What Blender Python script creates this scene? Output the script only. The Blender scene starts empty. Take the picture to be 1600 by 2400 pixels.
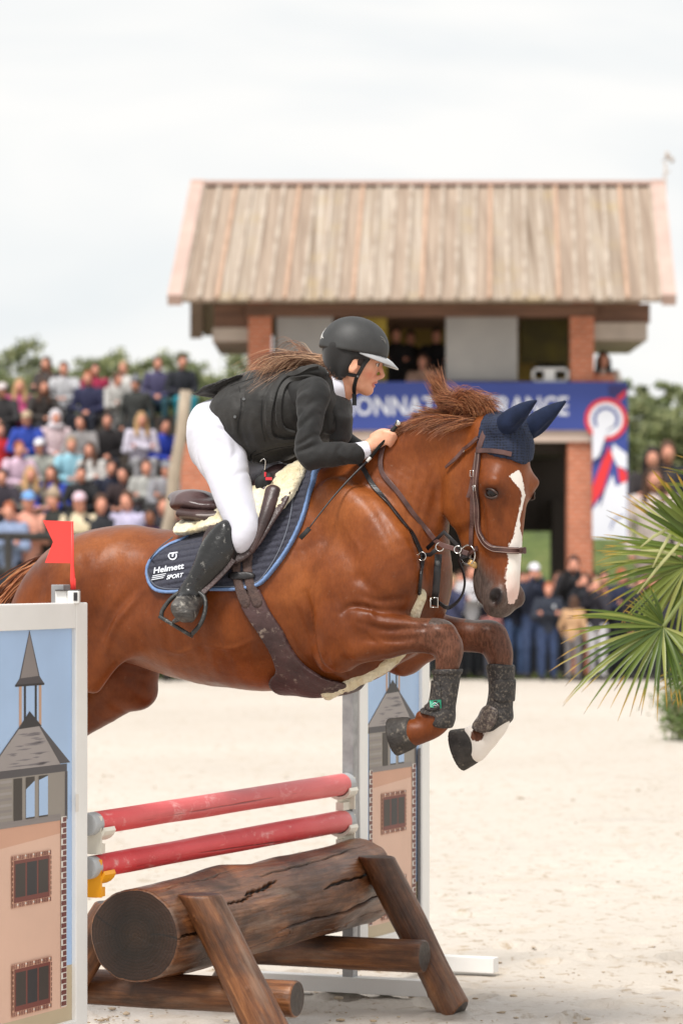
import bpy, bmesh, math, random
import numpy as np
from mathutils import Vector, Matrix

R = math.radians
rng = random.Random(7)
C = bpy.context.scene.collection
scene = bpy.context.scene

# ---------------------------------------------------------------- camera, light
F = 7835.0          # focal length in pixels of the 1600 x 2400 photograph
HOR = 1318.0        # horizon row
CAMH = 1.62
cam_d = bpy.data.cameras.new('camera')
cam = bpy.data.objects.new('camera', cam_d)
C.objects.link(cam)
cam.location = (0, 0, CAMH)
cam.rotation_euler = (R(90), 0, 0)
cam_d.sensor_width = 36
cam_d.lens = F / 2400 * 36
cam_d.shift_y = (HOR - 1200) / 2400
cam_d.clip_start = 0.5
cam_d.clip_end = 3000
cam_d.dof.use_dof = True
cam_d.dof.focus_distance = 11.05
cam_d.dof.aperture_fstop = 4.0
scene.camera = cam

world = bpy.data.worlds.new('World')
scene.world = world
world.use_nodes = True
SUN_EL, SUN_AZ = 58, 208   # azimuth clockwise from +Y: behind the camera, a little to its left
def build_world():
    nt = world.node_tree; N = nt.nodes; L = nt.links
    for n in list(N): N.remove(n)
    out = N.new('ShaderNodeOutputWorld'); bg = N.new('ShaderNodeBackground')
    sky = N.new('ShaderNodeTexSky'); sky.sky_type = 'NISHITA'; sky.sun_disc = False
    sky.sun_elevation = R(SUN_EL); sky.sun_rotation = R(SUN_AZ); sky.altitude = 200
    tc = N.new('ShaderNodeTexCoord')
    mp = N.new('ShaderNodeMapping'); mp.inputs['Scale'].default_value = (1, 1, 3.2)
    no = N.new('ShaderNodeTexNoise'); no.inputs['Scale'].default_value = 6.0
    no.inputs['Detail'].default_value = 4; no.inputs['Roughness'].default_value = .45
    no.inputs['Distortion'].default_value = .5
    cr = N.new('ShaderNodeValToRGB')
    cr.color_ramp.elements[0].position = .36; cr.color_ramp.elements[0].color = (7.15, 7.4, 7.5, 1)
    cr.color_ramp.elements[1].position = .58; cr.color_ramp.elements[1].color = (8.35, 8.25, 8.05, 1)
    mx = N.new('ShaderNodeMix'); mx.data_type = 'RGBA'; mx.inputs[0].default_value = .96
    L.new(tc.outputs['Generated'], mp.inputs['Vector']); L.new(mp.outputs[0], no.inputs['Vector'])
    L.new(no.outputs[0], cr.inputs[0])
    L.new(sky.outputs[0], mx.inputs[6]); L.new(cr.outputs[0], mx.inputs[7])
    L.new(mx.outputs[2], bg.inputs[0]); bg.inputs[1].default_value = .1
    L.new(bg.outputs[0], out.inputs[0])
build_world()
sun_d = bpy.data.lights.new('sun', 'SUN'); sun = bpy.data.objects.new('sun', sun_d); C.objects.link(sun)
sun_d.energy = 3.0; sun_d.angle = R(14); sun_d.color = (1, .965, .915)
_el, _az = R(SUN_EL), R(SUN_AZ)
_dir = Vector((math.sin(_az) * math.cos(_el), math.cos(_az) * math.cos(_el), math.sin(_el)))
sun.rotation_euler = _dir.to_track_quat('Z', 'Y').to_euler()
sun.location = (0, -5, 12)
scene.view_settings.view_transform = 'Standard'
scene.view_settings.look = 'None'
scene.view_settings.exposure = 0.30
scene.view_settings.gamma = 1
scene.render.engine = 'CYCLES'
scene.cycles.max_bounces = 6
scene.cycles.diffuse_bounces = 3
scene.cycles.transparent_max_bounces = 8
scene.cycles.use_denoising = True

# ---------------------------------------------------------------- positions
TH = R(22.8)
U = np.array([math.cos(TH), -math.sin(TH), 0.0])      # the way the horse travels
NN = np.array([-math.sin(TH), -math.cos(TH), 0.0])    # its near side, towards the camera
V = -NN                                               # along the poles, away from the camera
Z = np.array([0, 0, 1.0])
P0 = np.array([-0.145, 11.36, 0.0])
def W(px, py, lat=0.0, p0=P0, u=U, n=NN):
    """Point of the vertical plane (p0 + lat*n, direction u) seen at pixel px, py."""
    a = (px - 800) / F
    q = p0 + lat * n
    t = (a * q[1] - q[0]) / (u[0] - a * u[1])
    p = q + t * u
    return np.array([p[0], p[1], CAMH - (py - HOR) / F * p[1]])
def at(px, py, Y):
    return np.array([(px - 800) / F * Y, Y, CAMH - (py - HOR) / F * Y])

# ---------------------------------------------------------------- object helpers
def tag(o, label=None, cat=None, group=None, kind=None):
    if label: o['label'] = label
    if cat: o['category'] = cat
    if group: o['group'] = group
    if kind: o['kind'] = kind
    return o
def link(o, parent=None):
    C.objects.link(o)
    if parent is not None:
        o.parent = parent
        pm = Matrix.LocRotScale(parent.location, parent.rotation_euler, parent.scale)
        q = parent.parent
        while q is not None:
            pm = Matrix.LocRotScale(q.location, q.rotation_euler, q.scale) @ pm
            q = q.parent
        o.matrix_parent_inverse = pm.inverted()
    return o
def empty(name, loc, label, cat, group=None, kind=None):
    o = bpy.data.objects.new(name, None); o.location = loc; o.empty_display_size = .1
    C.objects.link(o)
    return tag(o, label, cat, group, kind)
def mesh_np(name, verts, faces, mats, parent=None, smooth=True, midx=None, attrs=None):
    """verts Nx3, faces Mx4 or Mx3 array (or list of lists)."""
    me = bpy.data.meshes.new(name)
    if isinstance(faces, np.ndarray):
        nf, k = faces.shape
        me.vertices.add(len(verts)); me.vertices.foreach_set('co', np.asarray(verts, np.float32).ravel())
        me.loops.add(nf * k); me.loops.foreach_set('vertex_index', faces.astype(np.int32).ravel())
        me.polygons.add(nf); me.polygons.foreach_set('loop_start', np.arange(0, nf * k, k, dtype=np.int32))
        me.update(calc_edges=True)
    else:
        me.from_pydata([tuple(v) for v in verts], [], faces)
    if smooth: me.polygons.foreach_set('use_smooth', np.ones(len(me.polygons), bool))
    for m in (mats if isinstance(mats, (list, tuple)) else [mats]): me.materials.append(m)
    if midx is not None: me.polygons.foreach_set('material_index', np.asarray(midx, np.int32))
    for an, av in (attrs or {}).items():
        av = np.asarray(av, np.float32)
        if av.ndim == 1:
            a = me.attributes.new(an, 'FLOAT', 'POINT'); a.data.foreach_set('value', av)
        else:
            a = me.attributes.new(an, 'FLOAT_VECTOR', 'POINT'); a.data.foreach_set('vector', av.ravel())
    me.validate()
    o = bpy.data.objects.new(name, me)
    return link(o, parent)

class MB:
    """Collects simple solids and links them as one mesh object."""
    def __init__(s): s.v = []; s.f = []; s.m = []; s.a = []; s.sm = []
    def add(s, verts, faces, mi=0, smooth=False):
        b = len(s.v)
        s.v.extend([tuple(map(float, v)) for v in verts]); s.f.extend([tuple(i + b for i in f) for f in faces])
        s.m.extend([mi] * len(faces)); s.sm.extend([smooth] * len(faces))
    def box(s, c, size, ax=None, mi=0):
        c = np.array(c, float); h = np.array(size, float) / 2
        ax = np.eye(3) if ax is None else np.array(ax, float)
        vs = [c + sx * h[0] * ax[0] + sy * h[1] * ax[1] + sz * h[2] * ax[2] for sx in (-1, 1) for sy in (-1, 1) for sz in (-1, 1)]
        s.add(vs, [(0, 1, 3, 2), (4, 6, 7, 5), (0, 4, 5, 1), (2, 3, 7, 6), (0, 2, 6, 4), (1, 5, 7, 3)], mi)
    def tube(s, pts, rad, n=12, mi=0, caps=True, flat=None, up=None, smooth=True):
        """pts list of points, rad a number or a list; flat = (width, thick) makes a strap with face normal 'up'."""
        pts = [np.array(p, float) for p in pts]; m = len(pts)
        if not hasattr(rad, '__len__'): rad = [rad] * m
        rings = []
        prev = None
        for i, p in enumerate(pts):
            d = pts[min(i + 1, m - 1)] - pts[max(i - 1, 0)]
            d /= (np.linalg.norm(d) + 1e-9)
            if up is not None:
                upi = up[i] if isinstance(up, list) else up
                a = np.cross(d, upi)
            elif prev is not None: a = prev - d * np.dot(prev, d)
            else:
                a = np.cross(d, (0, 0, 1.0))
                if np.linalg.norm(a) < .1: a = np.cross(d, (1.0, 0, 0))
            a /= (np.linalg.norm(a) + 1e-9); b = np.cross(a, d); prev = a
            ring = []
            if flat:
                w, t = flat; k = rad[i]
                ring = [p + a * x * w * k + b * y * t for x, y in ((-.5, -.3), (-.42, -.5), (.42, -.5), (.5, -.3), (.5, .3), (.42, .5), (-.42, .5), (-.5, .3))]
            else:
                ring = [p + rad[i] * (a * math.cos(2 * math.pi * k / n) + b * math.sin(2 * math.pi * k / n)) for k in range(n)]
            rings.append(ring)
        k = len(rings[0])
        vs = [v for r in rings for v in r]
        fs = [(i * k + j, i * k + (j + 1) % k, (i + 1) * k + (j + 1) % k, (i + 1) * k + j) for i in range(m - 1) for j in range(k)]
        s.add(vs, fs, mi, smooth)
        if caps:
            b = len(s.v) - len(vs)
            s.f.append(tuple(b + j for j in reversed(range(k)))); s.m.append(mi); s.sm.append(False)
            s.f.append(tuple(b + (m - 1) * k + j for j in range(k))); s.m.append(mi); s.sm.append(False)
    def build(s, name, mats, parent=None, bevel=0):
        me = bpy.data.meshes.new(name); me.from_pydata(s.v, [], s.f)
        for m in (mats if isinstance(mats, (list, tuple)) else [mats]): me.materials.append(m)
        me.polygons.foreach_set('material_index', s.m); me.polygons.foreach_set('use_smooth', s.sm)
        if bevel:
            bm = bmesh.new(); bm.from_mesh(me)
            es = [e for e in bm.edges if len(e.link_faces) == 2 and e.calc_face_angle(0) > .6]
            bmesh.ops.bevel(bm, geom=es, offset=bevel, segments=2, affect='EDGES', profile=.6, clamp_overlap=True)
            bm.to_mesh(me); bm.free()
        o = bpy.data.objects.new(name, me)
        return link(o, parent)

def spline(pts, n, closed=False):
    """Catmull-Rom through rows of an array, n samples per span."""
    p = np.array(pts, float); m = len(p)
    out = []
    for i in range(m if closed else m - 1):
        if closed: a, b, c, d = p[(i - 1) % m], p[i], p[(i + 1) % m], p[(i + 2) % m]
        else: a, b, c, d = p[max(i - 1, 0)], p[i], p[i + 1], p[min(i + 2, m - 1)]
        for k in range(n):
            t = k / n
            out.append(.5 * ((2 * b) + (c - a) * t + (2 * a - 5 * b + 4 * c - d) * t * t + (3 * b - 3 * c + d - a) * t ** 3))
    if not closed: out.append(p[-1])
    return np.array(out)

# ---------------------------------------------------------------- distance-field modelling
class Field:
    def __init__(s, lo, hi, h):
        s.lo = np.array(lo, float); s.h = h
        s.n = np.ceil((np.array(hi, float) - s.lo) / h).astype(int) + 1
        s.g = np.full(s.n, 1.0, np.float32)
        s.ax = [s.lo[i] + h * np.arange(s.n[i]) for i in range(3)]
    def _sub(s, lo, hi):
        i0 = np.clip(np.floor((np.array(lo) - s.lo) / s.h).astype(int), 0, s.n)
        i1 = np.clip(np.ceil((np.array(hi) - s.lo) / s.h).astype(int) + 1, 0, s.n)
        if (i1 <= i0).any(): return None, None
        sl = tuple(slice(a, b) for a, b in zip(i0, i1))
        X = [s.ax[i][sl[i]].astype(np.float32) for i in range(3)]
        return sl, (X[0][:, None, None], X[1][None, :, None], X[2][None, None, :])
    def _mix(s, sl, d, k, op):
        g = s.g[sl]
        if op == 'sub': d = -d
        if k <= 0:
            s.g[sl] = np.minimum(g, d) if op == 'add' else np.maximum(g, d); return
        if op == 'add':
            hh = np.maximum(k - np.abs(g - d), 0) / k
            s.g[sl] = np.minimum(g, d) - hh * hh * k * .25
        else:
            hh = np.maximum(k - np.abs(g - d), 0) / k
            s.g[sl] = np.maximum(g, d) + hh * hh * k * .25
    def ell(s, c, r, ax=None, k=.02, op='add'):
        c = np.array(c, float); r = np.array([r] * 3 if np.isscalar(r) else r, float)
        ax = np.eye(3) if ax is None else np.array(ax, float)
        ext = np.sqrt(((ax * r[:, None]) ** 2).sum(0)) + max(k, s.h * 3) + .01
        sl, X = s._sub(c - ext, c + ext)
        if sl is None: return s
        D = [X[i] - c[i] for i in range(3)]
        L = [sum(D[i] * ax[j][i] for i in range(3)) for j in range(3)]
        q = np.sqrt(sum((L[j] / r[j]) ** 2 for j in range(3)))
        gq = np.sqrt(sum((L[j] / r[j] ** 2) ** 2 for j in range(3))) + 1e-6
        s._mix(sl, (q * (q - 1) / gq).astype(np.float32), k, op); return s
    def chain(s, st, nrm=NN, k=.02, op='add', sub=4, taper=1.0):
        """st rows: x y z r2 r3 ; r2 across the axis within the plane of axis and the direction crossed with nrm, r3 along nrm."""
        st = spline(np.array(st, float), sub)
        mg = max(k, s.h * 3) + .01
        P = st[:, :3]; rr = st[:, 3:5].max(1)[:, None]
        lo = (P - rr).min(0) - mg; hi = (P + rr).max(0) + mg
        sl, X = s._sub(lo, hi)
        if sl is None: return s
        best = None
        for i in range(len(P) - 1):
            a, b = P[i], P[i + 1]; ab = b - a; L = np.linalg.norm(ab)
            if L < 1e-6: continue
            e1 = ab / L
            e2 = np.cross(nrm, e1); e2 /= np.linalg.norm(e2) + 1e-9; e3 = np.cross(e1, e2)
            x1 = sum((X[j] - a[j]) * e1[j] for j in range(3))
            t = np.clip(x1 / L, 0, 1)
            r2 = st[i, 3] + (st[i + 1, 3] - st[i, 3]) * t; r3 = st[i, 4] + (st[i + 1, 4] - st[i, 4]) * t
            y1 = x1 - t * L
            y2 = sum((X[j] - a[j]) * e2[j] for j in range(3)); y3 = sum((X[j] - a[j]) * e3[j] for j in range(3))
            rc = np.minimum(r2, r3) * taper
            A, B, Cc = y1 / rc, y2 / r2, y3 / r3
            q = np.sqrt(A * A + B * B + Cc * Cc)
            gq = np.sqrt((A / rc) ** 2 + (B / r2) ** 2 + (Cc / r3) ** 2) + 1e-6
            d = q * (q - 1) / gq
            d = np.where(q < .05, -np.minimum(r2, r3), d)
            best = d if best is None else np.minimum(best, d)
        s._mix(sl, best.astype(np.float32), k, op); return s
    def cap(s, a, b, ra, rb=None, k=.02, op='add'):
        rb = ra if rb is None else rb
        a = np.array(a, float); b = np.array(b, float)
        n = np.cross(b - a, (0.3, 0.5, 0.81)); n /= np.linalg.norm(n) + 1e-9
        return s.chain([(*a, ra, ra), (*b, rb, rb)], nrm=n, k=k, op=op, sub=1)
    def half(s, p, n, k=.003):
        """keeps the side the normal points away from"""
        sl = (slice(None),) * 3
        X = (s.ax[0][:, None, None], s.ax[1][None, :, None], s.ax[2][None, None, :])
        d = sum((X[i] - p[i]) * n[i] for i in range(3)).astype(np.float32)
        s._mix(sl, -d, k, 'sub'); return s
    def smooth(s, it=1):
        g = s.g
        for _ in range(it):
            for a in range(3):
                g = (np.roll(g, 1, a) + 2 * g + np.roll(g, -1, a)) * .25
        s.g = g; return s
    def mesh(s):
        g = s.g.copy()
        g[0] = g[-1] = 1; g[:, 0] = g[:, -1] = 1; g[:, :, 0] = g[:, :, -1] = 1
        neg = g < 0
        n = np.array(g.shape) - 1
        cnt = np.zeros(n, np.int8)
        for dx in (0, 1):
            for dy in (0, 1):
                for dz in (0, 1):
                    cnt += neg[dx:dx + n[0], dy:dy + n[1], dz:dz + n[2]]
        act = np.argwhere((cnt > 0) & (cnt < 8))
        idx = np.full(n, -1, np.int32); idx[tuple(act.T)] = np.arange(len(act))
        acc = np.zeros((len(act), 3)); w = np.zeros(len(act))
        offs = [(x, y, z) for x in (0, 1) for y in (0, 1) for z in (0, 1)]
        G = {o: g[act[:, 0] + o[0], act[:, 1] + o[1], act[:, 2] + o[2]] for o in offs}
        for o in offs:
            for a in range(3):
                if o[a] == 0:
                    o2 = list(o); o2[a] = 1; o2 = tuple(o2)
                    ga, gb = G[o], G[o2]
                    m = (ga < 0) != (gb < 0)
                    t = np.where(m, ga / np.where(m, ga - gb, 1), 0)
                    for b in range(3):
                        acc[:, b] += np.where(m, (t if b == a else o[b]), 0)
                    w += m
        v = s.lo + s.h * (act + acc / w[:, None])
        faces = []
        for a in range(3):
            b, c = (a + 1) % 3, (a + 2) % 3
            sa = [slice(None)] * 3; sb = [slice(None)] * 3
            sa[a] = slice(0, -1); sb[a] = slice(1, None)
            A, B = neg[tuple(sa)], neg[tuple(sb)]
            for flip in (False, True):
                m = (A & ~B) if not flip else (~A & B)
                e = np.argwhere(m)
                e = e[(e[:, b] > 0) & (e[:, c] > 0) & (e[:, b] < n[b]) & (e[:, c] < n[c])]
                def cell(db, dc):
                    q = e.copy(); q[:, b] -= db; q[:, c] -= dc
                    return idx[q[:, 0], q[:, 1], q[:, 2]]
                quad = [cell(0, 0), cell(1, 0), cell(1, 1), cell(0, 1)]
                if flip: quad = quad[::-1]
                faces.append(np.stack(quad, 1))
        f = np.concatenate(faces)
        f = f[(f >= 0).all(1)]
        return v, f
def relax(v, f, it=2, lam=.5, hold=None):
    e = np.concatenate([f[:, [0, 1]], f[:, [1, 2]], f[:, [2, 3]], f[:, [3, 0]]])
    deg = np.bincount(e.ravel(), minlength=len(v)).astype(float)[:, None]
    for k in range(it):
        l = lam if k % 2 == 0 else -lam * .95
        s = np.zeros_like(v)
        for a in range(3):
            s[:, a] = np.bincount(e[:, 0], v[e[:, 1], a], len(v)) + np.bincount(e[:, 1], v[e[:, 0], a], len(v))
        v = v + l * (s / np.maximum(deg, 1) - v)
    return v
def vnoise(p, scale, seed=0):
    """cheap smooth value noise for arrays of points, about -1..1"""
    p = np.asarray(p) * scale + seed * 17.3
    i = np.floor(p).astype(np.int64); f = p - i; f = f * f * (3 - 2 * f)
    def hsh(a):
        h = (a[:, 0] * 374761393 + a[:, 1] * 668265263 + a[:, 2] * 2147483647 + seed * 144665) & 0xffffffff
        h = ((h ^ (h >> 13)) * 1274126177) & 0xffffffff
        return ((h ^ (h >> 16)) & 0xffff) / 32767.5 - 1
    r = 0
    for dx in (0, 1):
        for dy in (0, 1):
            for dz in (0, 1):
                wgt = (f[:, 0] if dx else 1 - f[:, 0]) * (f[:, 1] if dy else 1 - f[:, 1]) * (f[:, 2] if dz else 1 - f[:, 2])
                r = r + wgt * hsh(i + np.array([dx, dy, dz]))
    return r

def text_mesh(body, size, shear=0, off=0.0, ext=0.0, spacing=1.0):
    cu = bpy.data.curves.new('lettering', 'FONT'); cu.body = body; cu.size = size; cu.shear = shear; cu.offset = off; cu.extrude = ext; cu.space_character = spacing
    cu.resolution_u = 3
    ob = bpy.data.objects.new('lettering', cu); C.objects.link(ob)
    bpy.context.view_layer.update()
    dg = bpy.context.evaluated_depsgraph_get(); me = bpy.data.meshes.new_from_object(ob.evaluated_get(dg))
    bpy.data.objects.remove(ob, do_unlink=True)
    bm = bmesh.new(); bm.from_mesh(me); bmesh.ops.triangulate(bm, faces=bm.faces); 
    v = np.array([tuple(x.co) for x in bm.verts]); f = [tuple(x.index for x in q.verts) for q in bm.faces]
    bm.free(); bpy.data.meshes.remove(me)
    return v, f
def fit(v, x0, x1, y0, y1):
    """scale flat lettering to pixel box: x0..x1 left to right, y0 top, y1 base"""
    lo, hi = v[:, :2].min(0), v[:, :2].max(0)
    return np.stack([x0 + (v[:, 0] - lo[0]) / (hi[0] - lo[0]) * (x1 - x0), y1 - (v[:, 1] - lo[1]) / (hi[1] - lo[1]) * (y1 - y0)], 1)

# ---------------------------------------------------------------- materials
def srgb(r, g, b):
    f = lambda c: (c / 255) / 12.92 if c / 255 <= .04045 else ((c / 255 + .055) / 1.055) ** 2.4
    return (f(r), f(g), f(b), 1)
def lin(*c): return (*c, 1)
_mats = {}
def mat(name, col, rough=.6, col2=None, scale=8, detail=4, bump=0, bscale=60, metal=0, spec=.5, sheen=0, coat=0, sss=0,
        stretch=(1, 1, 1), ramp=(.35, .65), dirt=None, coord='Object', bstretch=None):
    """noise-mixed principled material; dirt = (colour, threshold, scale) adds splashes"""
    if name in _mats: return _mats[name]
    m = bpy.data.materials.new(name); m.use_nodes = True
    nt = m.node_tree; N = nt.nodes; L = nt.links
    b = N['Principled BSDF']
    b.inputs['Roughness'].default_value = rough; b.inputs['Metallic'].default_value = metal
    b.inputs['Specular IOR Level'].default_value = spec
    b.inputs['Sheen Weight'].default_value = sheen; b.inputs['Coat Weight'].default_value = coat
    if sss:
        b.inputs['Subsurface Weight'].default_value = sss; b.inputs['Subsurface Radius'].default_value = (.012, .005, .003)
        b.inputs['Subsurface Scale'].default_value = .6
    tc = N.new('ShaderNodeTexCoord'); mp = N.new('ShaderNodeMapping'); mp.inputs['Scale'].default_value = stretch
    L.new(tc.outputs[coord], mp.inputs[0])
    src = None
    if col2 is None: col2 = tuple(c * .82 for c in col[:3]) + (1,)
    no = N.new('ShaderNodeTexNoise'); no.inputs['Scale'].default_value = scale; no.inputs['Detail'].default_value = detail
    L.new(mp.outputs[0], no.inputs['Vector'])
    cr = N.new('ShaderNodeValToRGB'); cr.color_ramp.elements[0].position = ramp[0]; cr.color_ramp.elements[1].position = ramp[1]
    cr.color_ramp.elements[0].color = col2; cr.color_ramp.elements[1].color = col
    L.new(no.outputs[0], cr.inputs[0]); src = cr.outputs[0]
    if dirt:
        dc, th, ds = dirt
        n2 = N.new('ShaderNodeTexNoise'); n2.inputs['Scale'].default_value = ds; n2.inputs['Detail'].default_value = 8
        n2.inputs['Roughness'].default_value = .7
        L.new(tc.outputs[coord], n2.inputs['Vector'])
        r2 = N.new('ShaderNodeValToRGB'); r2.color_ramp.elements[0].position = th; r2.color_ramp.elements[1].position = min(th + .16, 1); r2.color_ramp.elements[1].color = (.8, .8, .8, 1)
        L.new(n2.outputs[0], r2.inputs[0])
        mx = N.new('ShaderNodeMix'); mx.data_type = 'RGBA'
        L.new(r2.outputs[0], mx.inputs[0]); L.new(src, mx.inputs[6]); mx.inputs[7].default_value = dc
        src = mx.outputs[2]
    L.new(src, b.inputs['Base Color'])
    if bump:
        n3 = N.new('ShaderNodeTexNoise'); n3.inputs['Scale'].default_value = bscale; n3.inputs['Detail'].default_value = 5
        if bstretch:
            mp3 = N.new('ShaderNodeMapping'); mp3.inputs['Scale'].default_value = bstretch
            L.new(tc.outputs[coord], mp3.inputs[0]); L.new(mp3.outputs[0], n3.inputs['Vector'])
        else: L.new(mp.outputs[0], n3.inputs['Vector'])
        bp = N.new('ShaderNodeBump'); bp.inputs['Strength'].default_value = bump; bp.inputs['Distance'].default_value = .01
        L.new(n3.outputs[0], bp.inputs['Height']); L.new(bp.outputs[0], b.inputs['Normal'])
    _mats[name] = m
    return m
class NT:
    """small helper for hand-made node materials"""
    def __init__(s, name):
        s.m = bpy.data.materials.new(name); s.m.use_nodes = True; s.N = s.m.node_tree.nodes; s.L = s.m.node_tree.links
        s.b = s.N['Principled BSDF']
    def n(s, t, **kw):
        x = s.N.new('ShaderNode' + t)
        for k, v in kw.items():
            if k.startswith('_'): setattr(x, k[1:], v)
            else: x.inputs[k.replace('_', ' ')].default_value = v
        return x
    def l(s, a, b): s.L.new(a, b)
    def ramp(s, src, stops):
        r = s.N.new('ShaderNodeValToRGB'); e = r.color_ramp.elements
        while len(e) < len(stops): e.new(.5)
        for q, (p, c) in zip(e, stops): q.position = p; q.color = c
        s.l(src, r.inputs[0]); return r.outputs[0]
    def mix(s, fac, a, b, mode='MIX'):
        x = s.N.new('ShaderNodeMix'); x.data_type = 'RGBA'; x.blend_type = mode
        for sock, v in ((x.inputs[0], fac), (x.inputs[6], a), (x.inputs[7], b)):
            if hasattr(v, 'is_linked'): s.l(v, sock)
            else: sock.default_value = v
        return x.outputs[2]
    def math(s, op, a, b=0.0):
        x = s.N.new('ShaderNodeMath'); x.operation = op
        for sock, v in ((x.inputs[0], a), (x.inputs[1], b)):
            if hasattr(v, 'is_linked'): s.l(v, sock)
            else: sock.default_value = v
        return x.outputs[0]
    def bump(s, h, strength, dist=.01, prev=None):
        x = s.N.new('ShaderNodeBump'); x.inputs['Strength'].default_value = strength; x.inputs['Distance'].default_value = dist
        s.l(h, x.inputs['Height'])
        if prev is not None: s.l(prev, x.inputs['Normal'])
        return x.outputs[0]
# ---------------------------------------------------------------- ground and bank
def sand_material():
    t = NT('wet_sand'); tc = t.n('TexCoord')
    def nz(sx, sy, sc, det=6, ro=.6, dist=0):
        mp = t.n('Mapping', Scale=(sx, sy, 1)); t.l(tc.outputs['Object'], mp.inputs[0])
        n = t.n('TexNoise', Scale=sc, Detail=det, Roughness=ro, Distortion=dist); t.l(mp.outputs[0], n.inputs['Vector']); return n.outputs[0]
    big = nz(1, 1, .16, 4)
    col = t.ramp(big, [(.3, lin(.525, .468, .405)), (.7, lin(.61, .553, .488))])
    mid = nz(1.0, .6, 4.0, 7, .62, .4)
    col = t.mix(t.ramp(mid, [(.56, lin(0, 0, 0)), (.74, lin(.5, .5, .5))]), col, lin(.46, .35, .23))
    sm = nz(1.2, .8, 11, 8, .7, .8)
    col = t.mix(t.ramp(sm, [(.555, lin(0, 0, 0)), (.64, lin(.75, .75, .75))]), col, lin(.33, .24, .15))
    fine = nz(1, 1, 60, 6, .7)
    col = t.mix(.35, col, t.ramp(fine, [(.3, lin(.72, .7, .68)), (.7, lin(1.1, 1.1, 1.1))]), 'MULTIPLY')
    wet = nz(.7, 1.2, 1.1, 5, .55, .5)
    # churned wetter sand round the fence
    geo = t.n('NewGeometry'); sx = t.n('SeparateXYZ'); t.l(geo.outputs['Position'], sx.inputs[0])
    near = t.math('MULTIPLY', t.math('SUBTRACT', 14.6, sx.outputs[1]), .10)
    w = t.ramp(t.math('ADD', wet, t.math('MAXIMUM', t.math('MINIMUM', near, .22), 0.0)), [(.62, lin(0, 0, 0)), (.78, lin(.8, .8, .8))])
    col = t.mix(w, col, t.mix(1.0, col, lin(.80, .79, .79), 'MULTIPLY'))
    t.l(col, t.b.inputs['Base Color'])
    t.l(t.ramp(w, [(0, lin(.85, .85, .85)), (1, lin(.28, .28, .28))]), t.b.inputs['Roughness'])
    nb = t.bump(mid, .3, .03); nb = t.bump(sm, .5, .015, nb); nb = t.bump(fine, .4, .006, nb)
    t.l(nb, t.b.inputs['Normal'])
    return t.m
M_sand = sand_material()
# one sheet: fine near the fence, coarse to the horizon
xs = np.concatenate([[-600, -200, -60, -20, -8], np.linspace(-3, 4, 300), [9, 20, 60, 200, 600]])
ys = np.concatenate([[-60, -10, 3, 7], np.linspace(9.5, 11, 8)[:-1], np.linspace(11, 18, 260), np.linspace(18.3, 44, 90), [48, 60, 100, 250, 900, 1500]])
GX, GY = np.meshgrid(xs, ys, indexing='ij')
P = np.stack([GX.ravel(), GY.ravel(), 0 * GX.ravel()], 1)
near = np.clip((45 - P[:, 1]) / 20, 0, 1) * (np.abs(P[:, 0]) < 9) * (P[:, 1] > 8)
P[:, 2] = near * (vnoise(P, 1.6, 1) * .006 + vnoise(P, 6.0, 2) * .005 - .010)
_r = np.random.RandomState(12)
for k in range(420):                                  # hoof prints: a dished crescent with a raised lip
    cy = 11.2 + 9 * _r.rand() ** 1.3; cx = -2.6 + 6.2 * _r.rand(); rd = .05 + .03 * _r.rand(); an = _r.rand() * 6.28; dp = (.010 + .016 * _r.rand()) * (1 if cy < 16 else .8)
    m = np.where((np.abs(P[:, 0] - cx) < .3) & (np.abs(P[:, 1] - cy) < .3))[0]
    dx, dy = P[m, 0] - cx, P[m, 1] - cy; d = np.hypot(dx, dy); cs = np.cos(np.arctan2(dy, dx) - an)
    P[m, 2] += -dp * np.exp(-(d / rd) ** 4) + dp * .8 * np.exp(-((d - rd * 1.35) / (rd * .32)) ** 2) * np.clip(.35 + cs, 0, 1)
nx_, ny_ = len(xs), len(ys)
I_ = (np.arange(nx_ - 1)[:, None] * ny_ + np.arange(ny_ - 1)[None, :]).ravel()
ground = mesh_np('ground', P, np.stack([I_, I_ + ny_, I_ + ny_ + 1, I_ + 1], 1), M_sand)
tag(ground, 'pale wet sand of the arena with hoof marks', 'sand', kind='structure')
# loose clods
mb = MB(); r = np.random.RandomState(3)
ico = bmesh.new(); bmesh.ops.create_icosphere(ico, subdivisions=1, radius=1); iv = np.array([tuple(v.co) for v in ico.verts]); ifs = [tuple(v.index for v in f.verts) for f in ico.faces]; ico.free()
for k in range(1500):
    y = 11.4 + 14 * r.rand() ** 2.2; x = -2.2 + 5.6 * r.rand() * (y / 12)
    s_ = .003 + .010 * r.rand() ** 5
    if k % 12 == 0:      # a cluster thrown up by a hoof
        cx, cy = x, y
    elif r.rand() < .6: x, y = cx + r.randn() * .12, cy + r.randn() * .08
    v = iv * (1 + r.randn(len(iv), 1) * .18) * np.array([1.5, 1.0, .55]) * s_
    mb.add(v + np.array([x, y, s_ * .1 - .006]), ifs, 0, True)
clods = mb.build('sand_clods', mat('clod', lin(.48, .39, .29), .9, col2=lin(.30, .22, .14), scale=4))
tag(clods, 'small clods of sand kicked up around the fence', 'sand clods', kind='stuff')

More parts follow.
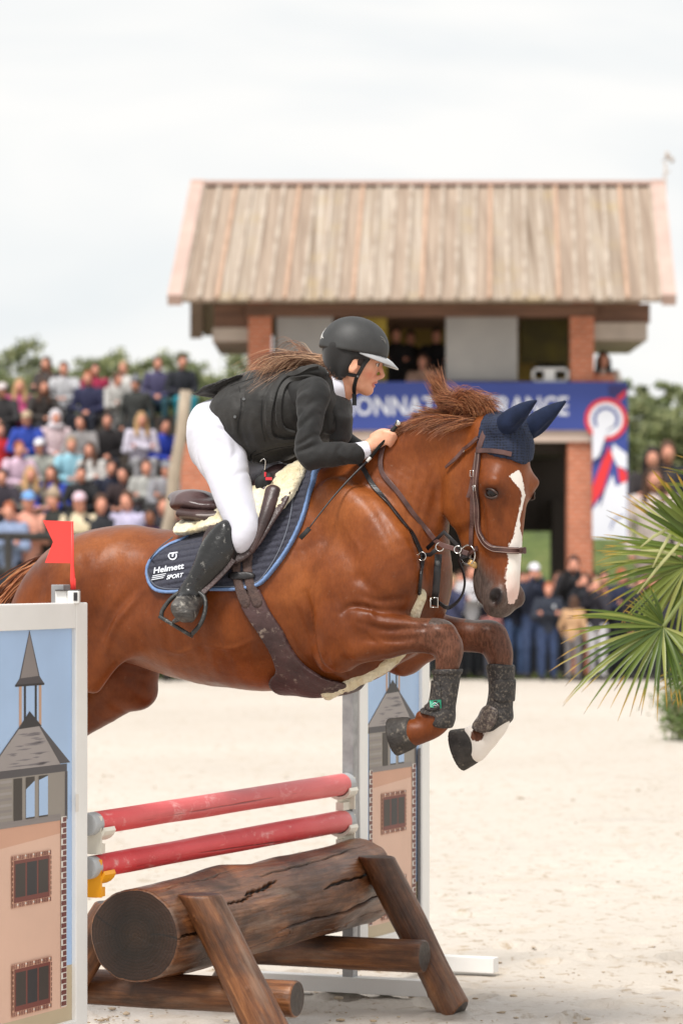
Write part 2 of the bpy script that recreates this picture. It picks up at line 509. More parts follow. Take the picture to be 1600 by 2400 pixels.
def grass_material():
    t = NT('bank_grass'); tc = t.n('TexCoord')
    n = t.n('TexNoise', Scale=1.6, Detail=8, Roughness=.7); t.l(tc.outputs['Object'], n.inputs['Vector'])
    n2 = t.n('TexNoise', Scale=14, Detail=6); t.l(tc.outputs['Object'], n2.inputs['Vector'])
    col = t.ramp(n.outputs[0], [(.3, lin(.045, .065, .018)), (.5, lin(.10, .14, .03)), (.7, lin(.20, .20, .06))])
    col = t.mix(.5, col, t.ramp(n2.outputs[0], [(.3, lin(.5, .5, .5)), (.7, lin(1.2, 1.2, 1.2))]), 'MULTIPLY')
    t.l(col, t.b.inputs['Base Color']); t.b.inputs['Roughness'].default_value = .9
    t.l(t.bump(n2.outputs[0], .8, .06), t.b.inputs['Normal']); return t.m
M_grass = grass_material()
def bank_z(x, y):
    x, y = np.asarray(x, float), np.asarray(y, float)
    left = np.clip((-1.9 - x) / .7, 0, 1)
    zl = .75 * np.clip((y - 46.2) / .4, 0, 1) + np.clip((y - 47.2) / 10.5, 0, 1) * 2.9
    zr = np.clip((y - 53.0) / 9, 0, 1) * 2.6
    return zl * left + zr * (1 - left)
xs = np.linspace(-60, 60, 241); ys = np.concatenate([np.linspace(46.1, 62, 90), [70, 90, 140]])
GX, GY = np.meshgrid(xs, ys, indexing='ij')
P = np.stack([GX.ravel(), GY.ravel(), bank_z(GX, GY).ravel() + .012], 1); P[:, 2] += vnoise(P, 1.2, 8) * .04 * (P[:, 1] > 47)
nx_, ny_ = len(xs), len(ys); I_ = (np.arange(nx_ - 1)[:, None] * ny_ + np.arange(ny_ - 1)[None, :]).ravel()
tag(mesh_np('grass_bank', P, np.stack([I_, I_ + ny_, I_ + ny_ + 1, I_ + 1], 1), M_grass), 'green grass bank behind the arena', 'bank', kind='structure')

# ---------------------------------------------------------------- trees
def leaf_mat(nm, a, b):
    t = NT(nm); tc = t.n('TexCoord'); n = t.n('TexNoise', Scale=1.3, Detail=3); t.l(tc.outputs['Object'], n.inputs['Vector'])
    oi = t.n('ObjectInfo')
    t.l(t.ramp(n.outputs[0], [(.35, a), (.65, b)]), t.b.inputs['Base Color']); t.b.inputs['Roughness'].default_value = .7
    return t.m
ML = [leaf_mat('leaf_dark', lin(.11, .14, .07), lin(.19, .22, .12)), leaf_mat('leaf_mid', lin(.18, .22, .09), lin(.29, .31, .15)), leaf_mat('leaf_light', lin(.27, .30, .12), lin(.40, .40, .20))]  # greens lightened: the distance haze is put into the leaf colours
M_bark = mat('bark', lin(.09, .065, .045), .9, scale=12, bump=.6)
def make_tree(seed, h, w, kind):
    r = np.random.RandomState(seed)
    root = bpy.data.objects.new('conifer_tree' if kind == 'cone' else 'broadleaf_tree', None); C.objects.link(root)
    mb = MB(); mb.tube([np.array([0, 0, 0]), np.array([.05, .02, h * .4]), np.array([0, 0, h * .92])], [h * .02, h * .013, .02], 8)
    ends = []
    nb = 26 if kind == 'cone' else 16
    for k in range(nb):
        t_ = .18 + .78 * (k + r.rand()) / nb; an = r.rand() * 6.28
        L = (w * (1 - t_) ** .8 + .15) if kind == 'cone' else w * (.55 + .5 * math.sin(math.pi * min(t_, .95)))
        p = np.array([0, 0, h * t_]); q = p + np.array([math.cos(an) * L, math.sin(an) * L, (-.12 if kind == 'cone' else .45) * L])
        mb.tube([p, (p + q) / 2 + np.array([0, 0, .06 * L]), q], [.035, .022, .008], 5); ends.append((p, q, L))
    mb.build('trunk', M_bark, root)
    n = 5200; V_ = np.zeros((n * 4, 3)); ci = r.randint(len(ends), size=n)
    for i in range(n):
        p, q, L = ends[ci[i]]; s_ = .25 + .8 * r.rand()
        c = p + (q - p) * s_ + r.randn(3) * (.16 if kind == 'cone' else .30) * np.array([1, 1, .7]) * (1 if kind != 'cone' else (.6 + .6 * (1 - p[2] / h)))
        a = r.randn(3); a /= np.linalg.norm(a); b = np.cross(a, r.randn(3)); b /= np.linalg.norm(b)
        e = .05 + .07 * r.rand()
        V_[i * 4:i * 4 + 4] = [c - a * e - b * e * .6, c + a * e - b * e * .6, c + a * e + b * e * .6, c - a * e + b * e * .6]
    fs = np.arange(n * 4).reshape(-1, 4)
    mi = (ci * 7 + r.randint(3, size=n)) % 3
    if kind == 'cone': mi = np.minimum(mi, 1)
    mesh_np('crown', V_, fs, ML, root, smooth=False, midx=mi)
    return root
def copy_tree(o, parent=None):
    c = o.copy(); C.objects.link(c)
    if parent is not None: c.parent = parent
    for ch in list(o.children): copy_tree(ch, c)
    return c
protos = {('cone', 0): make_tree(1, 7, 1.9, 'cone'), ('cone', 1): make_tree(2, 7, 1.5, 'cone'), ('broad', 0): make_tree(3, 7, 2.1, 'broad'), ('broad', 1): make_tree(4, 7, 1.7, 'broad')}
used_p = set()
TREES = [('broad', 0, 25, 812, 70, 'round green tree at the far left edge behind the grandstand crowd'), ('broad', 1, -60, 850, 74, 'green tree beyond the left edge of the crowd'), ('cone', 1, 112, 848, 82, 'thin pointed tree above the woman in the dark jacket'),
         ('broad', 1, 175, 862, 78, 'low green tree above the grey hoodie spectator'), ('broad', 0, 255, 838, 76, 'wide green tree behind the middle of the back row'), ('cone', 0, 236, 818, 90, 'narrow conifer rising over the middle of the back row'), ('broad', 1, 320, 846, 72, 'yellow green tree right of the middle of the back row'),
         ('cone', 1, 436, 812, 76, 'tall narrow conifer above the last spectators by the leaning log'), ('broad', 0, 405, 850, 82, 'green tree left of the tall narrow conifer'), ('broad', 1, 490, 880, 78, 'dark tree above the rider back'), ('broad', 0, 560, 846, 80, 'pale tree against the left brick pillar'),
         ('cone', 0, 1462, 868, 72, 'dark conifer beside the banner rosette'), ('cone', 1, 1512, 888, 76, 'pointed conifer in the middle of the right hand row'), ('cone', 0, 1563, 872, 74, 'tall conifer near the right edge'), ('broad', 0, 1490, 950, 66, 'dark bushy tree below the conifers on the right'),
         ('broad', 1, 1560, 960, 68, 'bushy green tree behind the standing couple'), ('cone', 1, 1610, 905, 70, 'conifer cut by the right edge'), ('broad', 0, 1640, 930, 66, 'bushy tree beyond the right edge'), ('broad', 1, 1440, 985, 70, 'low dark tree behind the striped banner'),
         ('broad', 0, 60, 880, 66, 'low bushy tree behind the blonde spectator in pink'), ('broad', 1, 210, 890, 68, 'low bushy tree behind the navy jacket'), ('broad', 0, 350, 890, 67, 'low bushy tree behind the purple hoodie'), ('broad', 1, 470, 925, 70, 'low dark bush tree behind the leaning log')]
for (k, v_, px, top, Y, lab) in TREES:
    key = (k, v_); o = protos[key] if key not in used_p else copy_tree(protos[key]); used_p.add(key)
    x = (px - 800) / F * Y; gz = float(bank_z(x, min(Y, 140))); zt = CAMH - (top - HOR) / F * Y
    s_ = (zt - gz) / 7.0
    o.location = (x, Y, gz - .05); o.scale = (s_ * 1.1, s_ * 1.1, s_); o.rotation_euler = (0, 0, rng.random() * 6)
    tag(o, lab, 'tree', 'trees behind the arena')

# ---------------------------------------------------------------- the judges' tower
def brick_material():
    t = NT('orange_brick'); tc = t.n('TexCoord'); mp = t.n('Mapping', Rotation=(R(90), 0, 0)); t.l(tc.outputs['Object'], mp.inputs[0])
    b = t.n('TexBrick'); b.inputs['Scale'].default_value = 1; b.inputs['Brick Width'].default_value = .165; b.inputs['Row Height'].default_value = .07
    b.inputs['Mortar Size'].default_value = .010; b.inputs['Color1'].default_value = lin(.60, .19, .095); b.inputs['Color2'].default_value = lin(.50, .15, .072); b.inputs['Mortar'].default_value = lin(.56, .31, .22)
    t.l(mp.outputs[0], b.inputs['Vector'])
    n = t.n('TexNoise', Scale=6, Detail=5); t.l(tc.outputs['Object'], n.inputs['Vector'])
    t.l(t.mix(.5, b.outputs['Color'], t.ramp(n.outputs[0], [(.3, lin(.7, .7, .7)), (.7, lin(1.15, 1.15, 1.15))]), 'MULTIPLY'), t.b.inputs['Base Color'])
    t.b.inputs['Roughness'].default_value = .9; t.l(t.bump(b.outputs['Fac'], -.5, .01), t.b.inputs['Normal']); return t.m
M_brick = brick_material()
def roofwood_material():
    t = NT('weathered_roof_boards'); tc = t.n('TexCoord')
    mp = t.n('Mapping', Scale=(7, .12, .12)); t.l(tc.outputs['Object'], mp.inputs[0])
    n = t.n('TexNoise', Scale=1.6, Detail=7, Roughness=.65); t.l(mp.outputs[0], n.inputs['Vector'])
    n2 = t.n('TexNoise', Scale=.9, Detail=6, Roughness=.7); t.l(tc.outputs['Object'], n2.inputs['Vector'])
    col = t.ramp(n.outputs[0], [(.30, lin(.18, .125, .085)), (.48, lin(.33, .26, .20)), (.68, lin(.50, .43, .36))])
    col = t.mix(t.ramp(n2.outputs[0], [(.52, lin(0, 0, 0)), (.72, lin(.5, .5, .5))]), col, lin(.40, .29, .12))
    t.l(col, t.b.inputs['Base Color']); t.b.inputs['Roughness'].default_value = .8; t.l(t.bump(n.outputs[0], .4, .01), t.b.inputs['Normal']); return t.m
M_roof = roofwood_material()
M_roofd = mat('roof_board_darker', lin(.40, .31, .24), .85, col2=lin(.27, .20, .15), scale=3, stretch=(5, .2, .2)); M_roofb = mat('roof_batten_pale', lin(.48, .40, .33), .85, col2=lin(.34, .27, .21), scale=3)
M_pinkw = mat('pink_board', lin(.56, .40, .34), .8, col2=lin(.48, .34, .29), scale=3, stretch=(1, 1, .2))
M_orangew = mat('orange_batten', lin(.50, .33, .235), .8, col2=lin(.40, .26, .18), scale=3)
M_brownw = mat('brown_timber', lin(.22, .115, .075), .8, col2=lin(.14, .075, .05), scale=4, stretch=(.3, 1, 3))
M_beige = mat('beige_render', lin(.50, .42, .36), .85, scale=3)
M_cream = mat('cream_lintel', lin(.66, .52, .44), .8, col2=lin(.58, .45, .38), scale=2)
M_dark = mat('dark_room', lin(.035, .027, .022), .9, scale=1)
M_yell = mat('ochre_inner_wall', lin(.34, .24, .055), .85, col2=lin(.20, .13, .04), scale=1.2)
M_blind = mat('grey_blind', lin(.36, .345, .33), .5, col2=lin(.31, .30, .29), scale=2)
M_blackf = mat('black_frame', lin(.02, .02, .02), .5)
tower = empty('judges_tower', (1.1, 49, 0), 'brick judges tower with a steep weathered board roof and a blue banner', 'tower')
YT = 48.0
def bx(mb, px0, py0, px1, py1, Y0, Y1, mi=0):
    """box whose front face at depth Y0 covers the pixel rectangle"""
    a, b = at(px0, py0, Y0), at(px1, py1, Y0)
    mb.box(((a[0] + b[0]) / 2, (Y0 + Y1) / 2, (a[2] + b[2]) / 2), (abs(b[0] - a[0]), Y1 - Y0, abs(a[2] - b[2])), mi=mi)
gy = HOR + CAMH * F / YT    # ground row at the tower front
for (a, b, c, d_) in ((582, 704, 636, 897), (1336, 704, 1391, 897), (1330, 1036, 1386, gy), (424, 1036, 640, gy)):
    mb = MB(); bx(mb, a, c if False else b, c, d_, YT, YT + (.35 if b < 1000 else .5)); mb.build('brick_pillar', M_brick, tower)
# rear pillars
for a in (440, 1330):
    mb = MB(); bx(mb, a, 1036, a + 60, gy - 20, YT + 3.4, YT + 3.8); mb.build('brick_pillar', M_brick, tower)
mb = MB(); bx(mb, 575, 712, 1396, 741, YT - .05, YT + .3); mb.build('beam', M_brownw, tower)
mb = MB(); bx(mb, 556, 1008, 1388, 1035, YT - .06, YT + 3.9); mb.build('floor_slab', M_cream, tower)
mb = MB(); bx(mb, 640, 741, 1335, 1008, YT + 3.3, YT + 3.5); mb.build('inner_wall', M_yell, tower)
mb = MB(); bx(mb, 640, 712, 1335, 738, YT + .3, YT + 3.3); mb.build('inner_ceiling', M_brownw, tower)
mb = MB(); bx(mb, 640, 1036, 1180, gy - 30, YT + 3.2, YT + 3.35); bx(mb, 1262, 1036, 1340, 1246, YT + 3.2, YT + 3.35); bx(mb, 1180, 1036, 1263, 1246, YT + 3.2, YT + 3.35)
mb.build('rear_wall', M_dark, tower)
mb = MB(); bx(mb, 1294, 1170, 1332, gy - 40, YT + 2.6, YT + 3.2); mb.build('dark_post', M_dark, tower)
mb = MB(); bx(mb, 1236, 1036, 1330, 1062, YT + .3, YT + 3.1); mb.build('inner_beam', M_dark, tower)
# side bays under the eaves
mb = MB(); bx(mb, 502, 712, 582, 768, YT + .1, YT + 3.2); mb.build('side_bay', M_brownw, tower)
mb = MB(); bx(mb, 498, 768, 582, 800, YT + .05, YT + 3.2); mb.build('side_bay', M_beige, tower)
mb = MB(); bx(mb, 1391, 712, 1522, 756, YT + .1, YT + 3.2); mb.build('side_bay', M_brownw, tower)
mb = MB(); bx(mb, 1391, 756, 1516, 797, YT + .05, YT + 3.2); mb.build('side_bay', M_beige, tower)
# windows
for (a, b, c, d_) in ((648, 742, 780, 896), (1044, 742, 1212, 892)):
    mb = MB(); bx(mb, a, b, c, d_, YT + .12, YT + .16); w_ = mb.build('window', M_blind, tower)
    mb = MB()
    for q in ((a - 9, b - 6, a, d_), (c, b - 6, c + 9, d_), (a - 9, b - 8, c + 9, b), (a - 9, d_, c + 9, d_ + 4)): bx(mb, *q, YT + .06, YT + .18)
    mb.build('window_frame', M_blackf, w_)
mb = MB(); bx(mb, 848, 741, 906, 897, YT + .6, YT + .7); mb.build('inner_panel', mat('yellow_panel', lin(.42, .31, .05), .8), tower)
mb = MB(); bx(mb, 1220, 741, 1335, 850, YT + 1.2, YT + 1.3); mb.build('inner_panel', mat('olive_panel', lin(.10, .085, .03), .8, col2=lin(.2, .16, .03), scale=2), tower)
mb = MB()
for q in ((1246, 862, 1252, 896), (1326, 862, 1332, 896), (1246, 862, 1332, 868), (1246, 890, 1332, 896), (1274, 868, 1300, 890)): bx(mb, *q, YT - .02, YT + .1)
rack = mb.build('white_rack', mat('white_metal', lin(.7, .7, .7), .5)); tag(rack, 'white metal rack on the tower sill above the blue banner', 'rack')
# parapet on the right with a spectator behind
mb = MB(); bx(mb, 1391, 877, 1440, 897, YT + .1, YT + .4); mb.build('parapet', M_brick, tower)
# roof: two slopes of boards with battens
ez = at(0, 705, 47.0)[2]; rz = at(0, 436, 50.5)[2]
xl, xr = at(428, 0, 47.0)[0], at(1548, 0, 47.0)[0]
def slope(y0, z0, y1, z1, nm):
    mb = MB(); L = math.hypot(y1 - y0, z1 - z0); n = np.cross([1, 0, 0], [0, (y1 - y0) / L, (z1 - z0) / L]) * (1 if y1 > y0 else -1); d = np.array([.17 / L, (y1 - y0) / L, (z1 - z0) / L])
    c = np.array([.085, (y0 + y1) / 2, (z0 + z1) / 2]); ax = np.array([[1, 0, 0], d, n])
    nb = 28; w_ = (xr - xl) / nb; rr = random.Random(4)
    for k in range(nb):
        x = xl + (k + .5) * w_ + .085
        mb.box((x, c[1], c[2]) + n * rr.uniform(-.004, .004), (w_ * .95, L, .05), ax, 3 if rr.random() < .35 else 0)
    for k in range(nb + 1):
        x = xl + k * w_ + .085; j = rr.uniform(-.01, .01)
        mb.box((x + j, c[1], c[2]) + n * .045, (.055, L * .996, .045), ax, 2 if k % 4 == 2 else 4)
    for s in (-1, 1):
        xx = (xl - .11 if s < 0 else xr + .11) + .085
        mb.box((xx, c[1], c[2]) + n * .02, (.20, L * 1.01, .16), ax, 1)
    mb.build(nm, [M_roof, M_pinkw, M_orangew, M_roofd, M_roofb], tower)
slope(47.0, ez, 50.5, rz, 'roof'); slope(54.0, ez, 50.5, rz, 'roof')
mb = MB(); mb.box(((xl + xr) / 2 + .17, 50.5, rz + .04), (xr - xl + .4, .3, .06)); mb.build('ridge_cap', M_pinkw, tower)
for x in (xl + .25, xr - .25):
    mb = MB(); mb.add([(x, 48.0, ez + .30), (x, 53.0, ez + .30), (x, 50.5, rz - .3), (x + .06, 48.0, ez + .30), (x + .06, 53.0, ez + .30), (x + .06, 50.5, rz - .3)], [(0, 1, 2), (5, 4, 3), (0, 3, 4, 1), (1, 4, 5, 2), (2, 5, 3, 0)])
    mb.build('gable', M_brownw, tower)
# banner, with its lettering and rosette
def banner_y(px, py, off=.0): return at(px, py, YT - .12 - off)
M_bblue = mat('banner_blue', srgb(58, 76, 152), .6, col2=srgb(52, 70, 144), scale=1)
M_bwhite = mat('banner_white', srgb(226, 228, 236), .6, col2=srgb(218, 221, 230), scale=1)
M_bred = mat('banner_red', srgb(226, 52, 58), .6, col2=srgb(214, 46, 52), scale=1)
M_bnavy = mat('banner_navy', srgb(52, 50, 112), .6)
ban = empty('banner', tuple(at(1000, 950, YT - .15)), 'long blue banner with white capitals across the tower front, rosette at its right end', 'banner')
mb = MB(); bx(mb, 512, 895, 1470, 1008, YT - .12, YT - .09); mb.build('banner_sheet', M_bblue, ban)
v, f = text_mesh('CHAMPIONNATS DE FRANCE', 1, 0, .018, spacing=1.02)
pxy = fit(v, 645, 1331, 929, 974)
mb = MB(); mb.add([at(x, y, YT - .126) for x, y in pxy], f); mb.build('lettering', M_bwhite, ban)
def flat(mb, pts, off, mi): mb.add([at(x, y, YT - .12 - off) for x, y in pts], [tuple(range(len(pts)))], mi)
def disc(mb, cx, cy, r0, r1, off, mi, a0=0, a1=360, n=40):
    p = [(cx + r1 * math.cos(R(a0 + (a1 - a0) * k / n)), cy + r1 * math.sin(R(a0 + (a1 - a0) * k / n))) for k in range(n + 1)]
    q = [(cx + r0 * math.cos(R(a0 + (a1 - a0) * k / n)), cy + r0 * math.sin(R(a0 + (a1 - a0) * k / n))) for k in range(n + 1)]
    P_ = [at(x, y, YT - .12 - off) for x, y in p + q]; m = n + 1
    mb.add(P_, [(i, i + 1, m + i + 1, m + i) for i in range(n)], mi)
# hanging panel below the right end
mb = MB(); bx(mb, 1387, 1008, 1470, 1262, YT - .12, YT - .09); mb.build('hanging_panel', M_bblue, ban)
mb = MB()
flat(mb, [(1387, 1016), (1420, 1016), (1404, 1070), (1387, 1082)], .008, 1)
flat(mb, [(1436, 1040), (1468, 1064), (1468, 1100), (1446, 1092), (1432, 1064)], .008, 1)
flat(mb, [(1424, 1044), (1436, 1070), (1412, 1150), (1387, 1186), (1387, 1140)], .008, 0)
flat(mb, [(1446, 1092), (1468, 1106), (1468, 1140), (1450, 1128)], .008, 0)
flat(mb, [(1424, 1050), (1416, 1070), (1388, 1092), (1388, 1078)], .012, 2)
flat(mb, [(1434, 1112), (1442, 1140), (1468, 1128), (1468, 1262), (1387, 1262), (1387, 1196), (1412, 1160)], .012, 1)
flat(mb, [(1410, 1150), (1418, 1146), (1408, 1180), (1402, 1190)], .016, 2)
flat(mb, [(1424, 902), (1466, 902), (1466, 912), (1440, 934), (1426, 928)], .008, 2); flat(mb, [(1442, 934), (1466, 912), (1466, 924), (1452, 940)], .008, 0)
disc(mb, 1419, 983, 38, 50, .016, 0); disc(mb, 1419, 983, 26, 40, .020, 1); disc(mb, 1419, 983, 22, 30, .024, 3, 120, 400); disc(mb, 1419, 983, .1, 23, .028, 1)
flat(mb, [(1388, 1008), (1400, 996), (1424, 1004), (1402, 1070), (1388, 1078)], .032, 1)
disc(mb, 1462, 1240, 30, 33, .02, 3, 180, 270)
mb.build('rosette_print', [M_bred, M_bwhite, M_bnavy, M_bblue], ban)
# wind gauge on a mast behind the roof end
wg = empty('wind_gauge', tuple(at(1562, 452, 51)), 'thin wind gauge on a mast at the right end of the roof ridge', 'wind gauge')
mb = MB(); mb.tube([at(1556, 705, 51), at(1558, 380, 51)], .018, 6); mb.build('mast', M_beige, wg)
mb = MB(); mb.tube([at(1550, 378, 51), at(1572, 366, 51)], .012, 6); mb.tube([at(1552, 414, 51), at(1568, 400, 51)], .012, 6); mb.tube([at(1562, 372, 51), at(1562, 356, 51)], .03, 8); mb.tube([at(1570, 370, 51), at(1576, 380, 51)], .03, 8); mb.build('vane', M_beige, wg)
# leaning log post and the dark rail fence in front of the crowd bank
def post(a, b, r_, name, m, label, cat, group=None, parent=None):
    mb = MB(); n = 14; a, b = np.array(a), np.array(b)
    mb.tube([a + (b - a) * k / n + np.array([.012 * math.sin(k * 1.7), 0, 0]) for k in range(n + 1)], [r_ * (1 + .05 * math.sin(k * 2.1)) for k in range(n + 1)], 12)
    o = mb.build(name, m, parent)
    if label: tag(o, label, cat, group)
    return o
M_pale = mat('bare_log', lin(.46, .38, .29), .85, col2=lin(.30, .24, .18), scale=5, stretch=(3, 3, .4), bump=.4)
gz_ = at(396, 1300, 46.0)
post(at(343, 1318 + 1.62 * F / 46, 46.0), at(438, 916, 46.3), .085, 'leaning_log', M_pale, 'pale bare log post leaning right at the end of the crowd bank', 'post')
fe = empty('rail_fence', tuple(at(150, 1318 + 1.62 * F / 45.5, 45.5)), 'dark wooden rail fence in front of the crowd on the bank', 'fence')
M_rail = mat('dark_rail', lin(.035, .03, .026), .8, col2=lin(.02, .018, .016), scale=4)
for y in (1256, 1338, 1440):
    mb = MB(); mb.tube([at(-120, y, 45.5), at(150, y + 2, 45.5), at(430, y - 2, 45.5)], .055, 8); mb.build('rail', M_rail, fe)
for x in (-100, 20, 140, 262, 392):
    mb = MB(); mb.tube([at(x, 1318 + 1.62 * F / 45.5, 45.5), at(x, 1248, 45.5)], .06, 8); mb.build('fence_post', M_rail, fe)
# ---------------------------------------------------------------- the fence: standards, poles, log
Q0 = np.array([-.96, 10.2, 0])                       # middle of the near standard; the far one lies along V
def pl(s, z, off=0.0): return Q0 + V * s + Z * z + NN * 0 + U * off
AXP = np.array([V, U, Z])
M_wpaint = mat('white_paint', lin(.88, .87, .85), .35, col2=lin(.80, .79, .77), scale=3, detail=6)
def art_mat(nm, c, k=.93):
    return mat(nm, c, .45, col2=tuple(x * k for x in c[:3]) + (1,), scale=5)
A_sky = art_mat('print_sky', srgb(172, 200, 236)); A_gr = art_mat('print_grey', srgb(140, 132, 130)); A_dk = art_mat('print_slate', srgb(78, 74, 78)); A_lg = art_mat('print_light_grey', srgb(160, 152, 150))
A_wall = art_mat('print_stone', srgb(150, 142, 134)); A_pink = art_mat('print_wall', srgb(228, 188, 166)); A_pk2 = art_mat('print_wall_top', srgb(214, 164, 138)); A_brk = art_mat('print_brick', srgb(112, 58, 54)); A_win = art_mat('print_window', srgb(58, 50, 46))
A_wf = art_mat('print_window_frame', srgb(120, 60, 52)); A_blk = art_mat('print_black', srgb(44, 42, 46)); A_sand = art_mat('print_sand', srgb(196, 178, 148)); A_wht = art_mat('print_white', srgb(230, 224, 216)); A_tan = art_mat('print_tan', srgb(196, 158, 134)); A_strk = art_mat('print_streak', srgb(124, 118, 122))
ARTM = [A_sky, A_gr, A_dk, A_lg, A_wall, A_pink, A_pk2, A_brk, A_win, A_wf, A_blk, A_sand, A_wht, A_tan, A_strk]
SKY, GR, DK, LG, WALL, PINK, PK2, BRK, WIN, WF, BLK, SAND, WHT, TAN, STRK = range(15)
def standard(sc, ydist_label, label, cupz, side, far):
    """sc: position of the middle along the fence line; side +1 when the poles hang on its V side"""
    root = empty('jump_standard', tuple(pl(sc, 0)), label, 'jump standard', 'printed castle standards')
    fo = .018                                            # art stands on the U side, facing the camera
    def P(h, z, off=0.0): return pl(sc + h, z, -0.0 + off)
    def bar(c0, c1, w, t, name, m=M_wpaint):
        mb = MB(); c0, c1 = np.array(c0, float), np.array(c1, float)
        mid = (c0 + c1) / 2; size = np.abs(c1 - c0)
        mb.box(P(mid[0], mid[1]), (size[0] + (w if size[0] < 1e-6 else 0), t, size[1] + (w if size[1] < 1e-6 else 0)), AXP)
        return mb.build(name, m, root, bevel=.004)
    W_, H0, H1 = .36, .12, 1.494
    bar((-W_ + .04, H0), (-W_ + .04, H1), .08, .05, 'frame_upright'); bar((W_ - .04, H0), (W_ - .04, H1), .08, .05, 'frame_upright')
    bar((-W_ + .0803, H1 - .04), (W_ - .0803, H1 - .04), .08, .05, 'frame_rail'); bar((-W_ + .0803, H0 + .035), (W_ - .0803, H0 + .035), .07, .05, 'frame_rail')
    mb = MB(); z0, z1, w = H0 + .07, H1 - .08, W_ - .08
    for sgn, in ((1,), (-1,)):
        lay = [0, None]
        def poly(pts, m):
            if m != lay[1]: lay[0] += 1; lay[1] = m
            vs = [P(h, z, sgn * (.010 + lay[0] * .0001)) for h, z in pts]
            mb.add(vs, [tuple(range(len(vs)))], m)
        Zf = lambda y: 1.62 - (y - 1318) / 767.0           # rows of the near standard, measured at its middle
        def rect(h0, h1, y0, y1, m): poly([(h0, Zf(y1)), (h1, Zf(y1)), (h1, Zf(y0)), (h0, Zf(y0))], m)
        wl, wr, c = -.24, .24, 0.0
        poly([(-w, z0), (w, z0), (w, z1), (-w, z1)], SKY)
        poly([(-w, z0), (w, z0), (w, Zf(2282)), (-w, Zf(2282))], SAND)
        rect(wl, wr, 1930, 2381, PINK); poly([(wl, Zf(1980)), (wr, Zf(1962)), (wr, Zf(1930)), (wl, Zf(1930))], PK2)
        for h0, h1, m in ((-.067, -.049, TAN), (.061, .078, TAN), (-.036, -.022, BLK), (.034, .048, BLK)): rect(h0, h1, 1600, 1704, m)
        poly([(0, Zf(1476)), (-.064, Zf(1588)), (-.092, Zf(1604)), (.096, Zf(1604)), (.066, Zf(1586))], DK)
        poly([(-.001, Zf(1483)), (-.057, Zf(1588)), (.058, Zf(1585))], GR)
        rect(-.092, .096, 1602, 1607, BLK)
        poly([(.0, Zf(1668)), (-.268, Zf(1800)), (.268, Zf(1797))], DK)
        poly([(-.064, Zf(1704)), (-.262, Zf(1801)), (.205, Zf(1801)), (.058, Zf(1701))], LG)
        poly([(.0, Zf(1666)), (-.068, Zf(1706)), (.078, Zf(1703))], BLK)
        rr = random.Random(5)
        for k in range(26):
            zz = rr.uniform(1718, 1795); hw = .06 + (zz - 1704) / 97 * .15; x = rr.uniform(-hw, hw * .3); l = min(rr.uniform(.05, .16), hw * .92 - x)
            poly([(x, Zf(zz)), (x + l * .5, Zf(zz - 1.8)), (x + l, Zf(zz - .5)), (x + l * .6, Zf(zz + 2.2))], STRK)
        rect(-.25, .245, 1799, 1817, DK)
        rect(wl, .247, 1817, 1932, WALL)
        for k in range(8):
            zz = 1822 + k * 13.5; e = -.115 if k < 7 else .2
            rect(wl, e, zz, zz + 6, GR if k % 2 else LG)
        rect(wl, .2, 1922, 1932, GR); rect(.231, .247, 1817, 1932, DK)
        for h0, h1, kind in ((-.104, -.050, 0), (-.026, .030, 1), (.058, .116, 2)):
            rect(h0, h1, 1820, 1918, WIN)
            if kind: poly([(h0, Zf(1914)), (h1, Zf(1914)), (h1, Zf(1830 if kind == 1 else 1822)), (h0, Zf(1848 if kind == 1 else 1830))], SKY)
        for e0, e1 in ((.203, .24), (-.24, -.21)):
            rect(e0, e1, 1924, 2378, WHT)
            for k in range(34):
                zz = 1926 + k * 13.3; d0 = .0015 if k % 2 else .012
                rect(e0 + d0, e1 - .0015, zz, zz + 11, BRK)
        for y0 in (1998, 2250):
            a, b = -.117, .137
            rect(a, b, y0, y0 + 122, PK2)
            for k in range(25):
                h = a + .002 + k * .0101
                if k % 5 != 3: rect(h, h + .006, y0 + 1, y0 + 11, BRK); rect(h, h + .006, y0 + 111, y0 + 121, BRK)
                else: rect(h, h + .008, y0 + 2, y0 + 6, WHT); rect(h, h + .008, y0 + 113, y0 + 117, WHT)
            for k in range(8): rect(a + .001, a + .006, y0 + 14 + k * 12, y0 + 22 + k * 12, BRK); rect(b - .006, b - .001, y0 + 14 + k * 12, y0 + 22 + k * 12, BRK)
            rect(a + .012, b - .012, y0 + 12, y0 + 110, WF)
            for k in range(3):
                h0 = a + .020 + k * .0735
                rect(h0, h0 + .064, y0 + 20, y0 + 98, WIN if k != 1 else BLK)
        if far: rect(.252, w, 1880, 2400, DK)
    core = MB(); core.box(P(0, (z0 + z1) / 2), (2 * w, .018, z1 - z0), AXP); core.build('panel', M_wpaint, root)
    o = mb.build('castle_print', ARTM, root)
    # upright with holes, feet
    hs = W_ * side + (.040 if far else -.030) * side; ub = 0 if far else -.055
    M_galv = mat('galvanised_steel', lin(.42, .42, .43), .45, metal=.6, col2=lin(.30, .30, .31), scale=20)
    M_hole = mat('hole', lin(.05, .05, .05), .8)
    mb = MB(); mb.box(P(hs, .80, ub), (.048, .044, 1.50), AXP); o = mb.build('upright', M_galv, root, bevel=.003)
    mb = MB()
    for k in range(26):
        mb.box(P(hs - .0245, .12 + k * .052, ub), (.002, .018, .026), AXP); mb.box(P(hs + .0245, .12 + k * .052, ub), (.002, .018, .026), AXP)
    mb.build('adjusting_holes', M_hole, o)
